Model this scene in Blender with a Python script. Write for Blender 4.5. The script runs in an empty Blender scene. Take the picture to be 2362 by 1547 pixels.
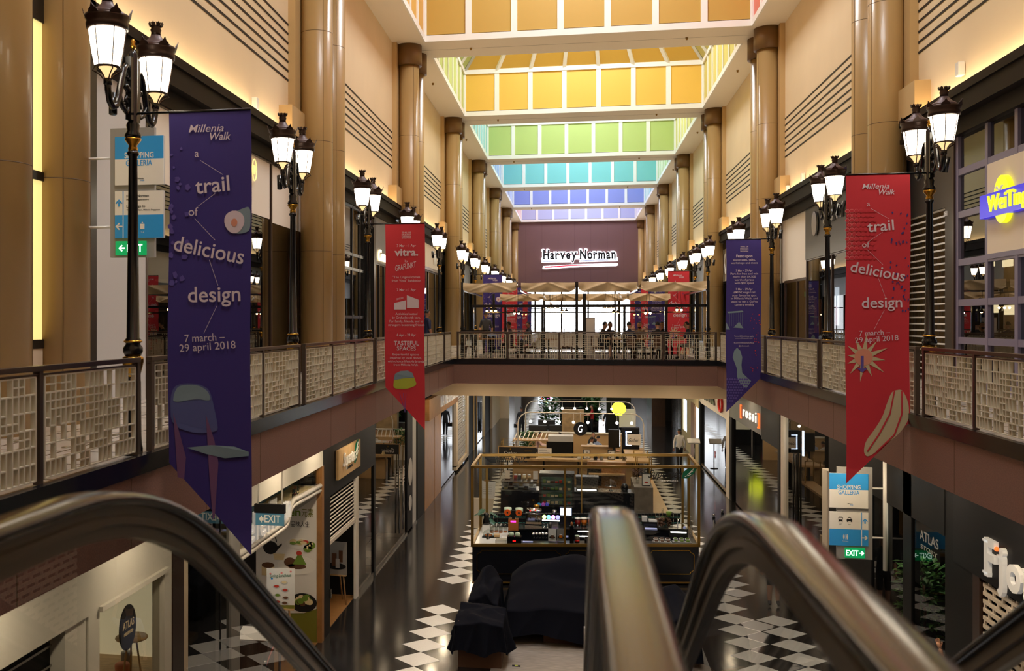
import bpy, bmesh, math, random
from math import sin, cos, pi, radians
from mathutils import Vector, Matrix

SC = bpy.context.scene
COL = SC.collection
R = random.Random(11)

# ---------------------------------------------------------------- camera, world, exposure
cam_d = bpy.data.cameras.new('camera')
cam = bpy.data.objects.new('camera', cam_d)
COL.objects.link(cam)
cam.location = (0, 0, 6.75)
cam.rotation_euler = (pi / 2, 0, math.atan(408 / 2300))
cam_d.sensor_width = 36
cam_d.lens = 36 * 2300 / 2362
cam_d.shift_x = (1181 - 917) / 2362
cam_d.shift_y = -(773.5 - 741) / 2362
cam_d.clip_start = 0.05
cam_d.clip_end = 400
cam_d.dof.use_dof = True
cam_d.dof.focus_distance = 24
cam_d.dof.aperture_fstop = 3.2
SC.camera = cam

SC.view_settings.view_transform = 'Standard'
SC.view_settings.look = 'None'
SC.view_settings.gamma = 1
SC.view_settings.exposure = 0.0
SC.cycles.max_bounces = 8
SC.cycles.transparent_max_bounces = 24
SC.cycles.sample_clamp_indirect = 4
SC.cycles.caustics_reflective = False
SC.cycles.caustics_refractive = False

world = bpy.data.worlds.new('world')
SC.world = world
world.use_nodes = True
wb = world.node_tree.nodes['Background']
wb.inputs[0].default_value = (0.55, 0.6, 0.68, 1)
wb.inputs[1].default_value = 0.5

SKYLIGHT = 25.0     # glazing at the top of each pyramid
COVE = 26.0        # strip lights on the cornices
LANTERN = 14.0
DAYWIN = 5.0

# ---------------------------------------------------------------- materials
def lin(c):
    return tuple(((v / 255) / 12.92 if v / 255 <= 0.04045 else ((v / 255 + 0.055) / 1.055) ** 2.4) for v in c)
M = {}
def mat(name, rgb, rough=0.5, metal=0.0, emit=0.0, noise=0.0, scale=8.0, coat=0.0, bump=0.0, spec=None, alpha=None):
    m = bpy.data.materials.new(name)
    m.use_nodes = True
    nt = m.node_tree
    b = nt.nodes['Principled BSDF']
    c = lin(rgb)
    b.inputs['Base Color'].default_value = (*c, 1)
    b.inputs['Roughness'].default_value = rough
    b.inputs['Metallic'].default_value = metal
    if spec is not None: b.inputs['Specular IOR Level'].default_value = spec
    if coat: b.inputs['Coat Weight'].default_value = coat
    if emit:
        b.inputs['Emission Color'].default_value = (*c, 1)
        b.inputs['Emission Strength'].default_value = emit
    if noise or bump:
        tc = nt.nodes.new('ShaderNodeTexCoord')
        n = nt.nodes.new('ShaderNodeTexNoise')
        n.inputs['Scale'].default_value = scale
        n.inputs['Detail'].default_value = 5
        nt.links.new(tc.outputs['Object'], n.inputs['Vector'])
        if noise:
            cr = nt.nodes.new('ShaderNodeValToRGB')
            cr.color_ramp.elements[0].position = 0.3
            cr.color_ramp.elements[1].position = 0.7
            cr.color_ramp.elements[0].color = (*[v * (1 - noise) for v in c], 1)
            cr.color_ramp.elements[1].color = (*[min(1, v * (1 + noise)) for v in c], 1)
            nt.links.new(n.outputs['Fac'], cr.inputs[0])
            nt.links.new(cr.outputs[0], b.inputs['Base Color'])
        if bump:
            bp = nt.nodes.new('ShaderNodeBump')
            bp.inputs['Strength'].default_value = bump
            nt.links.new(n.outputs['Fac'], bp.inputs['Height'])
            nt.links.new(bp.outputs[0], b.inputs['Normal'])
    M[name] = m
    return m
def wood(name, rgb, rough=0.45, axis=(1, 1, 12), dark=0.35, scale=3.0):
    m = mat(name, rgb, rough)
    nt = m.node_tree
    b = nt.nodes['Principled BSDF']
    tc = nt.nodes.new('ShaderNodeTexCoord'); mp = nt.nodes.new('ShaderNodeMapping')
    mp.inputs['Scale'].default_value = axis
    n = nt.nodes.new('ShaderNodeTexNoise'); n.inputs['Scale'].default_value = scale; n.inputs['Detail'].default_value = 6
    cr = nt.nodes.new('ShaderNodeValToRGB')
    c = lin(rgb)
    cr.color_ramp.elements[0].position = 0.3; cr.color_ramp.elements[1].position = 0.75
    cr.color_ramp.elements[0].color = (*[v * (1 - dark) for v in c], 1)
    cr.color_ramp.elements[1].color = (*[min(1, v * (1 + dark * 0.5)) for v in c], 1)
    nt.links.new(tc.outputs['Object'], mp.inputs[0]); nt.links.new(mp.outputs[0], n.inputs['Vector'])
    nt.links.new(n.outputs['Fac'], cr.inputs[0]); nt.links.new(cr.outputs[0], b.inputs['Base Color'])
    return m
def glass(name, tint=(200, 210, 205), refl=0.10, rough=0.0, power=5.0):
    m = bpy.data.materials.new(name); m.use_nodes = True
    nt = m.node_tree
    for n in list(nt.nodes):
        if n.type != 'OUTPUT_MATERIAL': nt.nodes.remove(n)
    out = nt.nodes['Material Output']
    tr = nt.nodes.new('ShaderNodeBsdfTransparent'); tr.inputs[0].default_value = (*lin(tint), 1)
    gl = nt.nodes.new('ShaderNodeBsdfGlossy'); gl.inputs['Roughness'].default_value = rough
    lw = nt.nodes.new('ShaderNodeLayerWeight'); lw.inputs['Blend'].default_value = 0.5
    ma = nt.nodes.new('ShaderNodeMath'); ma.operation = 'POWER'; ma.inputs[1].default_value = power
    mb = nt.nodes.new('ShaderNodeMath'); mb.operation = 'MULTIPLY_ADD'
    mb.inputs[1].default_value = 1 - refl; mb.inputs[2].default_value = refl
    mx = nt.nodes.new('ShaderNodeMixShader')
    nt.links.new(lw.outputs['Facing'], ma.inputs[0]); nt.links.new(ma.outputs[0], mb.inputs[0])
    nt.links.new(mb.outputs[0], mx.inputs[0])
    nt.links.new(tr.outputs[0], mx.inputs[1]); nt.links.new(gl.outputs[0], mx.inputs[2])
    nt.links.new(mx.outputs[0], out.inputs[0])
    M[name] = m
    return m
def tiles(name, rgb, size, joint, rough=0.15, rot=0.0, noise=0.12, jw=0.012):
    m = mat(name, rgb, rough)
    nt = m.node_tree; b = nt.nodes['Principled BSDF']
    tc = nt.nodes.new('ShaderNodeTexCoord'); mp = nt.nodes.new('ShaderNodeMapping')
    mp.inputs['Rotation'].default_value = (0, 0, rot)
    br = nt.nodes.new('ShaderNodeTexBrick'); br.offset = 0
    br.inputs['Scale'].default_value = 1
    br.inputs['Brick Width'].default_value = size; br.inputs['Row Height'].default_value = size
    br.inputs['Mortar Size'].default_value = jw; br.inputs['Mortar Smooth'].default_value = 0.1
    c = lin(rgb); j = lin(joint)
    br.inputs['Color1'].default_value = (*[v * (1 - noise) for v in c], 1)
    br.inputs['Color2'].default_value = (*[min(1, v * (1 + noise)) for v in c], 1)
    br.inputs['Mortar'].default_value = (*j, 1)
    nt.links.new(tc.outputs['Object'], mp.inputs[0]); nt.links.new(mp.outputs[0], br.inputs['Vector'])
    nt.links.new(br.outputs['Color'], b.inputs['Base Color'])
    return m

mat('wall_cream', (236, 213, 176), 0.7, noise=0.03, scale=0.6)
mat('pilaster_tan', (196, 164, 114), 0.55)
mat('ceiling_white', (246, 236, 220), 0.7)
mat('frame_white', (244, 242, 236), 0.45)
mat('groove_black', (16, 16, 18), 0.6)
mat('column_bronze', (172, 139, 88), 0.38, coat=0.15)
mat('capital_bronze', (112, 80, 38), 0.4)
mat('joint_dark', (92, 68, 40), 0.6)
mat('cornice_black', (28, 21, 17), 0.55, spec=.12)
mat('granite_brown', (132, 95, 82), 0.55, noise=0.22, scale=60)
mat('granite_black', (22, 23, 27), 0.2, noise=0.15, scale=60)
mat('beige_plaster', (204, 182, 152), 0.65)
tiles('floor_dark', (34, 32, 31), 0.6, (22, 21, 20), 0.13)
mat('diamond_stone', (212, 206, 194), 0.25, noise=0.06, scale=40)
tiles('floor_upper', (198, 186, 170), 0.9, (90, 78, 66), 0.2, jw=0.02)
tiles('wall_purple_brown', (112, 80, 80), 1.9, (92, 62, 64), 0.6, noise=0.03, jw=0.02)
mat('black_metal', (13, 13, 15), 0.22, spec=0.6)
mat('black_matte', (16, 16, 18), 0.55, spec=.2)
mat('gold', (196, 150, 60), 0.25, metal=1.0)
mat('brass_frame', (150, 118, 58), 0.35, metal=0.7)
mat('lantern_bronze', (62, 44, 36), 0.35, metal=0.5)
mat('lantern_zinc', (96, 78, 78), 0.45, metal=0.3)
mat('lantern_glow', (255, 240, 214), 0.4, emit=LANTERN)
mat('lantern_neck', (255, 214, 150), 0.4, emit=1.2)
mat('rail_bronze', (104, 90, 80), 0.3, metal=0.8)
mat('steel', (170, 168, 165), 0.25, metal=1.0)
mat('dark_steel', (70, 68, 66), 0.3, metal=0.9)
mat('guide_bronze', (132, 122, 112), 0.3, metal=0.6)
mat('screen_cream', (214, 204, 180), 0.45)
mat('cove_glow', (255, 224, 176), 0.5, emit=COVE)
mat('skylight_glow', (236, 240, 246), 0.5, emit=SKYLIGHT)
mat('day_glow', (245, 250, 255), 0.5, emit=DAYWIN)
mat('white_paint', (236, 232, 224), 0.5)
mat('white_gloss', (240, 238, 232), 0.2)
mat('grey_panel', (150, 148, 146), 0.4)
mat('grey_light', (196, 194, 192), 0.5)
mat('sign_blue', (56, 160, 236), 0.35)
mat('sign_white', (240, 236, 230), 0.35)
mat('exit_green', (10, 150, 84), 0.4, emit=0.7)
mat('exit_letters', (224, 255, 236), 0.4, emit=3.0)
mat('purple_cloth', (58, 44, 122), 0.75)
mat('red_cloth', (206, 48, 60), 0.75)
mat('print_pale', (226, 208, 216), 0.7)
mat('print_violet', (96, 80, 160), 0.7)
mat('print_sage', (130, 150, 160), 0.7)
mat('print_peach', (226, 150, 122), 0.7)
mat('print_mauve', (120, 80, 120), 0.7)
mat('print_rose', (236, 140, 140), 0.7)
mat('print_chair', (86, 92, 146), 0.7)
mat('print_olive', (182, 190, 60), 0.7)
mat('print_sand', (206, 190, 150), 0.7)
mat('print_navy', (60, 52, 120), 0.7)
mat('print_red', (200, 50, 60), 0.7)
glass('shop_glass', (158, 156, 150), 0.12, 0, 3.6)
glass('clear_glass', (236, 238, 236), 0.05)
glass('balustrade_glass', (206, 207, 205), 0.03)
mat('interior_dark', (34, 31, 28), 0.7)
mat('interior_mid', (96, 84, 70), 0.7)
mat('interior_warm', (176, 150, 110), 0.7)
mat('rubber_black', (34, 28, 22), 0.17, spec=0.9)
mat('ink', (20, 20, 22), 0.5)
mat('text_white', (246, 244, 240), 0.4)
wood('timber_pale', (206, 170, 120), 0.45, (1, 14, 1))
wood('timber_mid', (164, 116, 66), 0.45, (1, 14, 1))
wood('timber_dark', (84, 58, 40), 0.45, (14, 1, 1))
wood('gold_panel', (176, 122, 36), 0.3, (3, 3, 1), 0.25)
wood('floor_boards', (150, 108, 62), 0.35, (1, 16, 1), 0.25)

# ---------------------------------------------------------------- mesh helpers
class MB:
    def __init__(s, m='white_paint', T=None):
        s.v = []; s.f = []; s.mi = []; s.sm = []; s.mats = []; s.T = T; s.use(m)
    def use(s, m):
        if m not in s.mats: s.mats.append(m)
        s.cur = s.mats.index(m); return s
    def add(s, vs, fs, smooth=False):
        o = len(s.v)
        s.v += [tuple(s.T @ Vector(p)) for p in vs] if s.T else [tuple(p) for p in vs]
        for f in fs:
            s.f.append(tuple(i + o for i in f)); s.mi.append(s.cur); s.sm.append(smooth)
        return s
    def box(s, x0, x1, y0, y1, z0, z1):
        return s.add([(x, y, z) for z in (z0, z1) for y in (y0, y1) for x in (x0, x1)],
                     [(0, 2, 3, 1), (4, 5, 7, 6), (0, 1, 5, 4), (2, 6, 7, 3), (0, 4, 6, 2), (1, 3, 7, 5)])
    def cbox(s, c, d, rot=None):
        x, y, z = [k / 2 for k in d]
        m = Matrix.Translation(c) @ (rot.to_4x4() if rot else Matrix())
        vs = [tuple(m @ Vector((a, b, e))) for e in (-z, z) for b in (-y, y) for a in (-x, x)]
        return s.add(vs, [(0, 2, 3, 1), (4, 5, 7, 6), (0, 1, 5, 4), (2, 6, 7, 3), (0, 4, 6, 2), (1, 3, 7, 5)])
    def bar(s, a, b, w, h=None):
        a = Vector(a); b = Vector(b); d = b - a
        q = d.to_track_quat('Z', 'Y').to_matrix()
        return s.cbox((a + b) / 2, (w, h or w, d.length), q)
    def quad(s, a, b, c, d): return s.add([a, b, c, d], [(0, 1, 2, 3)])
    def tube(s, pts, r, n=8, caps=True, flat=None):
        pts = [Vector(p) for p in pts]; k = len(pts)
        rs = r if isinstance(r, (list, tuple)) else [r] * k
        vs = []; up = None
        for i, p in enumerate(pts):
            d = (pts[min(i + 1, k - 1)] - pts[max(i - 1, 0)]).normalized()
            if up is None: up = Vector((0, 0, 1)) if abs(d.z) < 0.95 else Vector((1, 0, 0))
            side = d.cross(up).normalized(); up = side.cross(d).normalized()
            for j in range(n):
                a = 2 * pi * j / n
                vs.append(p + (side * cos(a) + up * sin(a) * (flat or 1)) * rs[i])
        fs = [(i * n + j, i * n + (j + 1) % n, (i + 1) * n + (j + 1) % n, (i + 1) * n + j) for i in range(k - 1) for j in range(n)]
        if caps: fs += [tuple(range(n - 1, -1, -1)), tuple((k - 1) * n + j for j in range(n))]
        return s.add(vs, fs, True)
    def lathe(s, prof, x=0, y=0, z=0, n=16, smooth=True, rot=0):
        k = len(prof)
        vs = [(x + r * cos(2 * pi * j / n + rot), y + r * sin(2 * pi * j / n + rot), z + h) for r, h in prof for j in range(n)]
        fs = [(i * n + j, i * n + (j + 1) % n, (i + 1) * n + (j + 1) % n, (i + 1) * n + j) for i in range(k - 1) for j in range(n)]
        fs += [tuple(range(n - 1, -1, -1)), tuple((k - 1) * n + j for j in range(n))]
        return s.add(vs, fs, smooth)
    def cyl(s, x, y, z0, z1, r, n=14, r2=None): return s.lathe([(r, z0), (r if r2 is None else r2, z1)], x, y, 0, n)
    def ball(s, c, r, n=10, sq=(1, 1, 1)):
        m = max(4, n // 2)
        vs = []; fs = []
        for i in range(m + 1):
            t = pi * i / m
            for j in range(n):
                a = 2 * pi * j / n
                vs.append((c[0] + r * sq[0] * sin(t) * cos(a), c[1] + r * sq[1] * sin(t) * sin(a), c[2] - r * sq[2] * cos(t)))
        for i in range(m):
            for j in range(n):
                fs.append((i * n + j, i * n + (j + 1) % n, (i + 1) * n + (j + 1) % n, (i + 1) * n + j))
        return s.add(vs, fs, True)
    def poly(s, pts, o, u, v, d=0.0):
        """flat outline pts (a, b) in the plane o + a*u + b*v, given thickness d along u x v"""
        o, u, v = Vector(o), Vector(u), Vector(v)
        w = u.cross(v).normalized()
        P = [o + u * a + v * b for a, b in pts]; n = len(P)
        if not d: return s.add(P, [tuple(range(n))])
        return s.add(P + [p + w * d for p in P], [tuple(range(n - 1, -1, -1)), tuple(range(n, 2 * n))] +
                     [(i, (i + 1) % n, n + (i + 1) % n, n + i) for i in range(n)])
    def disc(s, o, u, v, a, b=None, d=0.0, n=24):
        b = b or a
        return s.poly([(a * cos(2 * pi * i / n), b * sin(2 * pi * i / n)) for i in range(n)], o, u, v, d)
    def grid(s, fn, nu, nv, smooth=True, close=False):
        vs = [fn(i / nu, j / nv) for j in range(nv + 1) for i in range(nu + 1)]
        return s.add(vs, [(j * (nu + 1) + i, j * (nu + 1) + i + 1, (j + 1) * (nu + 1) + i + 1, (j + 1) * (nu + 1) + i) for j in range(nv) for i in range(nu)], smooth)
    def text(s, t, o, u, v, h, w=None, align='c', d=0.004, bold=0.0, shear=0.0, fn=None, tilt=0.0):
        """lettering with capitals h tall (w: squeeze to this width), base line centre/left at o"""
        V, F, W = glyphs(t, bold, shear)
        kx = h if w is None else w / W
        off = {'c': -W / 2, 'l': 0, 'r': -W}[align]
        o, u, v = Vector(o), Vector(u), Vector(v)
        n = u.cross(v).normalized(); ct, st = cos(tilt), sin(tilt)
        P = []
        for lay in ((0, d) if d else (0,)):
            for a, b in V:
                a2, b2 = (a + off) * kx, b * h
                a2, b2 = a2 * ct - b2 * st, a2 * st + b2 * ct
                P.append(o + u * a2 + v * b2 + n * lay)
        m = len(V)
        FF = [tuple(i + m for i in f) for f in F] if d else F
        if d:
            cnt = {}
            for f in F:
                for i in range(len(f)):
                    e = (f[i], f[(i + 1) % len(f)]); cnt[e] = 1
            FF = FF + [(e[0], e[1], e[1] + m, e[0] + m) for e in cnt if (e[1], e[0]) not in cnt]
        if fn: P = [fn(p) for p in P]
        return s.add(P, FF)
    def build(s, name, parent=None, label=None, cat=None, group=None, kind=None, loc=None, bevel=0):
        me = bpy.data.meshes.new(name)
        me.from_pydata(s.v, [], s.f)
        for m in s.mats: me.materials.append(M[m])
        me.polygons.foreach_set('material_index', s.mi)
        me.polygons.foreach_set('use_smooth', s.sm)
        me.update()
        o = bpy.data.objects.new(name, me)
        COL.objects.link(o)
        if parent: o.parent = parent
        if loc: o.location = loc
        if bevel:
            b = o.modifiers.new('edge', 'BEVEL'); b.width = bevel; b.segments = 2; b.limit_method = 'ANGLE'
        return tag(o, label, cat, group, kind)
def tag(o, label=None, cat=None, group=None, kind=None):
    if label: o['label'] = label
    if cat: o['category'] = cat
    if group: o['group'] = group
    if kind: o['kind'] = kind
    return o
def thing(name, label, cat, loc=(0, 0, 0), rz=0.0, group=None):
    o = bpy.data.objects.new(name, None)
    COL.objects.link(o)
    o.location = loc; o.rotation_euler = (0, 0, rz); o.empty_display_size = 0.1
    return tag(o, label, cat, group)
def dup(o, loc=None, rz=None, label=None, group=None, parent=None):
    c = o.copy(); COL.objects.link(c)
    if parent: c.parent = parent
    if loc is not None: c.location = loc
    if rz is not None: c.rotation_euler = (0, 0, rz)
    if label: c['label'] = label
    if group: c['group'] = group
    for k in list(o.children): dup(k, parent=c)
    return c
_G = {}
def glyphs(t, bold=0.0, shear=0.0):
    key = (t, bold, shear)
    if key in _G: return _G[key]
    if 'H' not in _G:
        _G['H'] = 1.0
        V, F, W = glyphs('H'); _G['H'] = max(b for a, b in V); _G.pop(('H', 0.0, 0.0))
    cu = bpy.data.curves.new('lettering', 'FONT'); cu.body = t; cu.size = 1; cu.offset = bold; cu.shear = shear
    cu.resolution_u = 3
    ob = bpy.data.objects.new('lettering', cu); COL.objects.link(ob)
    dg = bpy.context.evaluated_depsgraph_get()
    me = bpy.data.meshes.new_from_object(ob.evaluated_get(dg))
    k = 1 / _G['H']
    x0 = min((v.co.x for v in me.vertices), default=0); x1 = max((v.co.x for v in me.vertices), default=1)
    res = ([((v.co.x - x0) * k, v.co.y * k) for v in me.vertices], [tuple(p.vertices) for p in me.polygons], (x1 - x0) * k)
    bpy.data.objects.remove(ob); bpy.data.curves.remove(cu); bpy.data.meshes.remove(me)
    _G[key] = res
    return res
XV, YV, ZV = Vector((1, 0, 0)), Vector((0, 1, 0)), Vector((0, 0, 1))
S = 'structure'
# ---------------------------------------------------------------- the hall itself
ZU, ZC = 5.36, 18.55
FLX, FRX = -4.2, 4.75          # edges of the upper walkways
WLX, WRX = -7.6, 8.2           # upper walls
SLX, SRX = -5.29, 5.9          # lower shopfronts
BY, BAY, END = 11.18, 15.52, 119.9
CXL, CXR, CR = -7.0, 7.7, 0.44

MB('floor_dark').box(-14, 14, -6, 130, -0.3, 0).build('floor', kind=S)
m = MB('diamond_stone')
def dia(x, y, w=0.46, h=0.435): m.add([(x - w, y, 0.003), (x, y - h, 0.003), (x + w, y, 0.003), (x, y + h, 0.003)], [(0, 1, 2, 3)])
for y0, n in ((-4, 32), (25.9, 100)):
    for i in range(n):
        if y0 + i * 0.87 < 24: dia(-3.09, y0 + 0.2 + i * 0.87)
        elif y0 > 20: dia(-3.09, y0 + i * 0.87)
for i in range(125):
    y = 1 + i * 0.87
    dia(3.55, y)
    if y < 24: dia(4.5, y)
m.build('floor_inlay', kind=S)

# upper walkways, bridge and landing: slab, granite fascia, black kerb
def walkway(name, x0, x1, y0, y1):
    MB('floor_upper').box(x0, x1, y0, y1, 4.9, ZU).use('beige_plaster').box(x0, x1, y0, y1, 4.56, 4.9).build(name, kind=S)
walkway('floor_left_walkway', -13, FLX - 0.02, -6, END)
walkway('floor_right_walkway', FRX + 0.02, 13.5, -6, END)
walkway('floor_bridge', FLX - 0.02, FRX + 0.02, 35.02, 51)
wood('deck_brown', (70, 52, 42), 0.85, (1, 10, 1), 0.3)
MB('deck_brown').box(FLX + .3, FRX - .3, 35.4, 46, ZU, ZU + .006).build('floor_bridge_deck', kind=S)
walkway('floor_landing', FLX - 0.02, FRX + 0.02, -6, 1.6)
def edge(name, x0, x1, y0, y1):
    MB('granite_brown').box(x0, x1, y0, y1, 4.56, 5.25).build('trim_' + name, kind=S)
    k = 0.02
    MB('granite_black').box(x0 - k, x1 + k, y0 - k, y1 + k, 5.25, 5.43).build('baseboard_' + name, kind=S)
edge('left_fascia', FLX - 0.04, FLX, 1.6, 35)
edge('right_fascia', FRX, FRX + 0.04, 1.6, 35)
edge('left_fascia_far', FLX - 0.04, FLX, 51, END - 0.1)
edge('right_fascia_far', FRX, FRX + 0.04, 51, END - 0.1)
edge('bridge_front', FLX, FRX, 35, 35.04)
edge('bridge_back', FLX, FRX, 51, 51.04)
# dark vertical panel joints of the granite
m = MB('joint_dark')
for y in range(3, 35, 2):
    m.box(FLX, FLX + 0.002, y, y + 0.008, 4.57, 5.24); m.box(FRX - 0.002, FRX, y + 0.7, y + 0.708, 4.57, 5.24)
for x in (-3.1, -0.9, 1.3, 3.4): m.box(x, x + 0.012, 34.998, 35, 4.57, 5.24)
m.build('trim_fascia_joints', kind=S)
# beam under the bridge, ceilings of the lower level
MB('beige_plaster').box(SLX - 0.1, SRX + 0.1, 37.5, 38, 3.95, 4.56).box(SLX - 0.1, SRX + 0.1, 38, 50.9, 3.95, 4.1).box(SLX - 0.1, SRX + 0.1, 50.4, 50.9, 3.95, 4.56).build('ceiling_under_bridge', kind=S)

# upper walls with seven black reveals
def upper_wall(name, x, sgn):
    m = MB('wall_cream').box(min(x, x + 0.3 * sgn), max(x, x + 0.3 * sgn), -4, END, 11.6, ZC)
    m.use('groove_black')
    for z in (13.24, 13.49, 13.74, 13.99, 14.24, 14.49, 14.74):
        m.box(min(x, x - 0.012 * sgn), max(x, x - 0.012 * sgn), -4, END, z - 0.028, z + 0.028)
    m.build(name, kind=S)
upper_wall('wall_left', WLX, -1)
upper_wall('wall_right', WRX, 1)
MB('wall_purple_brown').box(WLX, WRX, END - 0.3, END, 10.9, ZC).build('wall_back', kind=S)

# giant columns in pairs, pilaster blocks behind them
def column(x, y, label, group):
    o = thing('column', label, 'column', (x, y, ZU), 0, group); o['kind'] = S
    m = MB('column_bronze').lathe([(CR, 0), (CR, ZC - ZU - 0.8)], n=40)
    m.build('shaft', o)
    m = MB('joint_dark')
    for z in (3.3, 6.3, 9.3): m.lathe([(CR + 0.0015, z), (CR + 0.0015, z + 0.012)], n=40)
    for a in (0.35, 0.35 + pi, -0.9): m.box(CR * cos(a) - 0.004, CR * cos(a) + 0.004, CR * sin(a) - 0.005, CR * sin(a) + 0.005, 0, ZC - ZU - 0.9)
    m.build('panel_joint', o)
    MB('capital_bronze').lathe([(CR, ZC - ZU - 0.87), (0.56, ZC - ZU - 0.87), (0.56, ZC - ZU), (CR, ZC - ZU)], n=40).build('capital', o)
    return o
cproto = None
nth = ['first', 'second', 'third', 'fourth', 'fifth', 'sixth', 'seventh', 'eighth']
for side, x in (('left', CXL), ('right', CXR)):
    for k in range(8):
        for q in (0, 1):
            y = BY + BAY * k + 1.5 * q
            lab = 'tall tan column with bronze capital, %s one of the %s pair along the %s walkway' % (('nearer', 'farther')[q], nth[k], side)
            g = 'columns of the %s walkway' % side
            if cproto is None: cproto = column(x, y, lab, g)
            else: dup(cproto, (x, y, ZU), 0, lab, g)
m = MB('pilaster_tan'); m2 = MB('pilaster_tan')
for k in range(8):
    y = BY + BAY * k
    m.box(WLX, WLX + 0.2, y - 0.75, y + 2.25, 12.4, ZC).box(WLX - 0.1, -7.24, y - 1.6, y + 3.1, 11.6, 12.4)
    m2.box(WRX - 0.2, WRX, y - 0.75, y + 2.25, 12.4, ZC).box(7.84, WRX + 0.1, y - 1.6, y + 3.1, 11.6, 12.4)
m.build('trim_left_pilasters', kind=S); m2.build('trim_right_pilasters', kind=S)
# dark cornices above the shopfronts with a warm strip light on top
for side, x, s_ in (('left', WLX, 1), ('right', WRX, -1)):
    m = MB('cornice_black'); g = MB('cove_glow')
    for k in range(-1, 8):
        y0 = BY + BAY * k + 1.96; y1 = min(BY + BAY * (k + 1) - .46, END - 0.3)
        b = lambda a, c, z0, z1, mm=m: mm.box(min(x + s_ * a, x + s_ * c), max(x + s_ * a, x + s_ * c), y0, y1, z0, z1)
        b(-0.1, 0.36, 11.48, 11.6); b(-0.1, 0.3, 11.18, 11.48); b(-0.1, 0.34, 11.08, 11.18); b(-0.2, 0.12, 10.75, 11.08)
        b(0.32, 0.36, 11.6, 11.66)
        y0 += 1.2; y1 -= 1.2; b(0.14, 0.22, 11.6, 11.63, g)
    m.build('trim_%s_cornice' % side, kind=S)
    g.build('cornice_light', label='warm strip light hidden on top of the %s cornice' % side, cat='light')

# ceiling with seven square pyramid skylights
CO = {0: ((190, 196, 110), (224, 110, 60), (230, 90, 90)), 1: ((190, 176, 84), (222, 160, 84), (226, 130, 104)),
      2: ((196, 160, 78), (222, 172, 84), (232, 126, 112)), 3: ((236, 190, 84), (190, 206, 122), (214, 204, 116)),
      4: ((186, 206, 124), (146, 204, 208), (224, 216, 128)), 5: ((128, 204, 206), (146, 168, 218), (190, 216, 146)),
      6: ((142, 152, 218), (160, 176, 224), (160, 216, 222)), 7: ((182, 188, 228), (230, 154, 160), (188, 178, 226))}
c = MB('ceiling_white')
CLX, CRX = -6.28, 7.05
c.box(WLX, CLX, -6, END, ZC, ZC + 0.3).box(CRX, WRX, -6, END, ZC, ZC + 0.3)
for k in range(0, 8):
    ye = 10.70 + BAY * k
    c.box(CLX, CRX, ye, min(ye + 2.52, END), ZC, ZC + 0.3)
c.box(CLX, CRX, -6, 10.7 - 13, ZC, ZC + 0.3)
c.build('ceiling', kind=S)
m = MB('joint_dark')
for k in range(0, 7): m.box(CLX - 0.4, CRX + 0.4, 11.95 + BAY * k, 11.965 + BAY * k, ZC - 0.003, ZC)
m.build('trim_ceiling_joints', kind=S)
ZT = ZC + 2.6
def coffer(k):
    ye = 10.70 + BAY * k; ys = ye - 13.0
    cols = CO[k]
    f = MB('frame_white')
    o = thing('skylight', 'square %s pyramid skylight, number %d from the near end of the hall' % (['orange', 'orange and red', 'dark gold', 'bright yellow', 'lime green', 'turquoise', 'deep blue', 'lavender'][k], k + 1), 'skylight', (0, 0, 0), 0, 'pyramid skylights'); o['kind'] = S
    cx, cy = (CLX + CRX) / 2, (ys + ye) / 2
    corners = [(CLX, ye), (CRX, ye), (CRX, ys), (CLX, ys)]
    ins = 4.2; zt2 = ZT + 5.0
    tin = [(CLX + ins, ye - ins), (CRX - ins, ye - ins), (CRX - ins, ys + ins), (CLX + ins, ys + ins)]
    for side in range(4):
        a = Vector((*corners[side], 0)); b = Vector((*corners[(side + 1) % 4], 0))
        ta = Vector((*tin[side], 0)); tb = Vector((*tin[(side + 1) % 4], 0))
        u = (b - a).normalized(); L = (b - a).length; w = Vector((u.y, -u.x, 0))   # w points into the room
        col = (cols[0], cols[2], cols[0], cols[1])[side]
        nm = 'panel_%d_%d' % (k, side)
        mat(nm, col, 0.45)
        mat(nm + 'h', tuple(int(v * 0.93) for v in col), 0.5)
        p = MB(nm)
        p.quad(a + ZV * ZC, b + ZV * ZC, b + ZV * ZT, a + ZV * ZT)
        p.use(nm + 'h').quad(a + ZV * ZT, b + ZV * ZT, tb + ZV * zt2, ta + ZV * zt2)
        p.build('colour_panel', o)
        def fb(t0, t1, z0, z1, dd=0.06):
            q0 = a + u * t0; q1 = a + u * t1
            vs = [q0 + ZV * z0, q1 + ZV * z0, q1 + ZV * z1, q0 + ZV * z1]
            f.add(vs + [v + w * dd for v in vs], [(0, 3, 2, 1), (4, 5, 6, 7), (0, 1, 5, 4), (1, 2, 6, 5), (2, 3, 7, 6), (3, 0, 4, 7)])
        fb(0, L, ZC, ZC + 0.26, 0.07); fb(0, L, ZT - 0.2, ZT + 0.05, 0.09)
        for i in range(8):
            t = L * i / 7
            fb(max(0, t - 0.13), min(L, t + 0.13), ZC + 0.26, ZT - 0.2)
            s0 = a + u * t + ZV * ZT; s1 = ta + (tb - ta) * (i / 7) + ZV * zt2
            f.bar(s0, s1, 0.2, 0.2)
    f.build('white_frame', o)
    g = MB('skylight_glow'); g.add([(x, y, zt2) for x, y in tin], [(0, 1, 2, 3)]); g.build('glazing', o)
for k in range(8): coffer(k)
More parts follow.
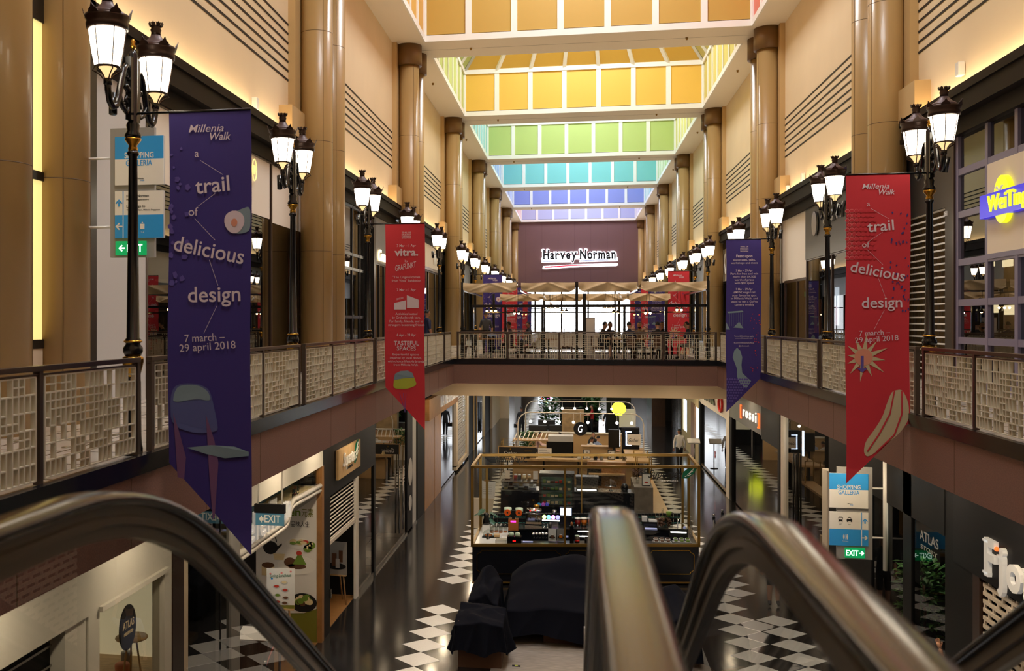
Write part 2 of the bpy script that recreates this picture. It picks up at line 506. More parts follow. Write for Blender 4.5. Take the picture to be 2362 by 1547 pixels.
# sprinklers / small spots under the ceiling
m = MB('brass_frame').lathe([(0.035, -0.1), (0.06, 0)], n=10)
sp = None
i = 0
for k in range(2, 7):
    ye = 10.70 + BAY * k
    for x, y in ((-4.4, ye + 1.2), (4.6, ye + 1.2), (-6.9, ye + 7.2), (7.55, ye + 7.2)):
        lab = 'small bronze ceiling spot on the %s of the white beam, row %d' % (['left half', 'right half', 'left margin', 'right margin'][i % 4], k - 1); i += 1
        if sp is None: sp = m.build('ceiling_spot', label=lab, cat='spotlight', group='bronze spots in the white ceiling', loc=(x, y, ZC))
        else: dup(sp, (x, y, ZC), 0, lab)
# far end: tall glazed wall full of daylight
m = MB('cornice_black')
for x in (-7.3, -4.6, -1.5, 1.6, 4.7, 7.9): m.box(x - 0.1, x + 0.1, END - 0.3, END - 0.15, ZU, 10.9)
for z in (5.4, 8.3, 10.85): m.box(WLX, WRX, END - 0.3, END - 0.15, z - 0.06, z + 0.06)
w = m.build('window_1', kind=S)
MB('day_glow').box(WLX, WRX, END + 0.6, END + 0.7, ZU, 10.9).build('sky_glow_panel', w)
MB('beige_plaster').box(-14, 14, END, END + 0.4, 0, ZU).build('wall_back_lower', kind=S)
MB('beige_plaster').box(-14, 14, -6.3, -6, 0, 25).build('wall_front', kind=S)
# ---------------------------------------------------------------- street lamps along the walkway edges
def lamp_proto():
    o = thing('street_lamp', 'x', 'lamp', (0, 0, 0))
    MB('black_metal').lathe([(.1, 0), (.1, .07), (.09, .11), (.085, .2), (.08, .75), (.07, .8)], n=16).build('base', o)
    MB('gold').lathe([(.07, .8), (.08, .84), (.11, .96), (.105, 1.0), (.075, 1.02)], n=16).build('base_cup', o)
    m = MB('black_metal').lathe([(.08, 1.02), (.1, 1.06), (.1, 1.1), (.07, 1.14), (.085, 1.16), (.085, 1.18), (.066, 1.2), (.043, 3.06), (.06, 3.08), (.06, 3.1), (.045, 3.12)], n=16)
    m.lathe([(.05, 3.24), (.085, 3.26), (.085, 3.28), (.06, 3.32), (.07, 3.38), (.05, 3.42), (.05, 4.1), (.02, 4.16)], n=14)
    m.box(-.03, .03, -.11, .11, 3.42, 4.06)
    m.build('pole', o)
    m = MB('gold').lathe([(.045, 3.1), (.05, 3.14), (.04, 3.17), (.085, 3.23), (.08, 3.25)], n=14)
    m.build('gilt_collar', o)
    MB('gold').lathe([(.02, 4.16), (.035, 4.19), (.02, 4.21), (.028, 4.24), (.005, 4.27)], n=10).build('gilt_finial', o)
    MB('gold').lathe([(.09, 1.155), (.095, 1.165), (.09, 1.175)], n=16).build('gilt_ring', o)
    for s in (-1, 1):
        m = MB('black_metal')
        pts = [(0, s * .56, 3.72), (0, s * .555, 3.62), (0, s * .52, 3.52), (0, s * .46, 3.475), (0, s * .39, 3.5), (0, s * .33, 3.6), (0, s * .28, 3.75), (0, s * .22, 3.9), (0, s * .16, 3.96), (0, s * .1, 3.93), (0, s * .08, 3.86), (0, s * .11, 3.82), (0, s * .14, 3.85)]
        m.tube(pts, [.034] * 8 + [.028, .025, .022, .02, .018], 8)
        pts = [(0, s * .3, 3.62), (0, s * .24, 3.52), (0, s * .15, 3.48), (0, s * .09, 3.54), (0, s * .1, 3.62), (0, s * .16, 3.64), (0, s * .18, 3.58)]
        m.tube(pts, [.026, .026, .024, .022, .02, .018, .016], 7)
        for a, b in ((.12, 3.72), (.16, 3.74)): m.ball((0, s * a, b), .035, 8)
        m.lathe([(.03, 3.66), (.042, 3.67), (.042, 3.72), (.03, 3.73)], 0, s * .56, 0, 10)
        m.build('scroll_arm', o)
        L = bpy.data.objects.new('lantern', None); COL.objects.link(L); L.parent = o; L.location = (0, s * .57, 3.7)
        MB('lantern_glow').lathe([(.118, .135), (.15, .3), (.177, .49)], n=14).build('lit_glass', L)
        m = MB('lantern_neck').lathe([(.03, .03), (.035, .06), (.07, .11), (.105, .135)], n=12)
        m.build('bulb_cup', L)
        m = MB('lantern_bronze')
        m.lathe([(.17, .49), (.2, .5), (.205, .54), (.195, .57), (.215, .6), (.21, .63), (.19, .635)], n=20)
        m.use('lantern_zinc').lathe([(.19, .63), (.15, .67), (.1, .7), (.065, .74), (.055, .76)], n=16)
        m.use('lantern_bronze').lathe([(.055, .76), (.05, .79), (.06, .82), (.05, .84), (.065, .865)], n=14)
        for i in range(8):
            a = 2 * pi * i / 8
            u = Vector((-sin(a), cos(a), 0)); r = Vector((cos(a), sin(a), 0))
            m.poly([(-.022, 0), (.022, 0), (.026, .035), (.012, .028), (0, .045), (-.012, .028), (-.026, .035)], r * .062 + ZV * .86, u, ZV * .96 + r * .25, .006)
        for i in range(6):
            a = 2 * pi * i / 6 + .3
            u = Vector((-sin(a), cos(a), 0)); r = Vector((cos(a), sin(a), 0))
            m.poly([(-.06, 0), (.06, 0), (.045, .03), (.022, .045), (0, .085), (-.022, .045), (-.045, .03)], r * .205 + ZV * .62, u, ZV * .95 + r * .35, .008)
        m.build('crowned_hood', L)
        m = MB('lantern_bronze')
        for i in range(6):
            a = 2 * pi * i / 6 + .3
            p = lambda r, z: (r * cos(a), r * sin(a), z)
            m.tube([p(.178, .5), p(.151, .3), p(.12, .13), p(.14, .1), p(.1, .08), p(.06, .05), p(.04, .02)], .007, 5)
        m.lathe([(.12, .125), (.128, .13), (.128, .138), (.12, .143)], n=18)
        m.build('glazing_cage', L)
    m = MB('black_metal')
    m.bar((-.05, 0, 3.6), (-.2, 0, 3.6), .02)
    m.tube([(-.21, -.02, 3.5), (-.23, .02, 3.72)], .042, 10)
    m.build('spot_fitting', o)
    return o
LAMPS_L = [9.6, 15.5, 21.4, 27.2, 33.15, 40.3, 45.4, 50.8, 57, 63, 69.5, 76]
LAMPS_R = [15.4, 21.25, 27.0, 32.8, 39.5, 43.6, 48.6, 55.2, 61, 67, 73]
lp = lamp_proto()
wl = ['nearest', 'second', 'third', 'fourth', 'fifth', 'sixth', 'seventh', 'eighth', 'ninth', 'tenth', 'eleventh', 'twelfth']
first = True
for side, xs, ys, rz in (('left', -4.46, LAMPS_L, 0), ('right', 5.01, LAMPS_R, pi)):
    for i, y in enumerate(ys):
        lab = 'black two-lantern street lamp with lit glass, %s from the viewer on the %s walkway' % (wl[i], side)
        g = 'street lamps of the %s walkway' % side
        if first: lp.location = (xs, y, ZU + .02); lp.rotation_euler = (0, 0, rz); lp['label'] = lab; lp['group'] = g; first = False
        else: dup(lp, (xs, y, ZU + .02), rz, lab, g)

# ---------------------------------------------------------------- lattice railings
def lattice(w, h, seed, D=.045, t=.011):
    r = random.Random(seed)
    m = MB('screen_cream')
    nx, ny = 20, 6
    cw, rh = w / nx, h / ny
    def vb(x, z0, z1): m.box(x - t / 2, x + t / 2, -D / 2, D / 2, z0, z1)
    def hb(x0, x1, z): m.box(x0, x1, -D / 2, D / 2, z - t / 2, z + t / 2)
    for x in (0, w): vb(x, 0, h)
    for z in (0, h): hb(0, w, z)
    dens = [[r.random() for j in range(4)] for i in range(6)]
    dn = lambda i, j: dens[min(5, i * 6 // nx)][min(3, j * 4 // ny)]
    for i in range(1, nx):
        run = None
        for j in range(ny + 1):
            on = j < ny and (r.random() < (.97 if i % 2 == 0 else (.75 if dn(i, j) > .4 else .08)))
            if on and run is None: run = j
            if not on and run is not None: vb(i * cw, run * rh, j * rh); run = None
    for j in range(1, ny):
        run = None
        for i in range(nx + 1):
            on = i < nx and r.random() < .93
            if on and run is None: run = i
            if not on and run is not None: hb(run * cw, i * cw, j * rh); run = None
    for j in range(ny):
        i = 0
        while i < nx:
            k = r.choice((1, 2, 2, 3, 4, 6))
            if dn(i, j) < .55: hb(i * cw, min(nx, i + k) * cw, (j + .5) * rh)
            i += k + r.choice((0, 1, 2))
    return m
LAT = None
def railing(p0, p1, cuts, label, group, face):
    """railing of framed lattice panels from p0 to p1 on the floor; cuts: positions of posts along it"""
    global LAT
    d = (Vector(p1) - Vector(p0)); L = d.length
    rz = math.atan2(d.y, d.x)
    o = thing('railing', label, 'railing', (*p0[:2], ZU), rz, group)
    MB('rail_bronze').box(0, L, -.035, .035, .985, 1.03).box(0, L, -.02, .02, .95, .965).build('top_rail', o, bevel=.004)
    for c in cuts:
        w = .035 if c in (cuts[0], cuts[-1]) else .028
        MB('rail_bronze').box(c - w, c + w, -.03, .03, .06, .985).build('post', o)
    for a, b in zip(cuts[:-1], cuts[1:]):
        w = b - a - .14
        if LAT is None:
            q = []
            for sd in range(5):
                lo = lattice(1.0, .84, sd + 3).build('lattice_panel', o); q.append(lo.data); bpy.data.objects.remove(lo)
            LAT = q
        lo = bpy.data.objects.new('lattice_panel', R.choice(LAT)); COL.objects.link(lo); lo.parent = o
        lo.location = (a + .07, 0, .1); lo.scale = (w, 1, 1)
    return o
gapn = .13
def run(side, x, ys, first_y, last_y):
    b = [first_y] + ys + [last_y]
    for i in range(len(b) - 1):
        y0 = b[i] + (gapn if i else 0); y1 = b[i + 1] - (gapn if i < len(b) - 2 else 0)
        if y1 - y0 < .6: continue
        n = max(1, round((y1 - y0) / 1.93))
        cuts = [.035 + (y1 - y0 - .07) * k / n for k in range(n + 1)]
        railing((x, y0), (x, y1), cuts, 'cream lattice railing, %s section from the viewer along the %s walkway' % (wl[i], side), 'lattice railings of the %s walkway' % side, side)
run('left', FLX - .1, [9.5, 15.42, 21.3, 27.15, 33.0], 3.75, 34.9)
run('right', FRX + .1, [9.5, 15.25, 21.1, 26.85, 32.7], 3.75, 34.9)
railing((-4.1, 35.12), (4.75, 35.12), [.035, 1.8, 3.58, 5.35, 7.08, 8.815], 'cream lattice railing across the front of the bridge', None, 'f')
railing((-4.1, 50.9), (4.75, 50.9), [.035, 1.8, 3.58, 5.35, 7.08, 8.815], 'lattice railing across the far side of the bridge', None, 'b')
# grey end stubs beside the bridge railing
# ---------------------------------------------------------------- banners
BW, BT, BO, BI = .87, 8.87, 5.31, 4.40
def banner(x, y, tipside, kind, label, group, rodx):
    """hanging pennant facing the viewer; x = left edge; art drawn in metres from its top left corner"""
    o = thing('banner', label, 'banner', (x, y, BT), 0, group)
    base = 'purple_cloth' if kind in ('purple', 'feast') else 'red_cloth'
    ph = R.random() * 6
    def wave(u, v): return .009 * sin(u * 4.6 + v * .5 + ph) * min(1, v * .5)
    hl, hr = (BT - BO, BT - BI) if tipside == 'r' else (BT - BI, BT - BO)
    def P(a, b):
        h = hl + (hr - hl) * a
        u = a * BW; v = b * h
        return (u + .01 * sin(v * 2), wave(u, v), -v)
    m = MB(base).grid(P, 14, 40)
    m.grid(lambda a, b: (P(a, b)[0], P(a, b)[1] + .003, P(a, b)[2]), 14, 40)
    p = m
    rx = rodx - x + (.02 if rodx < x else -.043)
    q_ = MB('black_metal').tube([(rx, 0, .01), (BW if rx < 0 else 0, 0, .01)], .013, 8)
    q_.build('hanging_rod', o)
    fn = lambda q: Vector((q.x, q.y + wave(q.x, -q.z) - .006, q.z))
    fnt = lambda q: fn(q) - YV * .008
    def tx(s, u, v, h, w=None, bold=0, shear=0, tilt=0, mt='print_pale', al='c'):
        p.use(mt).text(s, (u, 0, -v), XV, ZV, h, w, al, 0, bold, shear, fnt, tilt)
    def pg(pts, mt, lift=.0):
        if len(pts) in (8, 9, 10, 11, 15):
            for _ in (0, 1): pts = [q for a, b in zip(pts, pts[1:] + pts[:1]) for q in ((a[0] * .78 + b[0] * .22, a[1] * .78 + b[1] * .22), (a[0] * .22 + b[0] * .78, a[1] * .22 + b[1] * .78))]
        p.use(mt).add([fn(Vector((u, -lift * 3, -v))) for u, v in pts], [tuple(range(len(pts)))])
    def ln(a, b, mt='print_pale', w=.004):
        a, b = Vector(a), Vector(b); n = Vector((-(b - a).y, (b - a).x)).normalized() * w / 2
        pg([a + n, b + n, b - n, a - n], mt, .0025)
    def el(u, v, a, b, mt, rot=0, lift=0, n=16):
        pg([(u + a * cos(t) * cos(rot) - b * sin(t) * sin(rot), v + a * cos(t) * sin(rot) + b * sin(t) * cos(rot)) for t in [2 * pi * i / n for i in range(n)]], mt, lift)
    if kind in ('purple', 'red'):
        tx('Millenia', .405, .205, .075, .37, .003, .25); tx('Walk', .555, .29, .075, .22, .006, .25)
        tx('a', .305, .455, .075); ln((.34, .49), (.58, .64)); tx('trail', .475, .815, .15, .36, .01, 0, .08)
        ln((.5, .83), (.32, .955)); tx('of', .27, 1.05, .085); ln((.285, 1.08), (.5, 1.3))
        tx('delicious', .42, 1.47, .15, .75, .01, 0, -.2); ln((.44, 1.5), (.53, 1.76))
        tx('design', .49, 1.92, .15, .55, .01, 0, .02); ln((.52, 1.96), (.38, 2.24))
        tx('7 march \u2013', .39, 2.32, .075, .42, .0, 0, .05); tx('29 april 2018', .42, 2.41, .075, .59, 0, 0, .07)
        r = random.Random(5)
        if kind == 'purple':
            for i in range(30):
                u, v, s_ = r.uniform(.03, .33) * r.uniform(.3, 1), r.uniform(.35, 1.75), r.uniform(.015, .035)
                pg([(u + s_ * r.uniform(.6, 1.2) * cos(t), v + s_ * r.uniform(.6, 1.3) * sin(t)) for t in (0, 1.2, 2.5, 3.8, 5)], 'print_violet')
            pg([(.87, .96), (.87, 1.2), (.8, 1.235), (.7, 1.24), (.64, 1.18), (.63, 1.1), (.68, 1.03), (.77, .99)], 'print_sage')
            pg([(.7 + .105 * cos(t) * (1 - .12 * sin(t)), 1.12 + .115 * sin(t)) for t in [2 * pi * i / 18 for i in range(18)]], 'print_pale', .001)
            el(.7, 1.125, .033, .04, 'print_peach', lift=.002)
            pg([(.03, 3.18), (.02, 2.9), (.06, 2.78), (.16, 2.745), (.32, 2.75), (.43, 2.8), (.47, 2.92), (.53, 3.2), (.5, 3.235), (.3, 3.26)], 'print_chair')
            pg([(.05, 2.95), (.06, 2.86), (.1, 2.78), (.2, 2.76), (.32, 2.765), (.42, 2.82), (.46, 2.93), (.3, 2.9)], 'print_sage', .0005)
            pg([(.055, 3.05), (.13, 3.28), (.19, 3.5), (.17, 3.72), (.1, 3.7)], 'print_mauve', .001)
            pg([(.4, 3.06), (.49, 3.33), (.53, 3.55), (.49, 4.1), (.47, 4.12), (.43, 3.6)], 'print_mauve', .001)
            pg([(.2, 3.4), (.45, 3.37), (.7, 3.38), (.85, 3.43), (.85, 3.47), (.6, 3.5), (.4, 3.46)], 'print_sage', .0015)
        else:
            for j in range(11):
                for i in range(7):
                    u, v = .02 + i * .062 + (j % 2) * .031, .52 + j * .068
                    if u < .42 - abs(j - 5) * .004: el(u, v, .032 - i * .0012, .034 - i * .0012, 'print_rose', n=6); el(u, v, .024 + i * .001, .024 + i * .001, 'red_cloth', lift=.001, n=12)
            for i in range(36):
                el(r.uniform(.6, .85), r.uniform(.55, 2.0), r.uniform(.006, .014), r.uniform(.012, .03), 'print_navy', r.uniform(-.6, .9), .001, 8)
            for i in range(12):
                t = 2 * pi * i / 12 + .13; q = .36 if i % 2 else .3
                u0, v0 = .24, 2.64; du, dv = -sin(t) * .035, cos(t) * .035
                a = (u0 + .1 * cos(t) + du, v0 + .1 * sin(t) + dv); b = (u0 + .1 * cos(t) - du, v0 + .1 * sin(t) - dv); e = (u0 + q * cos(t), v0 + q * sin(t))
                if e[0] < .02: k = (.02 - u0) / (e[0] - u0); e = (.02, v0 + (e[1] - v0) * k)
                pg([a, b, e], 'print_sand')
            el(.24, 2.64, .125, .125, 'print_peach', lift=.001)
            pg([(.2, 2.62), (.24, 2.62), (.24, 2.8), (.29, 2.8), (.22, 2.86), (.15, 2.8), (.2, 2.8)], 'print_violet', .002)
            pg([(.62, 3.14), (.68, 3.11), (.76, 3.1), (.82, 3.2), (.86, 3.35), (.85, 3.55), (.72, 3.75), (.5, 3.92), (.36, 4.05), (.28, 4.08), (.24, 4.0), (.27, 3.85), (.38, 3.7), (.5, 3.5), (.56, 3.3)], 'print_sand')
            for a, b, c, d in (((.66, 3.12), (.6, 3.45), (.45, 3.75), (.29, 4.0)), ((.76, 3.12), (.76, 3.45), (.66, 3.75), (.42, 4.0))):
                ln(a, b, 'red_cloth', .02); ln(b, c, 'red_cloth', .022); ln(c, d, 'red_cloth', .02)
    elif kind == 'vitra':
        for k in range(4): tx(('TRAIL OF', 'DELICIOUS', 'DESIGN', 'SINGAPORE')[k], .47, .2 + k * .04, .028, .2, .01)
        tx('7 Mar \u2013 1 Apr', .47, .5, .055, .42, .002); tx('vitra.', .47, .69, .15, .52, .03); tx('by', .47, .83, .05)
        tx('GRAFUNKT', .47, .98, .12, .48, 0, .35, .2)
        tx('"The Original comes', .47, 1.18, .05, .6); tx('from Vitra" Exhibition', .47, 1.26, .05, .64)
        tx('7 Mar \u2013 1 Apr', .47, 1.46, .055, .42, .002)
        pg([(.2, 1.72), (.46, 1.66), (.46, 1.86), (.2, 1.86)], 'print_pale'); pg([(.48, 1.55), (.74, 1.65), (.74, 1.83), (.48, 1.83)], 'print_pale')
        tx('GRAFUNKT', .34, 1.64, .04, .17, 0, .3, .2)
        for k, s_ in enumerate(('Activities hosted', 'by Grafunkt with love.', 'For family, friends, and to', 'strangers becoming friends')):
            tx(s_, .47, 1.98 + k * .08, .05, (.48, .62, .74, .8)[k])
        tx('6 Apr \u2013 29 Apr', .47, 2.44, .055, .42, .008); tx('TASTEFUL', .47, 2.64, .095, .55, .012); tx('SPACES', .47, 2.75, .085, .42, .012)
        for k, s_ in enumerate(('Experiential spaces', 'inspired by local dishes,', 'with choice lifestyle brands', 'from Millenia Walk')):
            tx(s_, .46, 2.86 + k * .075, .045, (.58, .7, .8, .54)[k])
        pg([(.18, 3.58), (.19, 3.42), (.22, 3.26), (.34, 3.2), (.5, 3.19), (.6, 3.24), (.66, 3.38), (.7, 3.5), (.55, 3.57), (.4, 3.6)], 'print_olive')
        pg([(.19, 3.4), (.22, 3.26), (.34, 3.2), (.5, 3.19), (.6, 3.24), (.64, 3.34), (.4, 3.36)], 'print_sage', .001)
        for a in (.32, .4, .46): ln((a, 3.68), (.44, 4.1), 'print_violet', .008)
    elif kind == 'feast':
        for k in range(4): tx(('TRAIL OF', 'DELICIOUS', 'DESIGN', 'SINGAPORE')[k], .45, .2 + k * .04, .028, .2, .01)
        tx('Feast upon', .45, .46, .07, .4, .012)
        rows = [('showcases, talks,', .55, .55), ('workshops and more', .63, .66), ('7 Mar \u2013 29 Apr', .83, .42), ('Park for free and win', .91, .68), ('more than $4,500', .99, .56), ('worth of prizes', 1.07, .48), ('with $50 spent', 1.15, .48),
                ('7 Mar \u2013 29 Apr', 1.31, .42), ('#MWDesignTrail', 1.39, .53), ('your favourite spot', 1.47, .6), ('in Millenia Walk, and', 1.55, .66), ('stand to win a GoPro', 1.63, .66), ('camera weekly', 1.71, .48)]
        for k, (s_, v, w) in enumerate(rows): tx(s_, .45, v, .052, w, .002 if k in (2, 6, 7, 8, 12) else 0)
        tx('Terms & Conditions apply', .44, 2.52, .036, .48); tx('www.milleniawalk.com', .44, 2.57, .036, .43); tx('fb.com/milleniawalkofficial', .44, 2.69, .036, .5); tx('@milleniawalk', .44, 2.77, .036, .26)
        for i in range(9): ln((.04 + i * .045, 1.9), (.04 + i * .045, 2.24), 'print_sage', .006)
        pg([(.02, 1.87), (.4, 1.84), (.44, 1.88), (.06, 1.91)], 'print_sage'); pg([(.18, 2.28), (.32, 2.13), (.43, 2.3)], 'print_sage'); pg([(.0, 2.14), (.1, 2.33), (.0, 2.33)], 'print_sage')
        pg([(.16, 3.05), (.2, 2.88), (.27, 2.8), (.35, 2.88), (.4, 3.05), (.38, 3.25), (.4, 3.45), (.55, 3.6), (.62, 3.66), (.5, 3.86), (.36, 3.75), (.27, 3.55), (.27, 3.35)], 'print_sage')
        for j in range(9):
            for i in range(9):
                u, v = .03 + i * .062 + (j % 2) * .031, 3.62 + j * .07
                if v < BT - BI - .06 - u * 1.1: el(u, v, .026, .026, 'print_violet', n=10)
        r = random.Random(8)
        for i in range(26): el(r.uniform(.6, .85), r.uniform(1.9, 3.4), r.uniform(.008, .016), r.uniform(.012, .024), 'print_red', r.uniform(-.6, .9), 0, 8)
    p.build('cloth', o)
    return o
banner(-4.07, 9.6, 'r', 'purple', 'large purple pennant reading a trail of delicious design, nearest on the left', None, -4.46)
banner(-4.07, 21.4, 'r', 'vitra', 'red pennant about an exhibition on the third left lamp', None, -4.46)
banner(3.88, 15.4, 'l', 'red', 'large red pennant reading a trail of delicious design, nearest on the right', None, 5.01)
banner(3.88, 27.0, 'l', 'feast', 'purple pennant with event dates on the third right lamp', None, 5.01)
banner(-4.1, 45.4, 'r', 'purple', 'far purple trail pennant seen through the left of the bridge cafe', None, -4.46)
banner(3.9, 43.6, 'l', 'red', 'far red trail pennant seen through the right of the bridge cafe', None, 5.01)
for i, (x, y, t, k, lab) in enumerate(((-4.07, 57, 'r', 'vitra', 'red pennant far behind the bridge cafe on the left, nearest of three'), (-4.07, 63, 'r', 'purple', 'purple pennant far behind the bridge cafe on the left'), (-4.07, 69.5, 'r', 'red', 'red pennant far behind the purple one on the left'),
        (-4.07, 76, 'r', 'feast', 'purple pennant farthest behind the cafe on the left'),
        (3.9, 55.2, 'l', 'feast', 'purple pennant behind the right of the bridge cafe'), (3.9, 61, 'l', 'red', 'red pennant far behind the right of the bridge cafe'), (3.9, 67, 'l', 'purple', 'purple pennant farther behind the right of the bridge cafe'), (3.9, 73, 'l', 'red', 'red pennant farthest behind the cafe on the right'))):
    banner(x, y, t, k, lab, None, -4.46 if x < 0 else 5.01)

# ---------------------------------------------------------------- escalators going down to the lower floor
def rail_path():
    pts = [(-1.6, 5.9), (-1.68, 6.1), (-1.6, 6.27), (-1.45, 6.31), (0, 6.31), (1.2, 6.31), (2.25, 6.31)]
    for i in range(1, 11):
        y = 2.25 + .115 * i; pts.append((y, 6.31 - .625 * (y - 2.25) ** 2 / 2.3))
    y0, z0 = pts[-1]
    for i in range(1, 16):
        y = y0 + (11.0 - y0) * i / 15; pts.append((y, z0 - .625 * (y - y0)))
    yl, zl = pts[-1]
    for i in range(1, 8): pts.append((yl + .2 * i, zl - .625 * (.2 * i) + .625 * (.2 * i) ** 2 / 2.8))
    e = pts[-1]
    pts += [(e[0] + .8, e[1]), (e[0] + .95, e[1] - .06), (e[0] + 1.0, e[1] - .2), (e[0] + .9, e[1] - .36)]
    return [Vector((0, y, z)) for y, z in pts]
RP = rail_path()
def sweep(m, prof, x, pts, drop=0.0, smooth=True):
    k = len(pts); n = len(prof); vs = []
    for i, p in enumerate(pts):
        d = (pts[min(i + 1, k - 1)] - pts[max(i - 1, 0)]).normalized()
        nn = Vector((0, -d.z, d.y))
        for a, b in prof: vs.append(p + Vector((x + a, 0, 0)) + nn * (b - drop))
    fs = [(i * n + j, i * n + (j + 1) % n, (i + 1) * n + (j + 1) % n, (i + 1) * n + j) for i in range(k - 1) for j in range(n)]
    fs += [tuple(range(n)), tuple((k - 1) * n + n - 1 - j for j in range(n))]
    m.add(vs, fs, smooth)
BELT = [(-.052, -.03), (-.054, -.016), (-.048, -.005), (-.034, 0), (0, .001), (.034, 0), (.048, -.005), (.054, -.016), (.052, -.03), (.036, -.036), (-.036, -.036)]
GUIDE = [(-.026, 0), (.026, 0), (.026, -.026), (.034, -.03), (.034, -.052), (.02, -.056), (.02, -.09), (-.02, -.09), (-.02, -.056), (-.034, -.052), (-.034, -.03), (-.026, -.026)]
LOW = [(-.06, 0), (.06, 0), (.06, -.22), (-.06, -.22)]
body = RP[3:-3]
def escalator(xl, xr, label):
    o = thing('escalator', label, 'escalator', (0, 0, 0), 0, None)
    for x in (xl, xr):
        m = MB('rubber_black'); sweep(m, BELT, x, RP); h = m.build('handrail', o)
        m = MB('guide_bronze'); sweep(m, GUIDE, x, RP, .036, False); m.build('guide_rail', h)
        m = MB('balustrade_glass')
        for a, b in zip(body[:-1], body[1:]):
            m.quad(Vector((x, a.y, a.z - .12)), Vector((x, b.y, b.z - .12)), Vector((x, b.y, b.z - .82)), Vector((x, a.y, a.z - .82)))
        m.build('glass_balustrade', o)
        m = MB('dark_steel'); sweep(m, LOW, x, body, .8, False); m.build('skirt', o)
    m = MB('steel')
    w0, w1 = xl + .08, xr - .08
    m.box(w0, w1, -1.4, 2.2, ZU - .3, ZU + .005)
    y, z = 2.2, ZU
    while z > .3:
        m.use('dark_steel').box(w0, w1, y, y + .4, z - .26, z - .02); m.use('gold').box(w0, w1, y, y + .03, z - .021, z - .018)
        y += .36; z -= .36 * .625
    m.use('steel').box(w0, w1, y, y + 1.8, -.05, .01)
    m.build('step_band', o)
    m = MB('granite_black')
    for a, b in zip(body[:-1], body[1:]):
        m.add([(xl - .05, a.y, a.z - 1.02), (xr + .05, a.y, a.z - 1.02), (xr + .05, b.y, b.z - 1.02), (xl - .05, b.y, b.z - 1.02),
               (xl - .05, a.y, max(0, a.z - 1.75)), (xr + .05, a.y, max(0, a.z - 1.75)), (xr + .05, b.y, max(0, b.z - 1.75)), (xl - .05, b.y, max(0, b.z - 1.75))],
              [(4, 7, 6, 5), (0, 3, 7, 4), (1, 5, 6, 2)])
    m.build('truss_cladding', o)
escalator(-1.25, .093, 'left escalator of the pair, its handrail curving down at lower left')
escalator(.44, 1.5, 'right escalator of the pair with a bronze-lit handrail at lower right')
# ---------------------------------------------------------------- upper level shops
# shop interiors: dark back rooms behind the glass
MB('interior_mid').box(-13, -12.8, -6, END, ZU, 11).box(-12.8, WLX - .02, -6, END, 10.95, 11.1).build('wall_left_shops', kind=S)
MB('interior_mid').box(13.3, 13.5, -6, END, ZU, 11).box(WRX + .02, 13.3, -6, END, 10.95, 11.1).build('wall_right_shops', kind=S)
for k in range(-1, 8):
    y = BY + BAY * k + .7
    MB('interior_dark').box(-12.8, WLX - .15, y, y + .15, ZU, 10.95).build('wall_partition', kind=S); MB('interior_dark').box(WRX + .15, 13.3, y, y + .15, ZU, 10.95).build('wall_partition', kind=S)
mat('shop_grey', (118, 116, 114), 0.45); mat('shop_charcoal', (52, 49, 47), 0.4); mat('shop_mauve', (120, 112, 134), 0.4)
mat('shop_beige', (226, 208, 184), 0.5); mat('blind_white', (236, 226, 212), 0.6); mat('mullion_black', (20, 19, 20), 0.3); mat('mullion_brown', (58, 40, 32), 0.35)
mat('lit_warm', (255, 236, 190), 0.4, emit=3.0); mat('lit_cool', (214, 232, 255), 0.4, emit=2.5); mat('lit_yellow', (255, 234, 150), 0.4, emit=.85)
mat('sign_yellow', (232, 236, 30), 0.3, emit=1.0); mat('sign_indigo', (40, 30, 200), 0.3, emit=.8); mat('red_gloss', (214, 40, 30), 0.3)

class Shop:
    """one shopfront on the plane x; s=+1 left wall (faces +x), -1 right wall"""
    def __init__(self, name, label, x, s, y0, z0=ZU, cat='shopfront'):
        self.o = thing(name, label, cat, (x, y0, z0)); self.x, self.s, self.y0, self.z0 = x, s, y0, z0
    def b(self, m, ya, yb, za, zb, d0=0.0, d1=.05):
        a, c = self.s * d0, self.s * d1
        m.box(min(a, c), max(a, c), ya - self.y0, yb - self.y0, za - self.z0, zb - self.z0)
    def panel(self, name, mt, rects, d0=0.0, d1=.05):
        for r in rects:
            m = MB(mt); self.b(m, *r, d0, d1); x = m.build(name, self.o)
        return x
    def glass(self, ya, yb, za, zb, mt='shop_glass', d=.02):
        m = MB(mt); x = self.s * d
        a, b_, c, e = ya - self.y0, yb - self.y0, za - self.z0, zb - self.z0
        m.quad((x, a, c), (x, b_, c), (x, b_, e), (x, a, e)); return m.build('glass_pane', self.o)
    def grid(self, mt, ys, zs, w=.04, d0=-.03, d1=.06, name='mullions'):
        m = MB(mt)
        for y in ys: self.b(m, y - w, y + w, min(zs), max(zs), d0, d1)
        for z in zs: self.b(m, min(ys) - w, max(ys) + w, z - w, z + w, d0, d1 - .005)
        return m.build(name, self.o)
    def text(self, s, y, z, h, w=None, mt='text_white', d=.03, dep=.06, bold=.01, shear=0, al='c', name='lettering'):
        m = MB(mt)
        u = YV if self.s > 0 else -YV
        m.text(s, (self.s * dep, y - self.y0, z - self.z0), u, ZV, h, w, al, d, bold, shear)
        return m.build(name, self.o)
    def lamp(self, ya, yb, za, zb, dd, mt='lit_warm'):
        m = MB(mt); self.b(m, ya, yb, za, zb, -dd, -dd + .04); return m.build('lit_panel', self.o)

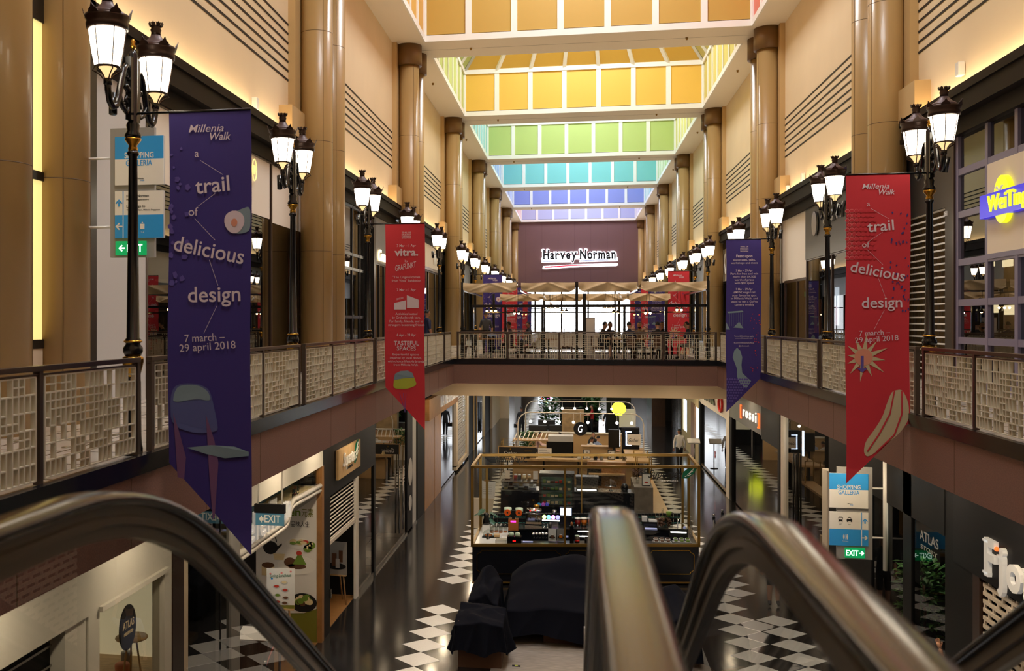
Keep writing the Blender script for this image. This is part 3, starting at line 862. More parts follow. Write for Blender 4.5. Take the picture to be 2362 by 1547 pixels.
XL, XR = -7.57, 8.26
s = Shop('shopfront', 'upper left glass shopfront with tall white blind panels behind the purple pennant', XL, 1, 13.6)
s.panel('black_jamb', 'mullion_black', [(14.5, 14.72, ZU, 11)], 0, .12)
s.panel('grey_wall', 'grey_light', [(14.72, 16.7, ZU, 10.9)], 0, .05)
s.panel('white_blind', 'blind_white', [(17.0, 24.1, 9.32, 10.9), (24.28, 27.75, 9.25, 10.9)], 0, .03)
s.glass(16.8, 27.75, ZU + .1, 9.3)
s.grid('mullion_brown', [16.75, 19.4, 21.9, 24.2, 27.8], [ZU + .05, 10.75])
s.panel('jamb', 'mullion_black', [(27.75, 28.1, ZU, 10.9)], 0, .1)
m = MB('lit_yellow')
for a in (.17,): m.tube([(.08, 22.75 - 13.6 + a * cos(t) * .9, 10.35 - ZU + a * 1.5 * sin(t)) for t in [2 * pi * i / 20 for i in range(21)]], .015, 6)
m.build('ring_sign', s.o)
s.text('W', 22.75, 10.25, .2, .16, 'lit_yellow', .02, .07)
for y, z in ((19, 7.6), (23.2, 7.3), (26, 8.0)): s.lamp(y, y + .5, z, z + .06, 3.2)
s.panel('counter', 'interior_warm', [(17.5, 23, ZU, 6.3)], -3, -2.3)
s.panel('shelf', 'interior_mid', [(24.5, 27.3, z, z + .05) for z in (6.2, 7, 7.8)], -3.2, -2.8)
s.lamp(20.9, 21.25, 6.5, 7.4, 2.0, 'lit_cool')
o = thing('feather_flag', 'red feather flag behind the glass beside the second left column pair', 'flag', (-7.9, 26.95, ZU))
m = MB('red_gloss').poly([(0, .15), (.35, .15), (.36, 1.6), (.3, 2.5), (.16, 3.1), (.02, 3.3)], (0, 0, 0), YV, ZV, .01); m.build('flag_cloth', o)
m = MB('black_metal').tube([(0, 0, .0), (0, 0, 3.3)], .012); m.cyl(0, 0, 0, .03, .2); m.build('flag_pole', o)

s = Shop('shopfront', 'upper left black-framed shopfront with grey fascia behind the red exhibition pennant', XL, 1, 29.2)
s.glass(29.2, 37.0, ZU + .1, 10.7); s.glass(37.3, 41.3, ZU + .1, 8.95)
s.grid('mullion_black', [29.2, 30.6, 32.3, 33.5, 34.7, 35.4], [ZU + .05, 6.9, 8.55, 9.05, 10.7], .05)
s.panel('black_panel', 'mullion_black', [(35.4, 36.0, ZU, 10.75), (36.9, 37.3, ZU, 10.75)], 0, .12)
s.grid('mullion_black', [37.3, 38.3, 39.3, 40.3, 41.3], [ZU + .05, 8.98], .035)
s.panel('grey_fascia', 'shop_grey', [(37.3, 41.4, 9.0, 10.75)], 0, .08)
s.text('Commune', 39.4, 9.12, .42, 3.2, 'lit_warm', .04, .1, .01, .25)
for y, z, mt in ((32.6, 7.2, 'lit_warm'), (33.9, 7.1, 'lit_cool'), (38, 7.4, 'lit_cool'), (40, 7.5, 'lit_cool')): s.lamp(y, y + .9, z, z + .14, 2.5, mt)
s.panel('shelf', 'interior_warm', [(37.5, 41, z, z + .06) for z in (6.0, 6.5, 7.0)], -3, -2.6)

s = Shop('shopfront', 'upper left shopfront with pale timber-look fascia beyond the red exhibition pennant', XL, 1, 45.0)
s.panel('beige_fascia', 'shop_beige', [(45.2, 56.3, 9.55, 10.75)], 0, .1)
s.panel('steel_head', 'steel', [(45.2, 56.3, 9.4, 9.55)], 0, .16)
s.glass(45.2, 56.3, ZU + .1, 9.4)
s.grid('mullion_black', [45.2, 48.6, 51.6, 54.2, 56.4], [ZU + .05, 9.4], .06)
s.panel('white_pilaster', 'shop_beige', [(47.6, 48.5, ZU, 9.4)], 0, .12)
s.text('W', 53.5, 9.8, .6, None, 'text_white', .04, .12)
for y in (46, 50, 53): s.lamp(y, y + 1.6, 7.5, 7.7, 2.0)
# farther bays, seen only obliquely
def plain_shop(side, k):
    x, sg = (XL, 1) if side == 'left' else (XR, -1)
    y0 = BY + BAY * k + 2.1; y1 = min(BY + BAY * (k + 1) - .6, END - .4)
    s = Shop('shopfront', 'far upper %s shopfront with grey fascia, %s bay from the near end' % (side, nth[k]), x, sg, y0)
    s.panel('fascia', 'shop_grey' if k % 2 else 'shop_beige', [(y0, y1, 9.2, 10.75)], 0, .08)
    s.glass(y0, y1, ZU + .1, 9.2)
    s.grid('mullion_black', [y0 + (y1 - y0) * i / 5 for i in range(6)], [ZU + .05, 9.2], .06)
    for i in range(3): s.lamp(y0 + 2 + i * 4, y0 + 3.4 + i * 4, 7.4, 7.55, 2)
for k in (3, 4, 5, 6):
    if k > 3 or True:
        if k != 2:
            if k >= 3: plain_shop('left', k)
            plain_shop('right', k)

# right side, nearest bay
s = Shop('shopfront', 'upper right shop with mauve window grid and lit yellow and blue sign', XR, -1, 13.4)
s.glass(14.0, 23.5, ZU + .1, 11.1)
s.grid('shop_mauve', [14.0, 15.6, 17.2, 18.8, 20.5, 21.88, 23.45], [ZU + .05, 6.34, 7.15, 8.02, 9.05, 9.97, 11.05], .07, -.03, .08)
s.panel('beige_sign_board', 'shop_beige', [(17.0, 21.8, 8.1, 9.9)], .03, .09)
s.panel('blank_opening', 'shop_mauve', [(17.0, 21.8, 8.0, 8.1)], .03, .09)
m = MB('sign_yellow'); m.disc((-.1, 20.86 - 13.4, 9.1 - ZU), -YV, ZV, .36, .46, .1, 28); m.build('yellow_oval', s.o)
s.panel('blue_bar', 'sign_indigo', [(19.0, 21.78, 8.8, 9.26)], .1, .24)
s.text('WeiTing', 20.45, 8.9, .3, 1.75, 'sign_yellow', .03, .25, .012)
s.text('\u4f5b\u5a77', 19.75, 9.5, .24, .5, 'sign_yellow', .03, .1, .0)
m = MB('text_white').poly([(-.2, .06), (-.08, .09), (0, .0), (.1, .08), (.2, .07), (.06, -.02), (0, -.08), (-.05, -.0)], (-.215, 20.9 - 13.4, 9.28 - ZU), -YV, ZV, .01); m.build('bird_emblem', s.o)
for z in (6.2, 6.75, 7.3): s.lamp(15, 20.2, z + .3, z + .36, 2.2, 'lit_cool')
s.panel('bright_display', 'lit_cool', [(15.5, 20.3, 7.0, 7.6)], -2.4, -2.35)
s.panel('shelf', 'white_paint', [(15, 20.4, z, z + .05) for z in (6.0, 6.6, 7.0)], -2.3, -1.8)
s.panel('counter', 'shop_mauve', [(20.5, 22.3, ZU, 8.0)], -1.6, -1.2)
s.panel('price_stand', 'black_metal', [(20.1, 20.5, 6.3, 6.7)], -.8, -.75)
s.panel('menu_box', 'blind_white', [(19.7, 20.4, 6.0, 6.25)], -.9, -.6)
s = Shop('shopfront', 'upper right charcoal shop closed by a white rolling grille behind the right lamp', XR, -1, 23.6)
s.panel('charcoal_fascia', 'shop_charcoal', [(23.6, 31.0, 9.3, 10.75)], 0, .1)
s.panel('charcoal_pier', 'shop_charcoal', [(23.6, 24.1, ZU, 9.3)], 0, .1)
s.glass(24.1, 27.5, ZU + .05, 9.3); s.panel('back_wall', 'interior_warm', [(24.1, 27.3, ZU, 9.2)], -2.0, -1.95)
s.panel('brown_jamb', 'mullion_brown', [(23.52, 23.62, ZU, 10.9)], 0, .12)
m = MB('white_paint')
for i in range(26): s.b(m, 24.1, 27.5, ZU + .1 + i * .152, ZU + .135 + i * .152, .02, .05)
m.use('shop_charcoal')
for i in range(17):
    for j in range(25):
        if (i + j) % 2: s.b(m, 24.1 + i * .2, 24.104 + i * .2, ZU + .1 + j * .152, ZU + .25 + j * .152, .03, .036)
m.build('rolling_grille', s.o)
for y, z in ((24.6, 8.0), (25.6, 8.05), (24.5, 6.9), (25.4, 6.95)): s.lamp(y, y + .5, z, z + .22, 1.5)
s.text('151', 24.0, 9.1, .1, None, 'text_white', .02, .11)
s = Shop('shopfront', 'upper right charcoal fascia shop with silver lettering beside the red pennant', XR, -1, 31.0)
s.panel('charcoal_fascia', 'shop_charcoal', [(31.0, 37.8, 8.95, 10.75)], 0, .1)
s.glass(31.0, 37.8, ZU + .1, 8.95, 'shop_glass')
s.grid('mullion_brown', [31.0, 34.3, 37.85], [ZU + .05, 8.95], .04)
s.text('PLAY', 33.6, 9.98, .45, 2.6, 'steel', .06, .12, .015)
m = MB('steel'); m.disc((-.14, 36.1 - 31, 10.1 - ZU), -YV, ZV, .36, .42, .05); m.build('round_emblem', s.o)
s.panel('display_block', 'interior_warm', [(32, 34, ZU, 6.4), (35, 36, ZU, 7.2)], -2.4, -1.6)
s.lamp(32, 33.2, 7.5, 7.65, 2.4); s.lamp(35, 36, 7.2, 7.3, 2.4)
s = Shop('shopfront', 'upper right shop with a big cream blind and lit posters by the purple event pennant', XR, -1, 37.8)
s.panel('cream_blind', 'blind_white', [(37.95, 42.8, 8.3, 10.75)], 0, .04)
s.glass(37.95, 41.5, ZU + .1, 8.3)
s.grid('mullion_brown', [37.9, 39.4, 41.6], [ZU + .05, 8.3], .05)
s.panel('poster', 'print_peach', [(40.2, 40.7, 6.3, 7.6), (40.85, 41.3, 6.3, 7.6)], -1.0, -.98)
s.lamp(38.4, 38.9, 6.6, 8.0, 1.2, 'lit_cool'); s.panel('red_poster', 'red_gloss', [(38.5, 38.8, 6.5, 7.3)], -1.1, -1.05)
s.panel('exit_box', 'exit_green', [(40.4, 41.0, 7.72, 7.9)], -.6, -.55); s.panel('blue_screen', 'sign_blue', [(40.0, 41.0, 8.02, 8.25)], -.6, -.55)
s = Shop('shopfront', 'upper right shop with beige fascia and a tall letter K behind the purple pennant', XR, -1, 45.4)
s.panel('beige_fascia', 'shop_beige', [(45.4, 58.2, 8.9, 10.75)], 0, .05)
s.glass(45.4, 58.2, ZU + .1, 8.9); s.grid('mullion_black', [45.4, 48.6, 52, 55.2, 58.3], [ZU + .05, 8.9], .07)
s.text('K', 57.4, 9.4, 1.05, .9, 'text_white', .03, .07, .02)

# lit panel between the nearest left columns
o = thing('light_panel', 'tall glowing yellow panel between the two nearest left columns', 'light panel', (CXL, 11.93, ZU))
MB('lit_yellow').box(-.03, .03, -.3, .3, 1.15, 3.25).box(-.03, .03, -.3, .3, 3.37, 5.35).build('glowing_sheet', o)
for a, b in ((1.03, 1.15), (3.25, 3.37), (5.35, 5.75)): MB('mullion_black').box(-.05, .05, -.31, .31, a, b).build('dark_rail', o)
MB('shop_beige').box(-.04, .04, -.3, .3, 0, 1.03).build('base_panel', o)
# hanging directory signs
def icons(m, kind, x, z, k):
    P = lambda pts: m.poly([(a * k, b * k) for a, b in pts], (x, -.0085, z), XV, ZV, .002)
    if kind == 'up': P([(-.12, -.5), (.12, -.5), (.12, .1), (.12, .1), (-.12, .1)]); P([(-.5, .0), (0, .5), (.5, 0), (.36, -.14), (0, .22), (-.36, -.14)])
    if kind == 'left': P([(-.2, -.1), (.5, -.1), (.5, .1), (-.2, .1)]); P([(0, .5), (-.5, 0), (0, -.5), (.14, -.36), (-.22, 0), (.14, .36)])
    if kind == 'right': P([(-.5, -.1), (.2, -.1), (.2, .1), (-.5, .1)]); P([(0, .5), (-.14, .36), (.22, 0), (-.14, -.36), (0, -.5), (.5, 0)])
    if kind == 'train':
        P([(-.35, -.3), (.35, -.3), (.4, .4), (.3, .5), (-.3, .5), (-.4, .4)]); m.use('sign_white'); m.poly([(-.26 * k, -.02 * k), (.26 * k, -.02 * k), (.26 * k, .3 * k), (-.26 * k, .3 * k)], (x, -.0112, z), XV, ZV, .001); m.use('ink')
        P([(-.4, -.5), (-.3, -.5), (-.1, -.3), (-.22, -.3)]); P([(.4, -.5), (.3, -.5), (.1, -.3), (.22, -.3)])
    if kind == 'taxi':
        P([(-.5, -.3), (.5, -.3), (.5, .05), (.36, .12), (.26, .4), (-.26, .4), (-.36, .12), (-.5, .05)]); P([(-.12, .4), (.12, .4), (.12, .52), (-.12, .52)]); P([(-.45, -.45), (-.25, -.45), (-.25, -.3), (-.45, -.3)]); P([(.25, -.45), (.45, -.45), (.45, -.3), (.25, -.3)])
        m.use('sign_white'); m.poly([(-.25 * k, .12 * k), (.25 * k, .12 * k), (.18 * k, .32 * k), (-.18 * k, .32 * k)], (x, -.0112, z), XV, ZV, .001); m.use('ink')
    if kind == 'wc':
        for s_ in (-.3, .3):
            m.disc((x + s_ * k, -.0085, z + .42 * k), XV, ZV, .1 * k, None, .002, 10); P([(s_ - .14, -.1), (s_ - .06, -.5), (s_ + .06, -.5), (s_ + .14, -.1), (s_ + .14, .28), (s_ - .14, .28)])
        P([(-.02, -.5), (.02, -.5), (.02, .5), (-.02, .5)])
    if kind == 'lift': P([(-.3, -.5), (.3, -.5), (.3, .2), (-.3, .2)]); P([(-.15, .28), (.15, .28), (0, .5)])
def board(o, name, x0, x1, z0, z1, split, low_first, bar=None):
    m = MB('grey_light').box(x0, x1, 0, .05, z0, z1)
    m.use('sign_white').box(x0, x1 - .0, -.006, 0, split, z1).use('sign_blue').box(x0, x1, -.006, 0, z0, split) if not low_first else m.use('sign_blue').box(x0, x1, -.006, 0, split, z1).use('sign_white').box(x0, x1, -.006, 0, z0, split)
    if bar: m.use('sign_blue').box(bar - .006, bar + .006, -.008, -.006, split, z1).use('sign_white').box(bar - .006, bar + .006, -.008, -.006, z0, split)
    return m.build(name, o)
def directory(loc, label, mirror, k=1.0):
    o = thing('directory_sign', label, 'sign', loc)
    X = (lambda a: a) if not mirror else (lambda a: .7 - a)
    bx = lambda m, a, b, *r: m.box(min(X(a), X(b)), max(X(a), X(b)), *r)
    m = MB('grey_panel'); bx(m, 0, .64, .02, .08, 0, 1.76); m.build('grey_back_panel', o)
    m = MB('white_gloss')
    q = -.24 if mirror else -.42
    for z in (.42, 1.36): m.tube([(X(q), .05, z), (X(0), .05, z)], .018, 8)
    if mirror: m.tube([(X(q), .05, -.2), (X(q), .05, 2.0)], .045, 10)
    m.build('support_rod', o)
    a, b = sorted((X(.08), X(.78)))
    b1 = board(o, 'upper_board', a, b, .98, 1.64, 1.33, True)
    m = MB('sign_white').text('SHOPPING', ((a + b) / 2, -.007, 1.345), XV, ZV, .075, .42, 'c', .002, .012)
    m.use('sign_blue').text('GALLERIA', ((a + b) / 2, -.007, 1.24), XV, ZV, .075, .38, 'c', .002, .012)
    m.use('ink').text('Millenia', ((a + b) / 2 + .02, -.007, 1.055), XV, ZV, .02, .09, 'c', .002, 0, .3).use('sign_blue').text('Walk', ((a + b) / 2 + .05, -.007, 1.03), XV, ZV, .02, .06, 'c', .002, 0, .3)
    m.build('lettering', b1)
    bar = X(.2)
    if mirror: bar = X(.2)
    b2 = board(o, 'lower_board', a, b, .26, .9, .575, False, bar)
    m = MB('sign_blue')
    ax = (a + bar) / 2 if not mirror else (b + bar) / 2
    icons(m, 'up', ax, .74, .1); m.use('sign_white'); icons(m, 'right' if mirror else 'left', ax, .42, .1)
    m.use('ink')
    if mirror:
        icons(m, 'train', a + .2, .76, .1); m.use('ink'); icons(m, 'taxi', a + .36, .76, .1); m.use('ink').text('MRT', (a + .2, -.007, .66), XV, ZV, .016, None, 'c', .002).text('Taxi', (a + .36, -.007, .66), XV, ZV, .016, None, 'c', .002)
        m.use('sign_white'); icons(m, 'wc', a + .29, .43, .1); m.use('sign_white').text('Restrooms', (a + .29, -.007, .34), XV, ZV, .016, None, 'c', .002)
    else:
        m.text('Harvey Norman', (bar + .05, -.007, .815), XV, ZV, .034, .32, 'l', .002, .008).text('Flagship Superstore', (bar + .05, -.007, .77), XV, ZV, .024, .32, 'l', .002)
        m.text('Linkbridge to', (bar + .05, -.007, .675), XV, ZV, .034, .27, 'l', .002, .008).text('The Ritz-Carlton, Millenia Singapore', (bar + .05, -.007, .63), XV, ZV, .022, .48, 'l', .002)
        m.use('sign_white'); icons(m, 'lift', bar + .28, .43, .1); m.use('sign_white').text('To B', (bar + .28, -.007, .33), XV, ZV, .016, None, 'c', .002)
    m.build('lettering', b2)
    e0, e1 = sorted((X(.09), X(.53))) if not mirror else sorted((X(.14), X(.5)))
    eb = MB('exit_green').box(e0, e1, -.01, .03, .03, .22).build('exit_box', o)
    m = MB('exit_letters')
    c_ = (e0 + e1) / 2
    m.text('EXIT', (c_ + (-.05 if mirror else .06), -.011, .075), XV, ZV, .1, .22, 'c', .002, .012)
    icons(m, 'right' if mirror else 'left', c_ + (.12 if mirror else -.13), .125, .09)
    m.build('lettering', eb)
    return o
directory((-6.24, 12.7, 7.62), 'blue and white directory sign with green exit box hanging beside the second left column', False)
# white loudspeaker boxes fixed to the upper walls
SPK = [(8.12, 23.1, 12.14, 'white loudspeaker box on the upper right wall above the yellow oval sign'), (8.12, 40.6, 11.85, 'white loudspeaker box on the upper right wall by the second column pair'), (8.12, 38.0, 11.95, 'smaller-looking white loudspeaker above the charcoal fascia'), (-7.52, 22.9, 11.95, 'white loudspeaker box on the upper left wall above the blind panels')]
p = None
for x, y, z, lab in SPK:
    if p is None: p = MB('white_paint').box(-.07, .07, -.1, .1, -.15, .15).build('loudspeaker', label=lab, cat='loudspeaker', group='white loudspeakers on the upper walls', loc=(x, y, z), bevel=.02)
    else: dup(p, (x, y, z), 0, lab)
# lit store sign on the brown end wall
o = thing('store_sign', 'large lit store sign with black serif lettering on the brown end wall', 'sign', (0.55, END - .3, 0))
SERIF = {'H': [(.1, 0), (.9, 0), (.1, 1), (.9, 1)], 'N': [(.1, 0), (.1, 1), (.9, 1)], 'a': [(.93, 0)], 'r': [(.25, 0), (.12, .74)], 'v': [(.1, .74), (.9, .74)], 'y': [(.1, .74), (.9, .74)],
         'm': [(.08, 0), (.5, 0), (.92, 0), (.03, .74)], 'n': [(.12, 0), (.88, 0), (.05, .74)], 'F': [(.12, 0), (.12, 1)], 'j': [(.45, .74)], 'd': [(.92, 0), (.8, 1)]}
def serif_text(m, s, o, u, v, h, w, d, bold=.03, grow=0.0):
    """bold lettering with slab serifs; grow > 0 gives the wider backing outline"""
    o, u, v = Vector(o), Vector(u), Vector(v); n = u.cross(v).normalized()
    tot = 0; pos = []
    for ch in s:
        if ch == ' ': tot += .34; pos.append(None); continue
        W = glyphs(ch, bold)[2]; pos.append((tot, W)); tot += W + .16
    tot -= .16; k = w / tot
    for ch, p in zip(s, pos):
        if p is None: continue
        m.text(ch, o + u * (p[0] + p[1] / 2) * k, u, v, h, p[1] * k * (1 + grow * .6), 'c', d, bold + grow * .35)
        for fx, lv in SERIF.get(ch, ()):
            cx = (p[0] + fx * p[1]) * k; hw = (.17 + grow * .8) * k; th = (.035 + grow * .6) * h
            z = {0: .045, .74: .71, 1: .955}[lv] * h
            m.poly([(cx - hw, z - th), (cx + hw, z - th), (cx + hw, z + th), (cx - hw, z + th)], o, u, v, d)
mat('sign_backlit', (250, 250, 255), .4, emit=1.6); mat('sign_black', (6, 8, 16), .4); mat('sign_red_stroke', (232, 30, 70), .4, emit=.5); mat('sign_blue_line', (70, 110, 190), .4, emit=.3)
m = MB('sign_backlit')
serif_text(m, 'Harvey Norman', (-4.3, -.12, 14.1), XV, ZV, 1.12, 8.6, .1, .03, .13)
for pts in ([(-4.4, 13.72), (-1.0, 13.74), (-.9, 14.06), (-4.4, 14.02)], [(.0, 13.74), (4.45, 13.82), (4.45, 14.12), (.1, 14.04)], [(-4.3, 12.98), (-3.9, 12.95), (-1, 13.12), (4.3, 13.24), (4.5, 13.36), (4.4, 13.55), (1, 13.52), (-1.5, 13.44), (-4.2, 13.3)],
            [(-4.2, 14.02), (4.1, 14.1), (4.1, 14.6), (-4.2, 14.5)]): m.poly(pts, (0, 0, 0), XV, ZV, .18)
m.build('backlit_outline', o)
m = MB('sign_black'); serif_text(m, 'Harvey Norman', (-4.2, -.26, 14.12), XV, ZV, 1.05, 8.4, .03, .035); m.build('lettering', o)
m = MB('sign_blue_line').poly([(-4.25, 13.83), (-1.2, 13.86), (-1.2, 13.92), (-4.25, 13.89)], (0, -.2, 0), XV, ZV, .02).poly([(.1, 13.87), (4.3, 13.95), (4.3, 14.01), (.1, 13.93)], (0, -.2, 0), XV, ZV, .02)
m.use('sign_red_stroke').poly([(-4.1, 13.1), (-3.2, 13.12), (-1.3, 13.27), (1, 13.34), (4, 13.4), (1, 13.42), (-1.3, 13.38), (-3.2, 13.28), (-4.0, 13.18)], (0, -.2, 0), XV, ZV, .02)
m.build('underline_stroke', o)
# ---------------------------------------------------------------- lower level shops
MB('interior_mid').box(-11.2, -11, -6, END, 0, 4.56).build('wall_lower_left', kind=S)
MB('interior_mid').box(11.6, 11.8, -6, END, 0, 4.56).build('wall_lower_right', kind=S)
for y in (4.8, 13.0, 15.05, 20.53, 26.05, 35.0, 44.3, 49.6, 70.5, 100.2): MB('interior_dark').box(-11, SLX - .2, y, y + .04, 0, 4.55).build('wall_lower_partition', kind=S)
for y in (8.2, 17.2, 24.72, 30.05, 40.15, 48.85, 70, 110.2): MB('interior_dark').box(SRX + .2, 11.6, y, y + .04, 0, 4.55).build('wall_lower_partition', kind=S)
mat('added_downlight_glow', (255, 232, 196), .4, emit=280); mat('added_lamp_glow', (255, 248, 230), .4, emit=25); mat('shop_black', (26, 26, 29), .5, spec=.15); glass('dim_glass', (214, 214, 208), .02, 0, 7.0); mat('white_fascia', (226, 222, 212), .5); mat('lit_cream', (255, 240, 200), .5, emit=.55)
mat('olive_paint', (120, 120, 40), .6); mat('poster_white', (230, 226, 220), .45); mat('food_green', (110, 140, 50), .6); mat('food_red', (190, 56, 40), .6); mat('food_brown', (96, 62, 40), .6); mat('food_cream', (226, 206, 160), .6)
mat('leaf_green', (58, 104, 44), .5); mat('leaf_blue', (44, 92, 70), .4); mat('teal_panel', (60, 108, 128), .4); mat('exit_face', (70, 116, 136), .4, emit=.25); mat('letter_white', (244, 242, 238), .4, emit=.15)
mat('orange_lit', (255, 120, 50), .4, emit=1.0); mat('rossi_lit', (255, 246, 236), .4, emit=.9); mat('tin_green', (0, 100, 72), .4)
p = None; i = 0  # lamps out of sight, added to brighten the lower level
for side, x in (('left', -4.5), ('right', 5.1)):
    for y in (8, 11, 14, 17, 19.6, 22.5, 25.5, 28.5, 31.5, 34.5):
        lab = 'added unseen round lamp under the %s walkway, %s from the near end' % (side, (nth + ['ninth', 'tenth'])[i % 10]); i += 1
        if p is None: p = MB('added_downlight_glow').disc((0, 0, 0), XV, -YV, .09, None, .01).build('added_downlight', label=lab, cat='light', group='added lamps of the lower level', loc=(x, y, 4.545))
        else: dup(p, (x, y, 4.545), 0, lab)
for y in (39.5, 42, 44.5, 47, 49.5):  # more added lamps, brightening the dark zone under the bridge
    for x in (-4, -1.3, 1.5, 4.3): dup(p, (x, y, 3.935), 0, 'added unseen round lamp under the bridge, %s' % ('%s of its row, row %d' % ({-4: 'left end', -1.3: 'left middle', 1.5: 'right middle', 4.3: 'right end'}[x], int((y - 37) / 2.5))))

for x in (-3.4, -1.2, 1.2, 3.6): dup(p, (x, 36.0, 4.545), 0, 'added unseen round lamp in front of the beam under the bridge, %s' % {-3.4: 'leftmost', -1.2: 'second from left', 1.2: 'second from right', 3.6: 'rightmost'}[x])  # row added to light the beam face and the floor below

# --- left side, from the viewer on
s = Shop('lower_shopfront', 'white lower left shopfront with lit window and hanging black oval sign', SLX, 1, 5.0, 0)
s.panel('white_fascia', 'white_fascia', [(4, 10.12, 3.55, 4.2)], 0, .1)
s.panel('white_surround', 'white_fascia', [(9.65, 10.1, 0, 3.55), (10.16, 10.42, 0, 4.2), (12.22, 12.45, 0, 4.2), (10.42, 12.22, 3.55, 4.2), (10.42, 12.22, 0, .4)], -.12, .05)
s.panel('window_ledge', 'white_fascia', [(10.4, 12.26, 3.5, 3.56)], 0, .1)
m = MB('black_matte')
s.b(m, 5, 9.7, 0, 3.55, -.18, -.14)
m.use('steel')
for k in range(16): s.b(m, 5, 9.65, .2 + k * .21, .225 + k * .21, -.14, -.1)
m.build('dark_shutter', s.o)
s.glass(10.42, 12.22, .4, 3.55, 'dim_glass', -.02)
m = MB('ink'); m.disc((.03, 6.16, 3.1), YV, ZV, .22, .27, .015, 28); m.build('oval_sign', s.o)
s.text('ATLAS', 11.16, 3.1, .085, .3, 'food_cream', .004, .047); s.text('\u00b7 PRESENTES \u00b7', 11.16, 3.02, .035, .28, 'food_cream', .004, .047)
s.panel('lit_back_wall', 'lit_cream', [(10.0, 12.96, .4, 3.6)], -2.6, -2.55)
s.panel('side_wall', 'lit_cream', [(12.9, 12.96, .4, 3.6)], -2.5, -.15)
s.panel('window_floor', 'timber_pale', [(10.0, 12.88, 2.1, 2.15)], -2.5, -.05)
o = thing('side_table', 'round pale wooden table inside the lit white shop window', 'table', (SLX - .35, 12.1, 2.15))
MB('timber_pale').lathe([(.2, .5), (.21, .515), (.2, .53)], n=24).build('tabletop', o)
for k in range(3): MB('timber_pale').tube([(.06 * cos(k * 2.1), .06 * sin(k * 2.1), .5), (.14 * cos(k * 2.1), .14 * sin(k * 2.1), 0)], .013).build('leg', o)
MB('print_peach').lathe([(.03, 0), (.06, .03), (.04, .07)], SLX - .36, 12.08, 2.68).build('bowl', label='small peach bowl on the round table in the shop window', cat='bowl')
MB('print_peach').lathe([(.09, 0), (.1, .1), (.085, .12)], SLX - .55, 12.25, 2.15).build('canister', label='low round pink canister on the shop window floor', cat='canister')
MB('grey_panel').lathe([(.07, 0), (.075, .17), (.07, .19)], SLX - .6, 12.48, 2.15).build('canister', label='grey canister with pale lid beside the pink one in the shop window', cat='canister')

s = Shop('lower_shopfront', 'dark-framed lower left glass corner between white shop and restaurant', SLX, 1, 12.45, 0)
s.panel('dark_frame', 'mullion_brown', [(12.47, 12.85, 0, 4.2)], 0, .06); s.panel('beige_strip', 'shop_beige', [(12.85, 13.02, 0, 4.2)], 0, .05)
s.glass(13.02, 14.75, .1, 4.2, 'shop_glass'); s.panel('glass_joint', 'mullion_black', [(14.36, 14.38, 0, 4.2)], 0, .03)
s.panel('grey_pier', 'grey_panel', [(14.75, 15.15, 0, 4.2)], -.2, .06)
s.panel('display_shelf', 'interior_warm', [(13.1, 14.8, .8, .9), (13.1, 14.8, 1.8, 1.9)], -1.2, -.5)

s = Shop('restaurant_front', 'open lower left restaurant with white curved trim and big white letters', SLX, 1, 15.2, 0)
s.panel('white_fascia', 'white_fascia', [(15.2, 20.48, 3.7, 4.25)], -.05, .06)
# the stepped white trim under the letter vitrine
up = [(15.2, 3.05), (17.72, 3.05), (17.9, 3.08), (18.0, 3.18), (18.12, 3.3), (18.3, 3.35), (20.34, 3.3)]
m = MB('white_gloss')
for dz, r in ((0, .05), (-.1, .04)):
    m.tube([(.03, a - 15.2, b + dz) for a, b in up], r, 8)
m.build('curved_trim', s.o)
s.glass(15.2, 20.34, 3.1, 3.7, 'clear_glass', .0)
m = MB('letter_white')
m.text('elemen', (.02, .25, 3.12), YV, ZV, .46, 2.5, 'l', .08, .0); m.build('lettering', s.o)
s.panel('vitrine_back', 'teal_panel', [(15.2, 20.34, 3.1, 3.7)], -.6, -.55); s.panel('vitrine_floor', 'food_cream', [(15.2, 17.8, 3.0, 3.04), (18.2, 20.3, 3.26, 3.29)], -.55, .0)
s.panel('timber_jamb', 'timber_mid', [(20.34, 20.52, 0, 3.7)], -.05, .07)
s.panel('menu_lettering_board', 'sign_white', [(17.3, 17.75, 3.1, 3.5)], -.15, -.12)
m = MB('added_lamp_glow').box(-.9, -.5, 2.2, 2.6, 2.94, 2.97); m.build('added_lamp', s.o)  # added lamp that brightens the poster wall and the easel
s.panel('dark_back_wall', 'timber_dark', [(15.2, 20.3, 0, 3.1)], -2.2, -2.1)
s.panel('floor_boards', 'floor_boards', [(15.2, 20.4, .0, .012)], -2.2, -.02)
s.text('\u54c1\u5473\u4eba\u751f', 18.9, 3.35, .12, .5, 'ink', .01, -.1)
# poster wall facing the viewer
o = thing('poster_wall', 'tall white restaurant poster wall printed with food dishes above an olive base', 'poster', (-6.3, 20.32, 0))
MB('poster_white').poly([(-.35, .74), (0, .66), (.35, .6), (.7, .62), (.97, .72), (.97, 3.3), (-.35, 3.3)], (0, 0, 0), XV, ZV, .02).build('poster_sheet', o)
MB('olive_paint').box(-.35, .97, -.015, .03, 0, 1.0).build('olive_base', o)
def dish(m, x, z, a, b, food, rim='poster_white', k=7):
    m.use(rim).disc((x, -.026, z), XV, ZV, a, b, .004, 24)
    r = random.Random(int(x * 100 + z * 977))
    for i in range(k):
        m.use(r.choice(food)).disc((x + r.uniform(-.55, .55) * a, -.031 - i * .0004, z + r.uniform(-.1, .6) * b), XV, ZV, a * .24, b * .32, .003, 8)
m = MB('poster_white')
dish(m, .6, 2.08, .3, .11, ['food_green', 'food_red', 'food_cream'], 'white_paint', 16)
dish(m, .86, 2.05, .09, .08, ['food_cream'], 'food_green', 2); dish(m, .78, 1.98, .09, .08, ['food_cream'], 'food_green', 2)
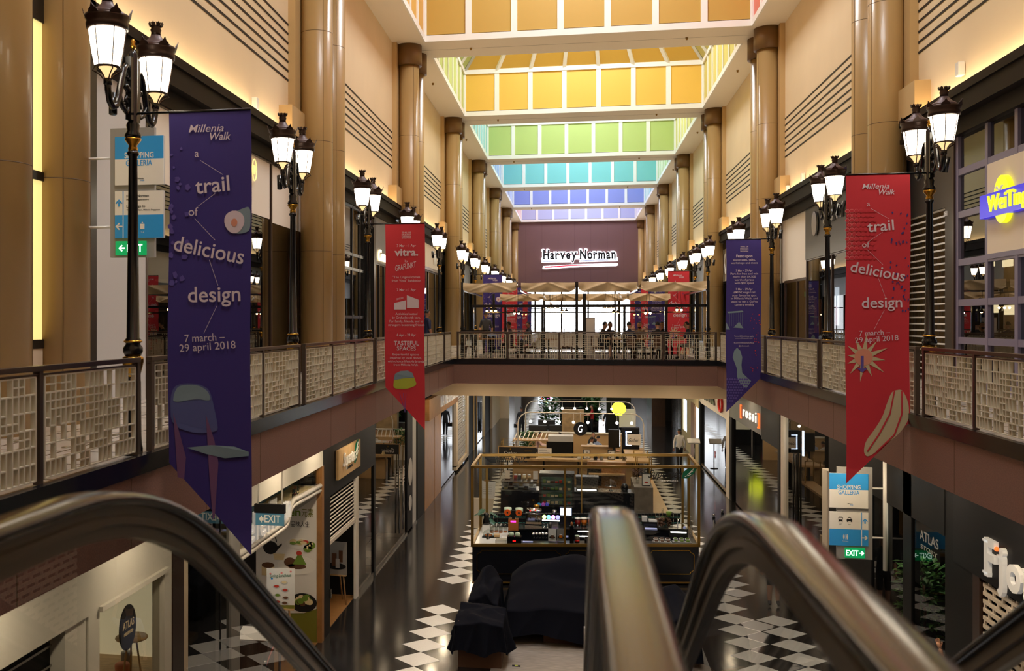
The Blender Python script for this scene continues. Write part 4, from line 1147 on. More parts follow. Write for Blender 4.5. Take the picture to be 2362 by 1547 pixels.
m.use('ink').disc((-.03, -.026, 1.97), XV, ZV, .16, .14, .004).poly([(.19, .02), (.3, .1), (.3, .06), (.2, -.05)], (-.08, -.026, 1.97), XV, ZV, .004)
m.tube([(-.03 + .13 * cos(t), -.028, 2.09 + .17 * sin(t)) for t in [pi * i / 10 for i in range(11)]], .012, 5)
m.use('food_cream').poly([(-.1, -.05), (.1, -.05), (.13, .08), (-.13, .08)], (.16, -.034, 1.77), XV, ZV, .003)
m.use('white_paint').disc((.55, -.026, 1.62), XV, ZV, .42, .2, .004)
m.use('food_brown').disc((.4, -.031, 1.68), XV, ZV, .13, .1, .003).disc((.55, -.031, 1.6), XV, ZV, .2, .06, .003); m.use('food_green').poly([(-.14, 0), (.16, 0), (.05, .2), (-.03, .21)], (.6, -.036, 1.64), XV, ZV, .003); m.use('food_red').disc((.6, -.04, 1.88), XV, ZV, .06, .05, .003)
m.use('food_cream').poly([(-.14, -.12), (.12, -.12), (.14, .08), (-.14, .08)], (-.08, -.031, 1.5), XV, ZV, .003); m.use('food_brown').disc((-.08, -.035, 1.6), XV, ZV, .14, .06, .003)
dish(m, .68, .84, .3, .2, ['food_green', 'food_cream', 'food_brown'], 'ink', 18)
m.use('food_green').text('en', (.5, -.026, 2.66), XV, ZV, .16, .26, 'c', .004, .02).use('olive_paint').text('\u5143\u7d20', (.78, -.026, 2.66), XV, ZV, .13, .26, 'c', .004)
m.use('ink').text('\u54c1\u5473\u4eba\u751f', (.62, -.026, 2.44), XV, ZV, .09, .4, 'c', .004)
m.build('printed_picture', o)
# easel with the seasonal menu
def easel(loc, rz, w, h, zb, label, face, green=True):
    o = thing('easel_sign', label, 'sign', loc, rz)
    for x in (-.2, .2): MB('timber_pale').tube([(x * .5, .03, zb + .6), (x * 1.3, -.02, 0)], .018, 6).build('leg', o)
    MB('timber_pale').tube([(0, .05, zb + .6), (0, .4, 0)], .018, 6).build('leg', o)
    MB('timber_pale').box(-.26, .26, -.06, .03, zb - .03, zb).build('ledge', o)
    b = MB(face).cbox((0, -.03, zb + h / 2), (w, .015, h)); return o, b
o, b = easel((-5.62, 18.7, 0), .1, .55, .78, 1.18, 'white seasonal menu board on a wooden easel in front of the poster wall', 'poster_white')
if True:
    bb = b.use('olive_paint').box(-.275, .275, -.04, -.036, 1.18, 1.25).build('menu_board', o)
    m = MB('tin_green').text('Spring Luncheon', (0, -.042, 1.79), XV, ZV, .065, .42, 'c', .002, 0, .3, None, .05)
    for x, z, f in ((.07, 1.68, 'food_cream'), (-.08, 1.6, 'food_red'), (.09, 1.53, 'food_red'), (-.06, 1.43, 'food_green'), (.1, 1.38, 'food_brown'), (-.06, 1.3, 'food_red'), (.08, 1.28, 'food_brown')):
        m.use('grey_light').disc((x, -.04, z), XV, ZV, .075, .035, .002, 14); m.use(f).disc((x, -.043, z + .01), XV, ZV, .05, .028, .002, 10)
    for x, z, f in ((-.2, 1.85, 'print_rose'), (.2, 1.9, 'print_rose'), (-.17, 1.76, 'sign_blue'), (.02, 1.87, 'print_rose')): m.use(f).disc((x, -.04, z), XV, ZV, .022, .02, .002, 8)
    m.build('lettering', bb)
# rope barrier, low menu stand
def stanchion(loc, label, grp, mt='steel', h=.95):
    o = thing('barrier_post', label, 'barrier post', loc, 0, grp)
    MB(mt).lathe([(.16, 0), (.15, .02), (.03, .04), (.025, .06), (.025, h), (.035, h + .01), (.035, h + .06), (.02, h + .07)], n=14).build('pole', o)
    MB('black_matte').box(-.04, .04, -.04, .04, h - .1, h - .02).build('belt_head', o); return o
stanchion((-5.5, 18.2, 0), 'steel belt barrier post at the restaurant entrance, by the easel', 'belt barrier posts'); stanchion((-5.15, 16.2, 0), 'steel belt barrier post nearest the escalator, seen through glass', 'belt barrier posts')
m = MB('red_gloss').add([(-5.5, 18.2, .86), (-5.15, 16.2, .86), (-5.15, 16.2, .92), (-5.5, 18.2, .92)], [(0, 1, 2, 3)]).build('barrier_belt', label='red belt stretched between the steel barrier posts', cat='belt')
o = thing('menu_stand', 'brown lectern with an open white menu at the restaurant entrance', 'stand', (-5.75, 17.5, 0))
MB('timber_dark').box(-.3, .3, -.2, .2, 0, .98).build('stand_body', o)
MB('sign_white').cbox((0, 0, 1.03), (.6, .42, .02), Matrix.Rotation(.35, 3, 'X')).build('menu_page', o)
# hanging exit sign
o = thing('exit_sign', 'teal exit sign hanging on two white rods under the left walkway', 'sign', (-4.78, 15.3, 3.5))
MB('exit_face').box(-.235, .235, -.015, .015, 0, .2).build('sign_face', o)
MB('black_matte').box(-.25, .25, -.04, .04, .2, .34).build('housing', o)
for x in (-.2, .2): MB('white_paint').tube([(x, 0, .34), (x, 0, 1.06)], .016, 8).build('hanging_rod', o)
m = MB('text_white').text('EXIT', (.045, -.016, .05), XV, ZV, .115, .26, 'c', .003, .01)
m.poly([(-.18, .1), (-.13, .16), (-.13, .125), (-.1, .125), (-.1, .075), (-.13, .075), (-.13, .04)], (0, -.016, 0), XV, ZV, .003); m.build('lettering', o)

s = Shop('lower_shopfront', 'black lower left tea shop with half-lowered white grille and timber sign board', SLX, 1, 20.52, 0)
s.panel('black_fascia', 'shop_black', [(20.52, 26.1, 2.95, 4.25)], 0, .06); s.panel('black_pier', 'black_matte', [(20.52, 21.08, 0, 2.95), (25.92, 26.1, 0, 2.95)], 0, .06)
m = MB('white_paint')
for k in range(11): s.b(m, 21.1, 23.66, 1.98 + k * .088, 1.995 + k * .088, .0, .03)
s.b(m, 21.08, 23.7, 1.88, 1.96, -.02, .05); s.b(m, 21.08, 21.11, 1.9, 2.95, 0, .03); m.build('rolling_grille', s.o)
s.panel('white_post', 'white_paint', [(23.7, 23.98, 0, 2.95)], 0, .06)
s.glass(24.0, 25.92, .12, 2.95); s.panel('steel_sill', 'steel', [(24.0, 25.92, 0, .12)], 0, .05)
s.panel('dark_interior', 'black_matte', [(21.0, 26.0, 0, 3)], -2.6, -2.5); s.panel('floor_boards', 'floor_boards', [(21.0, 24.0, 0, .012)], -2.5, -.02)
m = MB('added_lamp_glow').box(-1.2, -.9, 1.2, 1.5, 2.98, 3.0); m.build('added_lamp', s.o)  # lamp added so the easel shows in the dark interior
s.panel('door_lock', 'steel', [(21.0, 21.06, .75, .95)], .05, .1)
o = thing('timber_sign', 'pale timber sign board with white script and green leaf on the black fascia', 'sign', (SLX + .07, 22.7, 3.55))
MB('timber_pale').box(0, .07, -1.15, 1.15, -.33, .33).build('board', o, bevel=.01)
m = MB('text_white').text('Supertea', (.075, -.15, -.08), YV, ZV, .3, 1.25, 'c', .03, .0, .35); m.use('ink').text('TEA WORKS', (.075, -.1, -.2), YV, ZV, .06, .6, 'c', .01)
m.use('tin_green').poly([(0, 0), (.2, .08), (.34, .3), (.36, .52), (.16, .45), (.02, .25)], (.075, .42, -.16), YV, ZV, .03)
m.use('text_white')
for t in (.15, .3, .45): m.bar((.11, .46, -.12 + t * .5), (.11, .7, .0 + t * .7), .015)
m.build('lettering', o)
o, b = easel((-5.6, 23.2, 0), -.15, .56, .78, .72, 'dark easel poster of iced tea glasses inside the black tea shop', 'grey_panel')
bb = b.build('poster', o)
m = MB('ink').disc((0, -.042, .92), XV, ZV, .26, .08, .003); m.use('food_brown').box(-.1, .02, -.046, -.043, .92, 1.22).box(.08, .18, -.046, -.043, 1.02, 1.3); m.use('grey_light').box(.0, .1, -.05, -.047, .88, 1.1); m.build('printed_picture', bb)

s = Shop('lower_shopfront', 'lower left glass shopfront with long steel door handles and dark poster pillar', SLX, 1, 26.1, 0)
s.glass(26.15, 31.2, .06, 4.3); s.panel('poster_pillar', 'shop_black', [(31.25, 32.3, 0, 4.3)], -.1, .06); s.panel('steel_pier', 'grey_light', [(32.3, 33.3, 0, 4.3)], -.1, .02); s.panel('black_jamb', 'black_matte', [(33.35, 35.0, 0, 4.3)], -.1, .06)
s.panel('bright_sill', 'steel', [(26.15, 33.3, 0, .06)], 0, .06)
for y in (29.7, 30.3):
    m = MB('steel'); m.tube([(.08, y - 26.1, .35), (.08, y - 26.1, 2.3)], .025, 8); m.build('door_handle', s.o)
m = MB('grey_light'); m.disc((.07, 31.75 - 26.1, 1.9), YV, ZV, .4, .45, .01, 20).disc((.07, 31.75 - 26.1, .9), YV, ZV, .3, .25, .01, 20); m.build('poster_print', s.o)
s.panel('timber_cabinet', 'timber_mid', [(26.3, 27.6, 0, 2.6), (27.6, 28.2, 0, 1.3)], -2.2, -1.2)
s.panel('shelf', 'interior_warm', [(26.3, 31, z, z + .08) for z in (2.9, 3.3, 3.7)], -2.6, -1.6); s.panel('shelf_goods', 'print_navy', [(26.8 + i * .8, 27.2 + i * .8, 2.98, 3.22) for i in range(5)], -2.4, -1.8)
s.lamp(27.5, 28.3, 3.95, 4.05, 1.6); s.panel('inner_floor', 'floor_upper', [(26.2, 31.2, 0, .01)], -3, -.05)

s = Shop('lower_shopfront', 'lower left lifestyle shop with golden panels and timber sign with white letters', SLX, 1, 35.1, 0)
s.panel('timber_fascia', 'timber_mid', [(35.2, 44.0, 3.2, 3.95)], 0, .2)
s.text('LA VIE LIFESTYLE', 41.0, 3.45, .4, 5.6, 'letter_white', .05, .2, .005)
s.panel('golden_panel', 'gold_panel', [(35.1, 37.6, 0, 3.2), (37.7, 39.5, 0, 3.2)], -.1, .05); s.glass(39.6, 44.0, .1, 3.2, 'shop_glass')
s.panel('display', 'timber_dark', [(40, 43, 1.2, 2.9)], -2.2, -1.6); s.panel('display_white', 'white_paint', [(40.2, 43.4, 0, .9)], -1.9, -1.2); s.lamp(42.3, 43.8, 2.9, 3.2, .9, 'lit_cool')
s.panel('bright_sill', 'steel', [(39.6, 44.0, 0, .06)], 0, .06)
s = Shop('lower_shopfront', 'far lower left shop with white-framed grey shutter beyond the golden panels', SLX, 1, 44.2, 0)
s.panel('white_frame', 'shop_beige', [(44.2, 44.7, .25, 3.9), (48.6, 49.4, .25, 3.9), (44.2, 49.4, .1, .3)], 0, .12)
m = MB('grey_light')
for k in range(30): s.b(m, 44.7, 48.6, .35 + k * .118, .43 + k * .118, .0, .03 + .015 * (k % 2))
m.build('slatted_shutter', s.o)
s = Shop('lower_shopfront', 'black far lower left shopfronts with a bright white glass door', SLX, 1, 49.5, 0)
s.panel('black_front', 'black_matte', [(49.5, 53.9, 0, 3.9), (58.7, 63, 0, 3.9)], -.1, .06); s.panel('bronze_post', 'pilaster_tan', [(52.2, 52.5, 0, 3.9), (53.8, 54.1, 0, 3.9), (58.6, 58.9, 0, 3.9)], 0, .1)
s.glass(54.1, 58.6, .05, 3.9, 'clear_glass'); s.panel('bright_room', 'lit_cool', [(54.1, 58.6, .9, 3.9)], -1.2, -1.1)
for y in (56, 56.6):
    m = MB('black_metal'); m.tube([(.08, y - 49.5, .5), (.08, y - 49.5, 2.2)], .035, 6); m.build('door_handle', s.o)
MB('shop_beige').box(-5.2, -4.5, 69.6, 70.4, 0, 3.9).box(-5.3, -5.1, 63, 70, 0, 3.9).build('wall_far_pier', kind=S)
s = Shop('lower_shopfront', 'farthest lower left grey shopfront with silver foil strips', SLX, 1, 71, 0)
s.panel('grey_front', 'grey_panel', [(71, 80, 0, 3.9)], 0, .06); s.panel('foil_strip', 'steel', [(80, 88, 0, 3.9)], 0, .1); s.panel('white_front', 'white_paint', [(88, 100, 0, 3.9)], 0, .06)

# --- right side
s = Shop('lower_shopfront', 'black lower right shopfront with white serif letters and white brick grille', SRX, -1, 8.3, 0)
s.panel('black_fascia', 'shop_black', [(8.3, 16.9, 3.0, 4.25)], 0, .06); s.panel('brown_post', 'mullion_brown', [(15.9, 16.15, 0, 3.0)], -.05, .05); s.panel('black_wall', 'black_matte', [(16.15, 17.3, 0, 4.25)], -.1, .04)
m = MB('blind_white')
for k in range(25): s.b(m, 8.4, 15.85, .0 + k * .12, .055 + k * .12, -.02, .02)
for k in range(25):
    for j in range(24):
        a = 8.5 + j * .31 + (k % 2) * .155
        if a < 15.8: s.b(m, a, a + .05, .05 + k * .12, .125 + k * .12, -.015, .015)
m.build('brick_grille', s.o)
m = MB('letter_white'); serif_text(m, 'Fjord', (-.06, 15.55 - 8.3, 3.14), -YV, ZV, .5, 2.1, .06); m.build('lettering', s.o)
m = MB('orange_lit'); m.ball((-.09, 15.18 - 8.3, 3.57), .035, 8); m.build('orange_dot', s.o)
s = Shop('lower_shopfront', 'dark lower right glass shop with a plant and a modelled piano reflection behind the glass', SRX, -1, 17.3, 0)
s.panel('dark_wall', 'black_matte', [(18.9, 19.35, 0, 4.25), (21.3, 24.7, 0, 3.2), (21.3, 24.7, 3.2, 4.25), (17.3, 21.3, 3.3, 4.25)], -.1, .05); s.glass(17.3, 18.9, 0.05, 3.3, 'dim_glass'); s.glass(19.35, 21.3, .05, 3.3, 'dim_glass')
m = MB('added_lamp_glow'); m.box(.45, .75, 2.7, 3.1, 3.2, 3.23); m.build('added_lamp', s.o)  # small glowing panel added above the plant to light it
s.text('ATLAS', 18.1, 3.0, .16, .9, 'grey_panel', .004, .02); s.text('STORY', 18.1, 2.85, .07, .8, 'grey_panel', .004, .02)  # these letters model a sign's reflection in the glass
s.lamp(19.4, 20.4, 2.75, 2.79, 1.3, 'lit_cool')
o = thing('piano_reflection', 'piano reflection in the dark glass on the right, modelled as a solid keyboard', 'piano', (7.6, 18.3, 0))  # solid piano put in for a reflection in the glass
MB('black_metal').box(-.3, .3, -.9, .9, .98, 1.06).build('case', o); MB('text_white').box(-.3, -.12, -.85, .85, 1.06, 1.075).build('white_keys', o)
m = MB('ink')
for k in range(36):
    if k % 7 not in (2, 6): m.box(-.23, -.1, -.82 + k * .046, -.795 + k * .046, 1.075, 1.09)
m.build('black_keys', o)
for y in (-.8, .8): MB('black_metal').box(-.25, .25, y - .03, y + .03, 0, .98).build('leg', o)
def leafy(o, n, r0, z0, z1, seed, mt='leaf_green', size=.12, name='foliage'):
    r = random.Random(seed); m = MB(mt)
    for i in range(n):
        a = r.uniform(0, 2 * pi); z = r.uniform(z0, z1); q = r0 * math.sqrt(r.random())
        c = Vector((q * cos(a), q * sin(a), z)); d = Vector((cos(a), sin(a), r.uniform(-.5, .9))).normalized(); sd = d.cross(ZV).normalized() * size * .35; L = size * r.uniform(.7, 1.4)
        nn = sd.cross(d).normalized() * size * .1
        m.add([c, c + d * L * .5 + sd + nn, c + d * L, c + d * L * .5 - sd + nn], [(0, 1, 2, 3)])
    return m.build(name, o)
o = thing('potted_plant', 'bushy pale green plant behind dark glass by the right directory sign', 'plant', (6.5, 20.3, 0))
MB('shop_charcoal').lathe([(.18, 0), (.24, .45), (.22, .46)]).build('pot', o); MB('timber_dark').tube([(0, 0, .4), (.03, 0, 1.2), (0, .02, 1.9)], .025).build('stem', o); leafy(o, 500, .42, .9, 2.2, 5, 'leaf_green', .16)
dsg = directory((4.9, 20.3, 2.2), 'blue and white directory sign with green exit box hanging at lower right', True)
s = Shop('lower_shopfront', 'warm-lit lower right glass shop with double door handles', SRX, -1, 24.7, 0)
s.panel('white_post', 'blind_white', [(24.75, 25.2, 0, 3.25), (29.65, 30.05, 0, 4.3)], -.05, .08); s.glass(25.2, 29.65, .05, 4.3, 'clear_glass'); s.panel('yellow_back_wall', 'food_cream', [(25.0, 29.7, 0, 4.3)], -2.3, -2.2); s.panel('dark_display', 'interior_dark', [(26.3, 27.6, 2.3, 3.9)], -1.6, -1.2)
for y in (28.05, 28.35): 
    m = MB('dark_steel'); m.tube([(-.08, y - 24.7, .9), (-.08, y - 24.7, 3.2)], .025, 8); m.build('door_handle', s.o)
s.panel('door_plate', 'steel', [(28.1, 28.5, .9, 1.4)], .0, .05); s.lamp(26, 26.15, 4.05, 4.2, .7); s.lamp(28.6, 28.75, 4.05, 4.2, .8); s.lamp(29.3, 29.4, 3.0, 3.7, .4, 'lit_cool')
s.panel('poster', 'interior_warm', [(25.4, 26.0, .7, 1.5)], -.1, -.05)
s = Shop('lower_shopfront', 'lower right shop with dark grey fascia and lit bracketed lettering', SRX, -1, 30.1, 0)
s.panel('grey_fascia', 'shop_grey', [(33.0, 39.6, 3.15, 4.3)], 0, .1); s.panel('dark_fascia', 'shop_black', [(30.4, 33.0, 3.05, 4.3)], 0, .1); s.panel('jamb', 'black_matte', [(39.0, 39.5, 0, 3.15), (30.1, 30.4, 0, 4.3)], 0, .1)
s.panel('white_post', 'blind_white', [(39.5, 40.2, 0, 3.9)], -.05, .12); s.glass(30.4, 39.0, .05, 3.15)
s.text('r o s s i', 35.0, 3.46, .36, 2.5, 'rossi_lit', .03, .11, .0); s.text('[', 36.7, 3.46, .36, .18, 'orange_lit', .04, .11, .0); s.text(']', 33.3, 3.46, .36, .18, 'orange_lit', .04, .11, .0)
s.panel('rail_cabinet', 'black_metal', [(31.4, 32.4, 0, 1.2)], -1.4, -.9); s.panel('beige_tiles', 'shop_beige', [(30.4, 33.5, 0, 3.1)], -2.3, -2.2)
s = Shop('lower_shopfront', 'lower right shop with cream fascia and orange-red rounded letter sign, by the bridge', SRX, -1, 40.2, 0)
s.panel('cream_fascia', 'blind_white', [(40.2, 48.8, 2.95, 3.95)], 0, .1); s.glass(40.2, 48.6, .05, 2.95); s.panel('jamb', 'black_matte', [(48.3, 48.9, 0, 3.0)], 0, .12)
m = MB('red_gloss').tube([(-.16, 41.5 - 40.2 + .5 * cos(t), 3.45 + .3 * sin(t)) for t in [2 * pi * i / 20 for i in range(21)]], .05, 6); m.build('round_letter', s.o)
s.text('OPTIX', 45, 3.25, .45, 3.6, 'steel', .06, .12, .01)
m = MB('red_gloss')
for k in range(7): m.disc((-.03, 44 - 40.2 + .1 * cos(k * .9), 1.1 + .1 * sin(k * .9)), -YV, ZV, .06, None, .003, 8)
m.build('door_sticker', s.o); s.panel('brass_kick_rail', 'brass_frame', [(40.2, 48.6, .05, .12)], .02, .06)
s = Shop('lower_shopfront', 'cream lower right restaurant front with bright window strips beyond the white-shirted person', SRX, -1, 48.9, 0)
s.panel('cream_wall', 'food_cream', [(48.9, 49.2, 0, 4), (48.9, 56.9, 0, .9), (48.9, 56.9, 2.6, 4), (52.3, 54.3, .9, 2.6), (56.2, 56.9, .9, 2.6)], 0, .08); s.panel('bright_window', 'lit_cool', [(49.2, 50.6, .9, 2.6), (54.3, 56.2, .9, 2.6)], .0, .03)
s.panel('orange_door', 'timber_mid', [(50.7, 52.3, 0, 2.7)], .02, .1)
s = Shop('lower_shopfront', 'dark folding glass doors of a far lower right restaurant', SRX, -1, 57, 0)
s.panel('door_stiles', 'black_metal', [(57 + i * .6, 57.3 + i * .6, 0, 3.9) for i in range(9)], 0, .12); s.panel('brown_interior', 'timber_dark', [(57, 69.8, 0, 3.9)], -1.5, -1.4)
MB('timber_dark').box(4.9, 5.75, 66, 66.2, 0, 3.9).build('wall_restaurant_end', kind=S)
o = thing('framed_picture', 'small framed picture on the brown wall of the far right restaurant', 'picture', (5.3, 65.97, 2.35))
MB('sign_white').box(-.35, .35, 0, .03, -.28, .28).build('frame', o); MB('food_brown').box(-.24, .24, -.006, 0, -.17, .17).build('print', o)
s = Shop('lower_shopfront', 'farthest lower right pale wall with turquoise base', SRX, -1, 70, 0)
s.panel('pale_wall', 'shop_beige', [(70, 84, 1.2, 3.9)], 0, .06); s.panel('turquoise_base', 'leaf_blue', [(70, 84, 0, 1.2)], 0, .08); s.panel('dark_front', 'shop_charcoal', [(84, 110, 0, 3.9)], 0, .06)
# ---------------------------------------------------------------- tea kiosk with brass frame
mat('navy_black', (14, 16, 24), .3); mat('teal_label', (80, 170, 158), .4); mat('lit_pink', (255, 60, 190), .4, emit=2.5); mat('lit_red', (255, 30, 30), .4, emit=2.5)
mat('juice_red', (150, 20, 16), .2); mat('juice_orange', (224, 120, 20), .2); mat('hopper_orange', (226, 92, 24), .3); mat('amber', (170, 100, 50), .25); mat('pale_mint', (206, 224, 196), .4); mat('towel_blue', (170, 180, 236), .8)
mat('globe_lime', (210, 255, 120), .4, emit=5); mat('globe_cyan', (90, 200, 255), .4, emit=5); mat('globe_pink', (255, 130, 240), .4, emit=5); mat('globe_blue', (110, 110, 255), .4, emit=5); mat('lit_white', (255, 252, 246), .4, emit=5)
mat('chrome', (220, 220, 222), .08, metal=1.0); mat('cloth_black', (13, 14, 22), .9, spec=.08, bump=.2, scale=30); mat('added_led_glow', (255, 250, 240), .4, emit=60); mat('cardboard', (92, 62, 44), .8); mat('timber_front', (196, 160, 112), .5); mat('concrete_timber', (118, 108, 96), .6, noise=.18, scale=5)
wood('floor_weathered', (150, 140, 128), .5, (1, 9, 1), .4, 4)
SH = Matrix(((1, 0, 0, 0), (.175, 1, 0, 0), (0, 0, 1, 0), (0, 0, 0, 1)))
def K(x, y, z=1.03): return (-2.57 + x, 25.43 + y + .175 * x, z)
KW, KD = 5.7, 2.3
kt = lambda mt: MB(mt, SH)
ko = thing('tea_kiosk', 'black tea kiosk with brass glass-box frame in the middle of the lower floor', 'kiosk', K(0, 0, 0))
m = kt('navy_black').box(0, KW, 0, .55, .06, 1.0).box(0, .8, .55, KD, .06, 1.0).box(KW - .6, KW, .55, KD, .06, 1.0).box(.8, KW - .6, 1.55, KD, .06, 1.12); m.build('counter_body', ko)
m = kt('white_gloss').box(.02, .85, .02, KD - .02, 1.0, 1.03).use('dark_steel').box(.85, KW - .02, .02, .6, 1.0, 1.02).box(KW - .62, KW - .02, .6, KD, 1.0, 1.02).use('steel').box(.85, KW - .62, 1.5, KD, 1.12, 1.15); m.build('worktop', ko)
m = kt('brass_frame')
b = .035
for x in (0, KW):
    for y in (0, KD): m.box(x - b, x + b, y - b, y + b, 1.0, 3.06)
for x in (2.33,): m.box(x - b * .8, x + b * .8, -b, b, 1.0, 3.0); m.box(x + .42, x + .42 + b, KD - b, KD + b, 1.0, 3.0)
for x in (.2, KW - .2): m.box(x - .03, x + .03, KD - .35, KD - .28, 1.0, 2.75)
for y in (0, KD): m.box(-b, KW + b, y - b, y + b, 3.0, 3.07)
for x in (0, KW): m.box(x - b, x + b, 0, KD, 3.0, 3.07); m.box(x - b, x + b, 0, KD, 1.0, 1.06)
m.box(-b, KW + b, -b, b, 1.0, 1.07); m.box(-.01, KW + .01, -.012, 0, .06, .1); m.build('brass_frame', ko)
def notched(m, x0, x1, z0, z1, r=.1):
    P = [(x0 + r, z0), (x1 - r, z0), (x1 - r, z0 + r * .4), (x1, z0 + r), (x1, z1 - r), (x1 - r, z1 - r * .4), (x1 - r, z1), (x0 + r, z1), (x0 + r, z1 - r * .4), (x0, z1 - r), (x0, z0 + r), (x0 + r, z0 + r * .4)]
    for i in range(12):
        a, c = P[i], P[(i + 1) % 12]; m.bar((a[0], -.008, a[1]), (c[0], -.008, c[1]), .016)
for x0, x1 in ((.12, 2.22), (2.34, 4.3), (4.42, 5.58)):
    m = kt('gold'); notched(m, x0, x1, .3, .9); m.build('gold_outline', ko)
kt('added_led_glow').box(.1, KW - .1, .036, .05, 3.004, 3.03).build('added_led_strip', ko)  # added glow strip, hidden behind the rail, brightens the worktop
m = kt('clear_glass').quad((0, 0, 1.07), (KW, 0, 1.07), (KW, 0, 3), (0, 0, 3)).quad((0, KD, 1.07), (KW, KD, 1.07), (KW, KD, 3), (0, KD, 3)); m.build('glass_screen', ko)
def tealogo(m, o, u, mirror=False):
    m.use('ink').text('Supertea', o, u, ZV, .2, .85, 'c', .004, .0, .4)
    o = Vector(o)
    m.use('tin_green' if not mirror else 'ink').poly([(0, 0), (.15, .0), (.3, .12), (.4, .3), (.2, .3), (.03, .16)], o + u * .42 + ZV * -.02, u, ZV, .004)
    if not mirror:
        m.use('text_white')
        for t in (.06, .16, .26): m.bar(o + u * (.46 + t * .6) + ZV * (t * .5) - YV * .006, o + u * (.62 + t * .5) + ZV * (t * .9 + .03) - YV * .006, .012)
m = kt('ink'); tealogo(m, (4.85, -.012, 2.76), XV); m.text('TEA WORKS', (4.95, -.012, 2.66), XV, ZV, .04, .45, 'c', .003); m.build('logo_lettering', ko)
m = kt('ink'); tealogo(m, (.85, KD + .012, 2.83), -XV, True); m.build('logo_lettering', ko)
def it(name, label, cat, m, loc, group=None): return m.build(name, label=label, cat=cat, group=group, loc=loc)
# rows of black tea tins on two shelves
mm = kt('dark_steel').box(.25, KW - .3, KD - .2, KD - .05, 1.3, 1.315).box(.25, KW - .3, KD - .2, KD - .05, 1.15, 1.16); mm.build('tin_shelf', ko)
tin = MB('black_matte').box(-.042, .042, -.042, .042, 0, .125).use('teal_label').box(-.036, .036, -.044, -.042, .012, .032)
tp = None
for row, z in ((0, 1.162), (1, 1.317)):
    for i in range(53):
        x = .32 + i * .098
        lab = 'black square tea tin with teal band in the %s row on the kiosk back shelf' % ('lower', 'upper')[row]
        if tp is None: tp = it('tea_tin', lab, 'tin', tin, K(x, KD - .13, z), 'tea tins of the lower row')
        else: dup(tp, K(x, KD - .13, z), 0, lab, 'tea tins of the %s row' % ('lower', 'upper')[row])
# plant in the corner
def monstera(loc, label, leaves, s=1.0, seed=3, pot=True):
    o = thing('potted_plant', label, 'plant', loc)
    if pot: MB('interior_warm').lathe([(.09 * s, 0), (.12 * s, .16 * s), (.11 * s, .17 * s)], n=14).build('pot', o)
    r = random.Random(seed)
    for i in range(leaves):
        a = 2 * pi * i / leaves + r.uniform(-.3, .3); h = r.uniform(.3, .62) * s; q = r.uniform(.1, .26) * s
        tip = Vector((q * cos(a), q * sin(a), h)); d = Vector((cos(a), sin(a), -.5)).normalized(); sd = d.cross(ZV).normalized()
        L = r.uniform(.22, .32) * s
        m = MB('leaf_blue'); m.tube([(0, 0, .12 * s), (q * .5 * cos(a), q * .5 * sin(a), h * .8), tip], .006 * s, 5)
        out = [(0, .02), (-.12, .16), (.1, .34), (.2, .2), (.26, .38), (.38, .2), (.44, .36), (.56, .18), (.64, .28), (.76, .12), (1, 0)]
        pts = [tip + d * L * (u_ - .08) + sd * L * w_ for u_, w_ in out] + [tip + d * L * (u_ - .08) - sd * L * w_ for u_, w_ in out[-2:0:-1]]
        n = len(pts); mid = tip + d * L * .4
        m.add([mid + ZV * .015 * s] + pts, [(0, 1 + k, 1 + (k + 1) % n) for k in range(n)]); m.build('leaf', o)
    return o
monstera(K(.18, 1.9), 'split-leaf plant at the left back corner of the tea kiosk', 6, 1.0)
# worktop equipment
o = thing('mixer', 'black and white mixer on the white worktop beside the plant', 'mixer', K(.22, 1.55))
MB('white_gloss').box(-.1, .1, -.1, .1, 0, .22).build('body', o); MB('black_metal').lathe([(.09, .22), (.1, .3), (.06, .42), (.08, .5), (.03, .54)], n=14).build('jug', o)
o = thing('cake_stand', 'glass cake dome over a black tray at the white end of the kiosk', 'tray', K(.38, 1.0))
MB('black_matte').box(-.22, .24, -.13, .13, 0, .02).build('tray', o); MB('clear_glass').lathe([(.15, .03), (.15, .08), (.11, .16), (.03, .19), (.02, .22)], -.06, 0, 0, 16).build('glass_dome', o); MB('timber_pale').box(.1, .24, -.1, .1, .02, .08).build('cutting_board', o); MB('amber').lathe([(.1, .02), (.1, .06), (.08, .07)], -.06, 0, 0, 14).build('cake', o)
it('sugar_pourer', 'small glass and copper pourer in front of the cake dome', 'jar', MB('chrome').lathe([(.05, 0), (.05, .01), (.02, .09), (.035, .16), (.03, .17)], n=12).use('amber').lathe([(.03, .02), (.018, .09), (.03, .14)], n=10), K(.33, .72))
jp = None
for i in range(7):
    lab = 'clear jar with amber base in the cluster behind the cake dome'
    q = K(.36 + (i % 4) * .12, 1.55 + .14 * (i // 4) + .05 * (i % 2))
    if jp is None: jp = it('glass_jar', lab, 'jar', MB('clear_glass').lathe([(.05, .03), (.05, .17), (.035, .19)], n=12).use('amber').lathe([(.05, 0), (.05, .035)], n=12).use('chrome').lathe([(.037, .19), (.037, .215)], n=12), q, 'amber-based jars behind the cake dome')
    else: dup(jp, q, 0)
o = thing('juice_press', 'juice machine with two round orange hoppers like eyes', 'juicer', K(.98, .95))
MB('amber').box(-.13, .13, -.1, .1, .2, .5).build('body', o); MB('dark_steel').box(-.1, .1, -.12, .12, 0, .2).box(-.04, .04, -.05, .05, .5, .72).build('stand', o)
MB('lit_pink').box(-.07, .07, -.108, -.1, .42, .46).build('lit_display', o)
for s_ in (-.15, .15):
    h = MB('hopper_orange').disc((s_, -.1, .68), XV, ZV, .085, None, .05, 20).use('ink').disc((s_, -.155, .68), XV, ZV, .025, None, .004, 10).use('pale_mint').lathe([(.1, -.05), (.1, .05)], s_, .02, .73, 16); h.build('hopper', o)
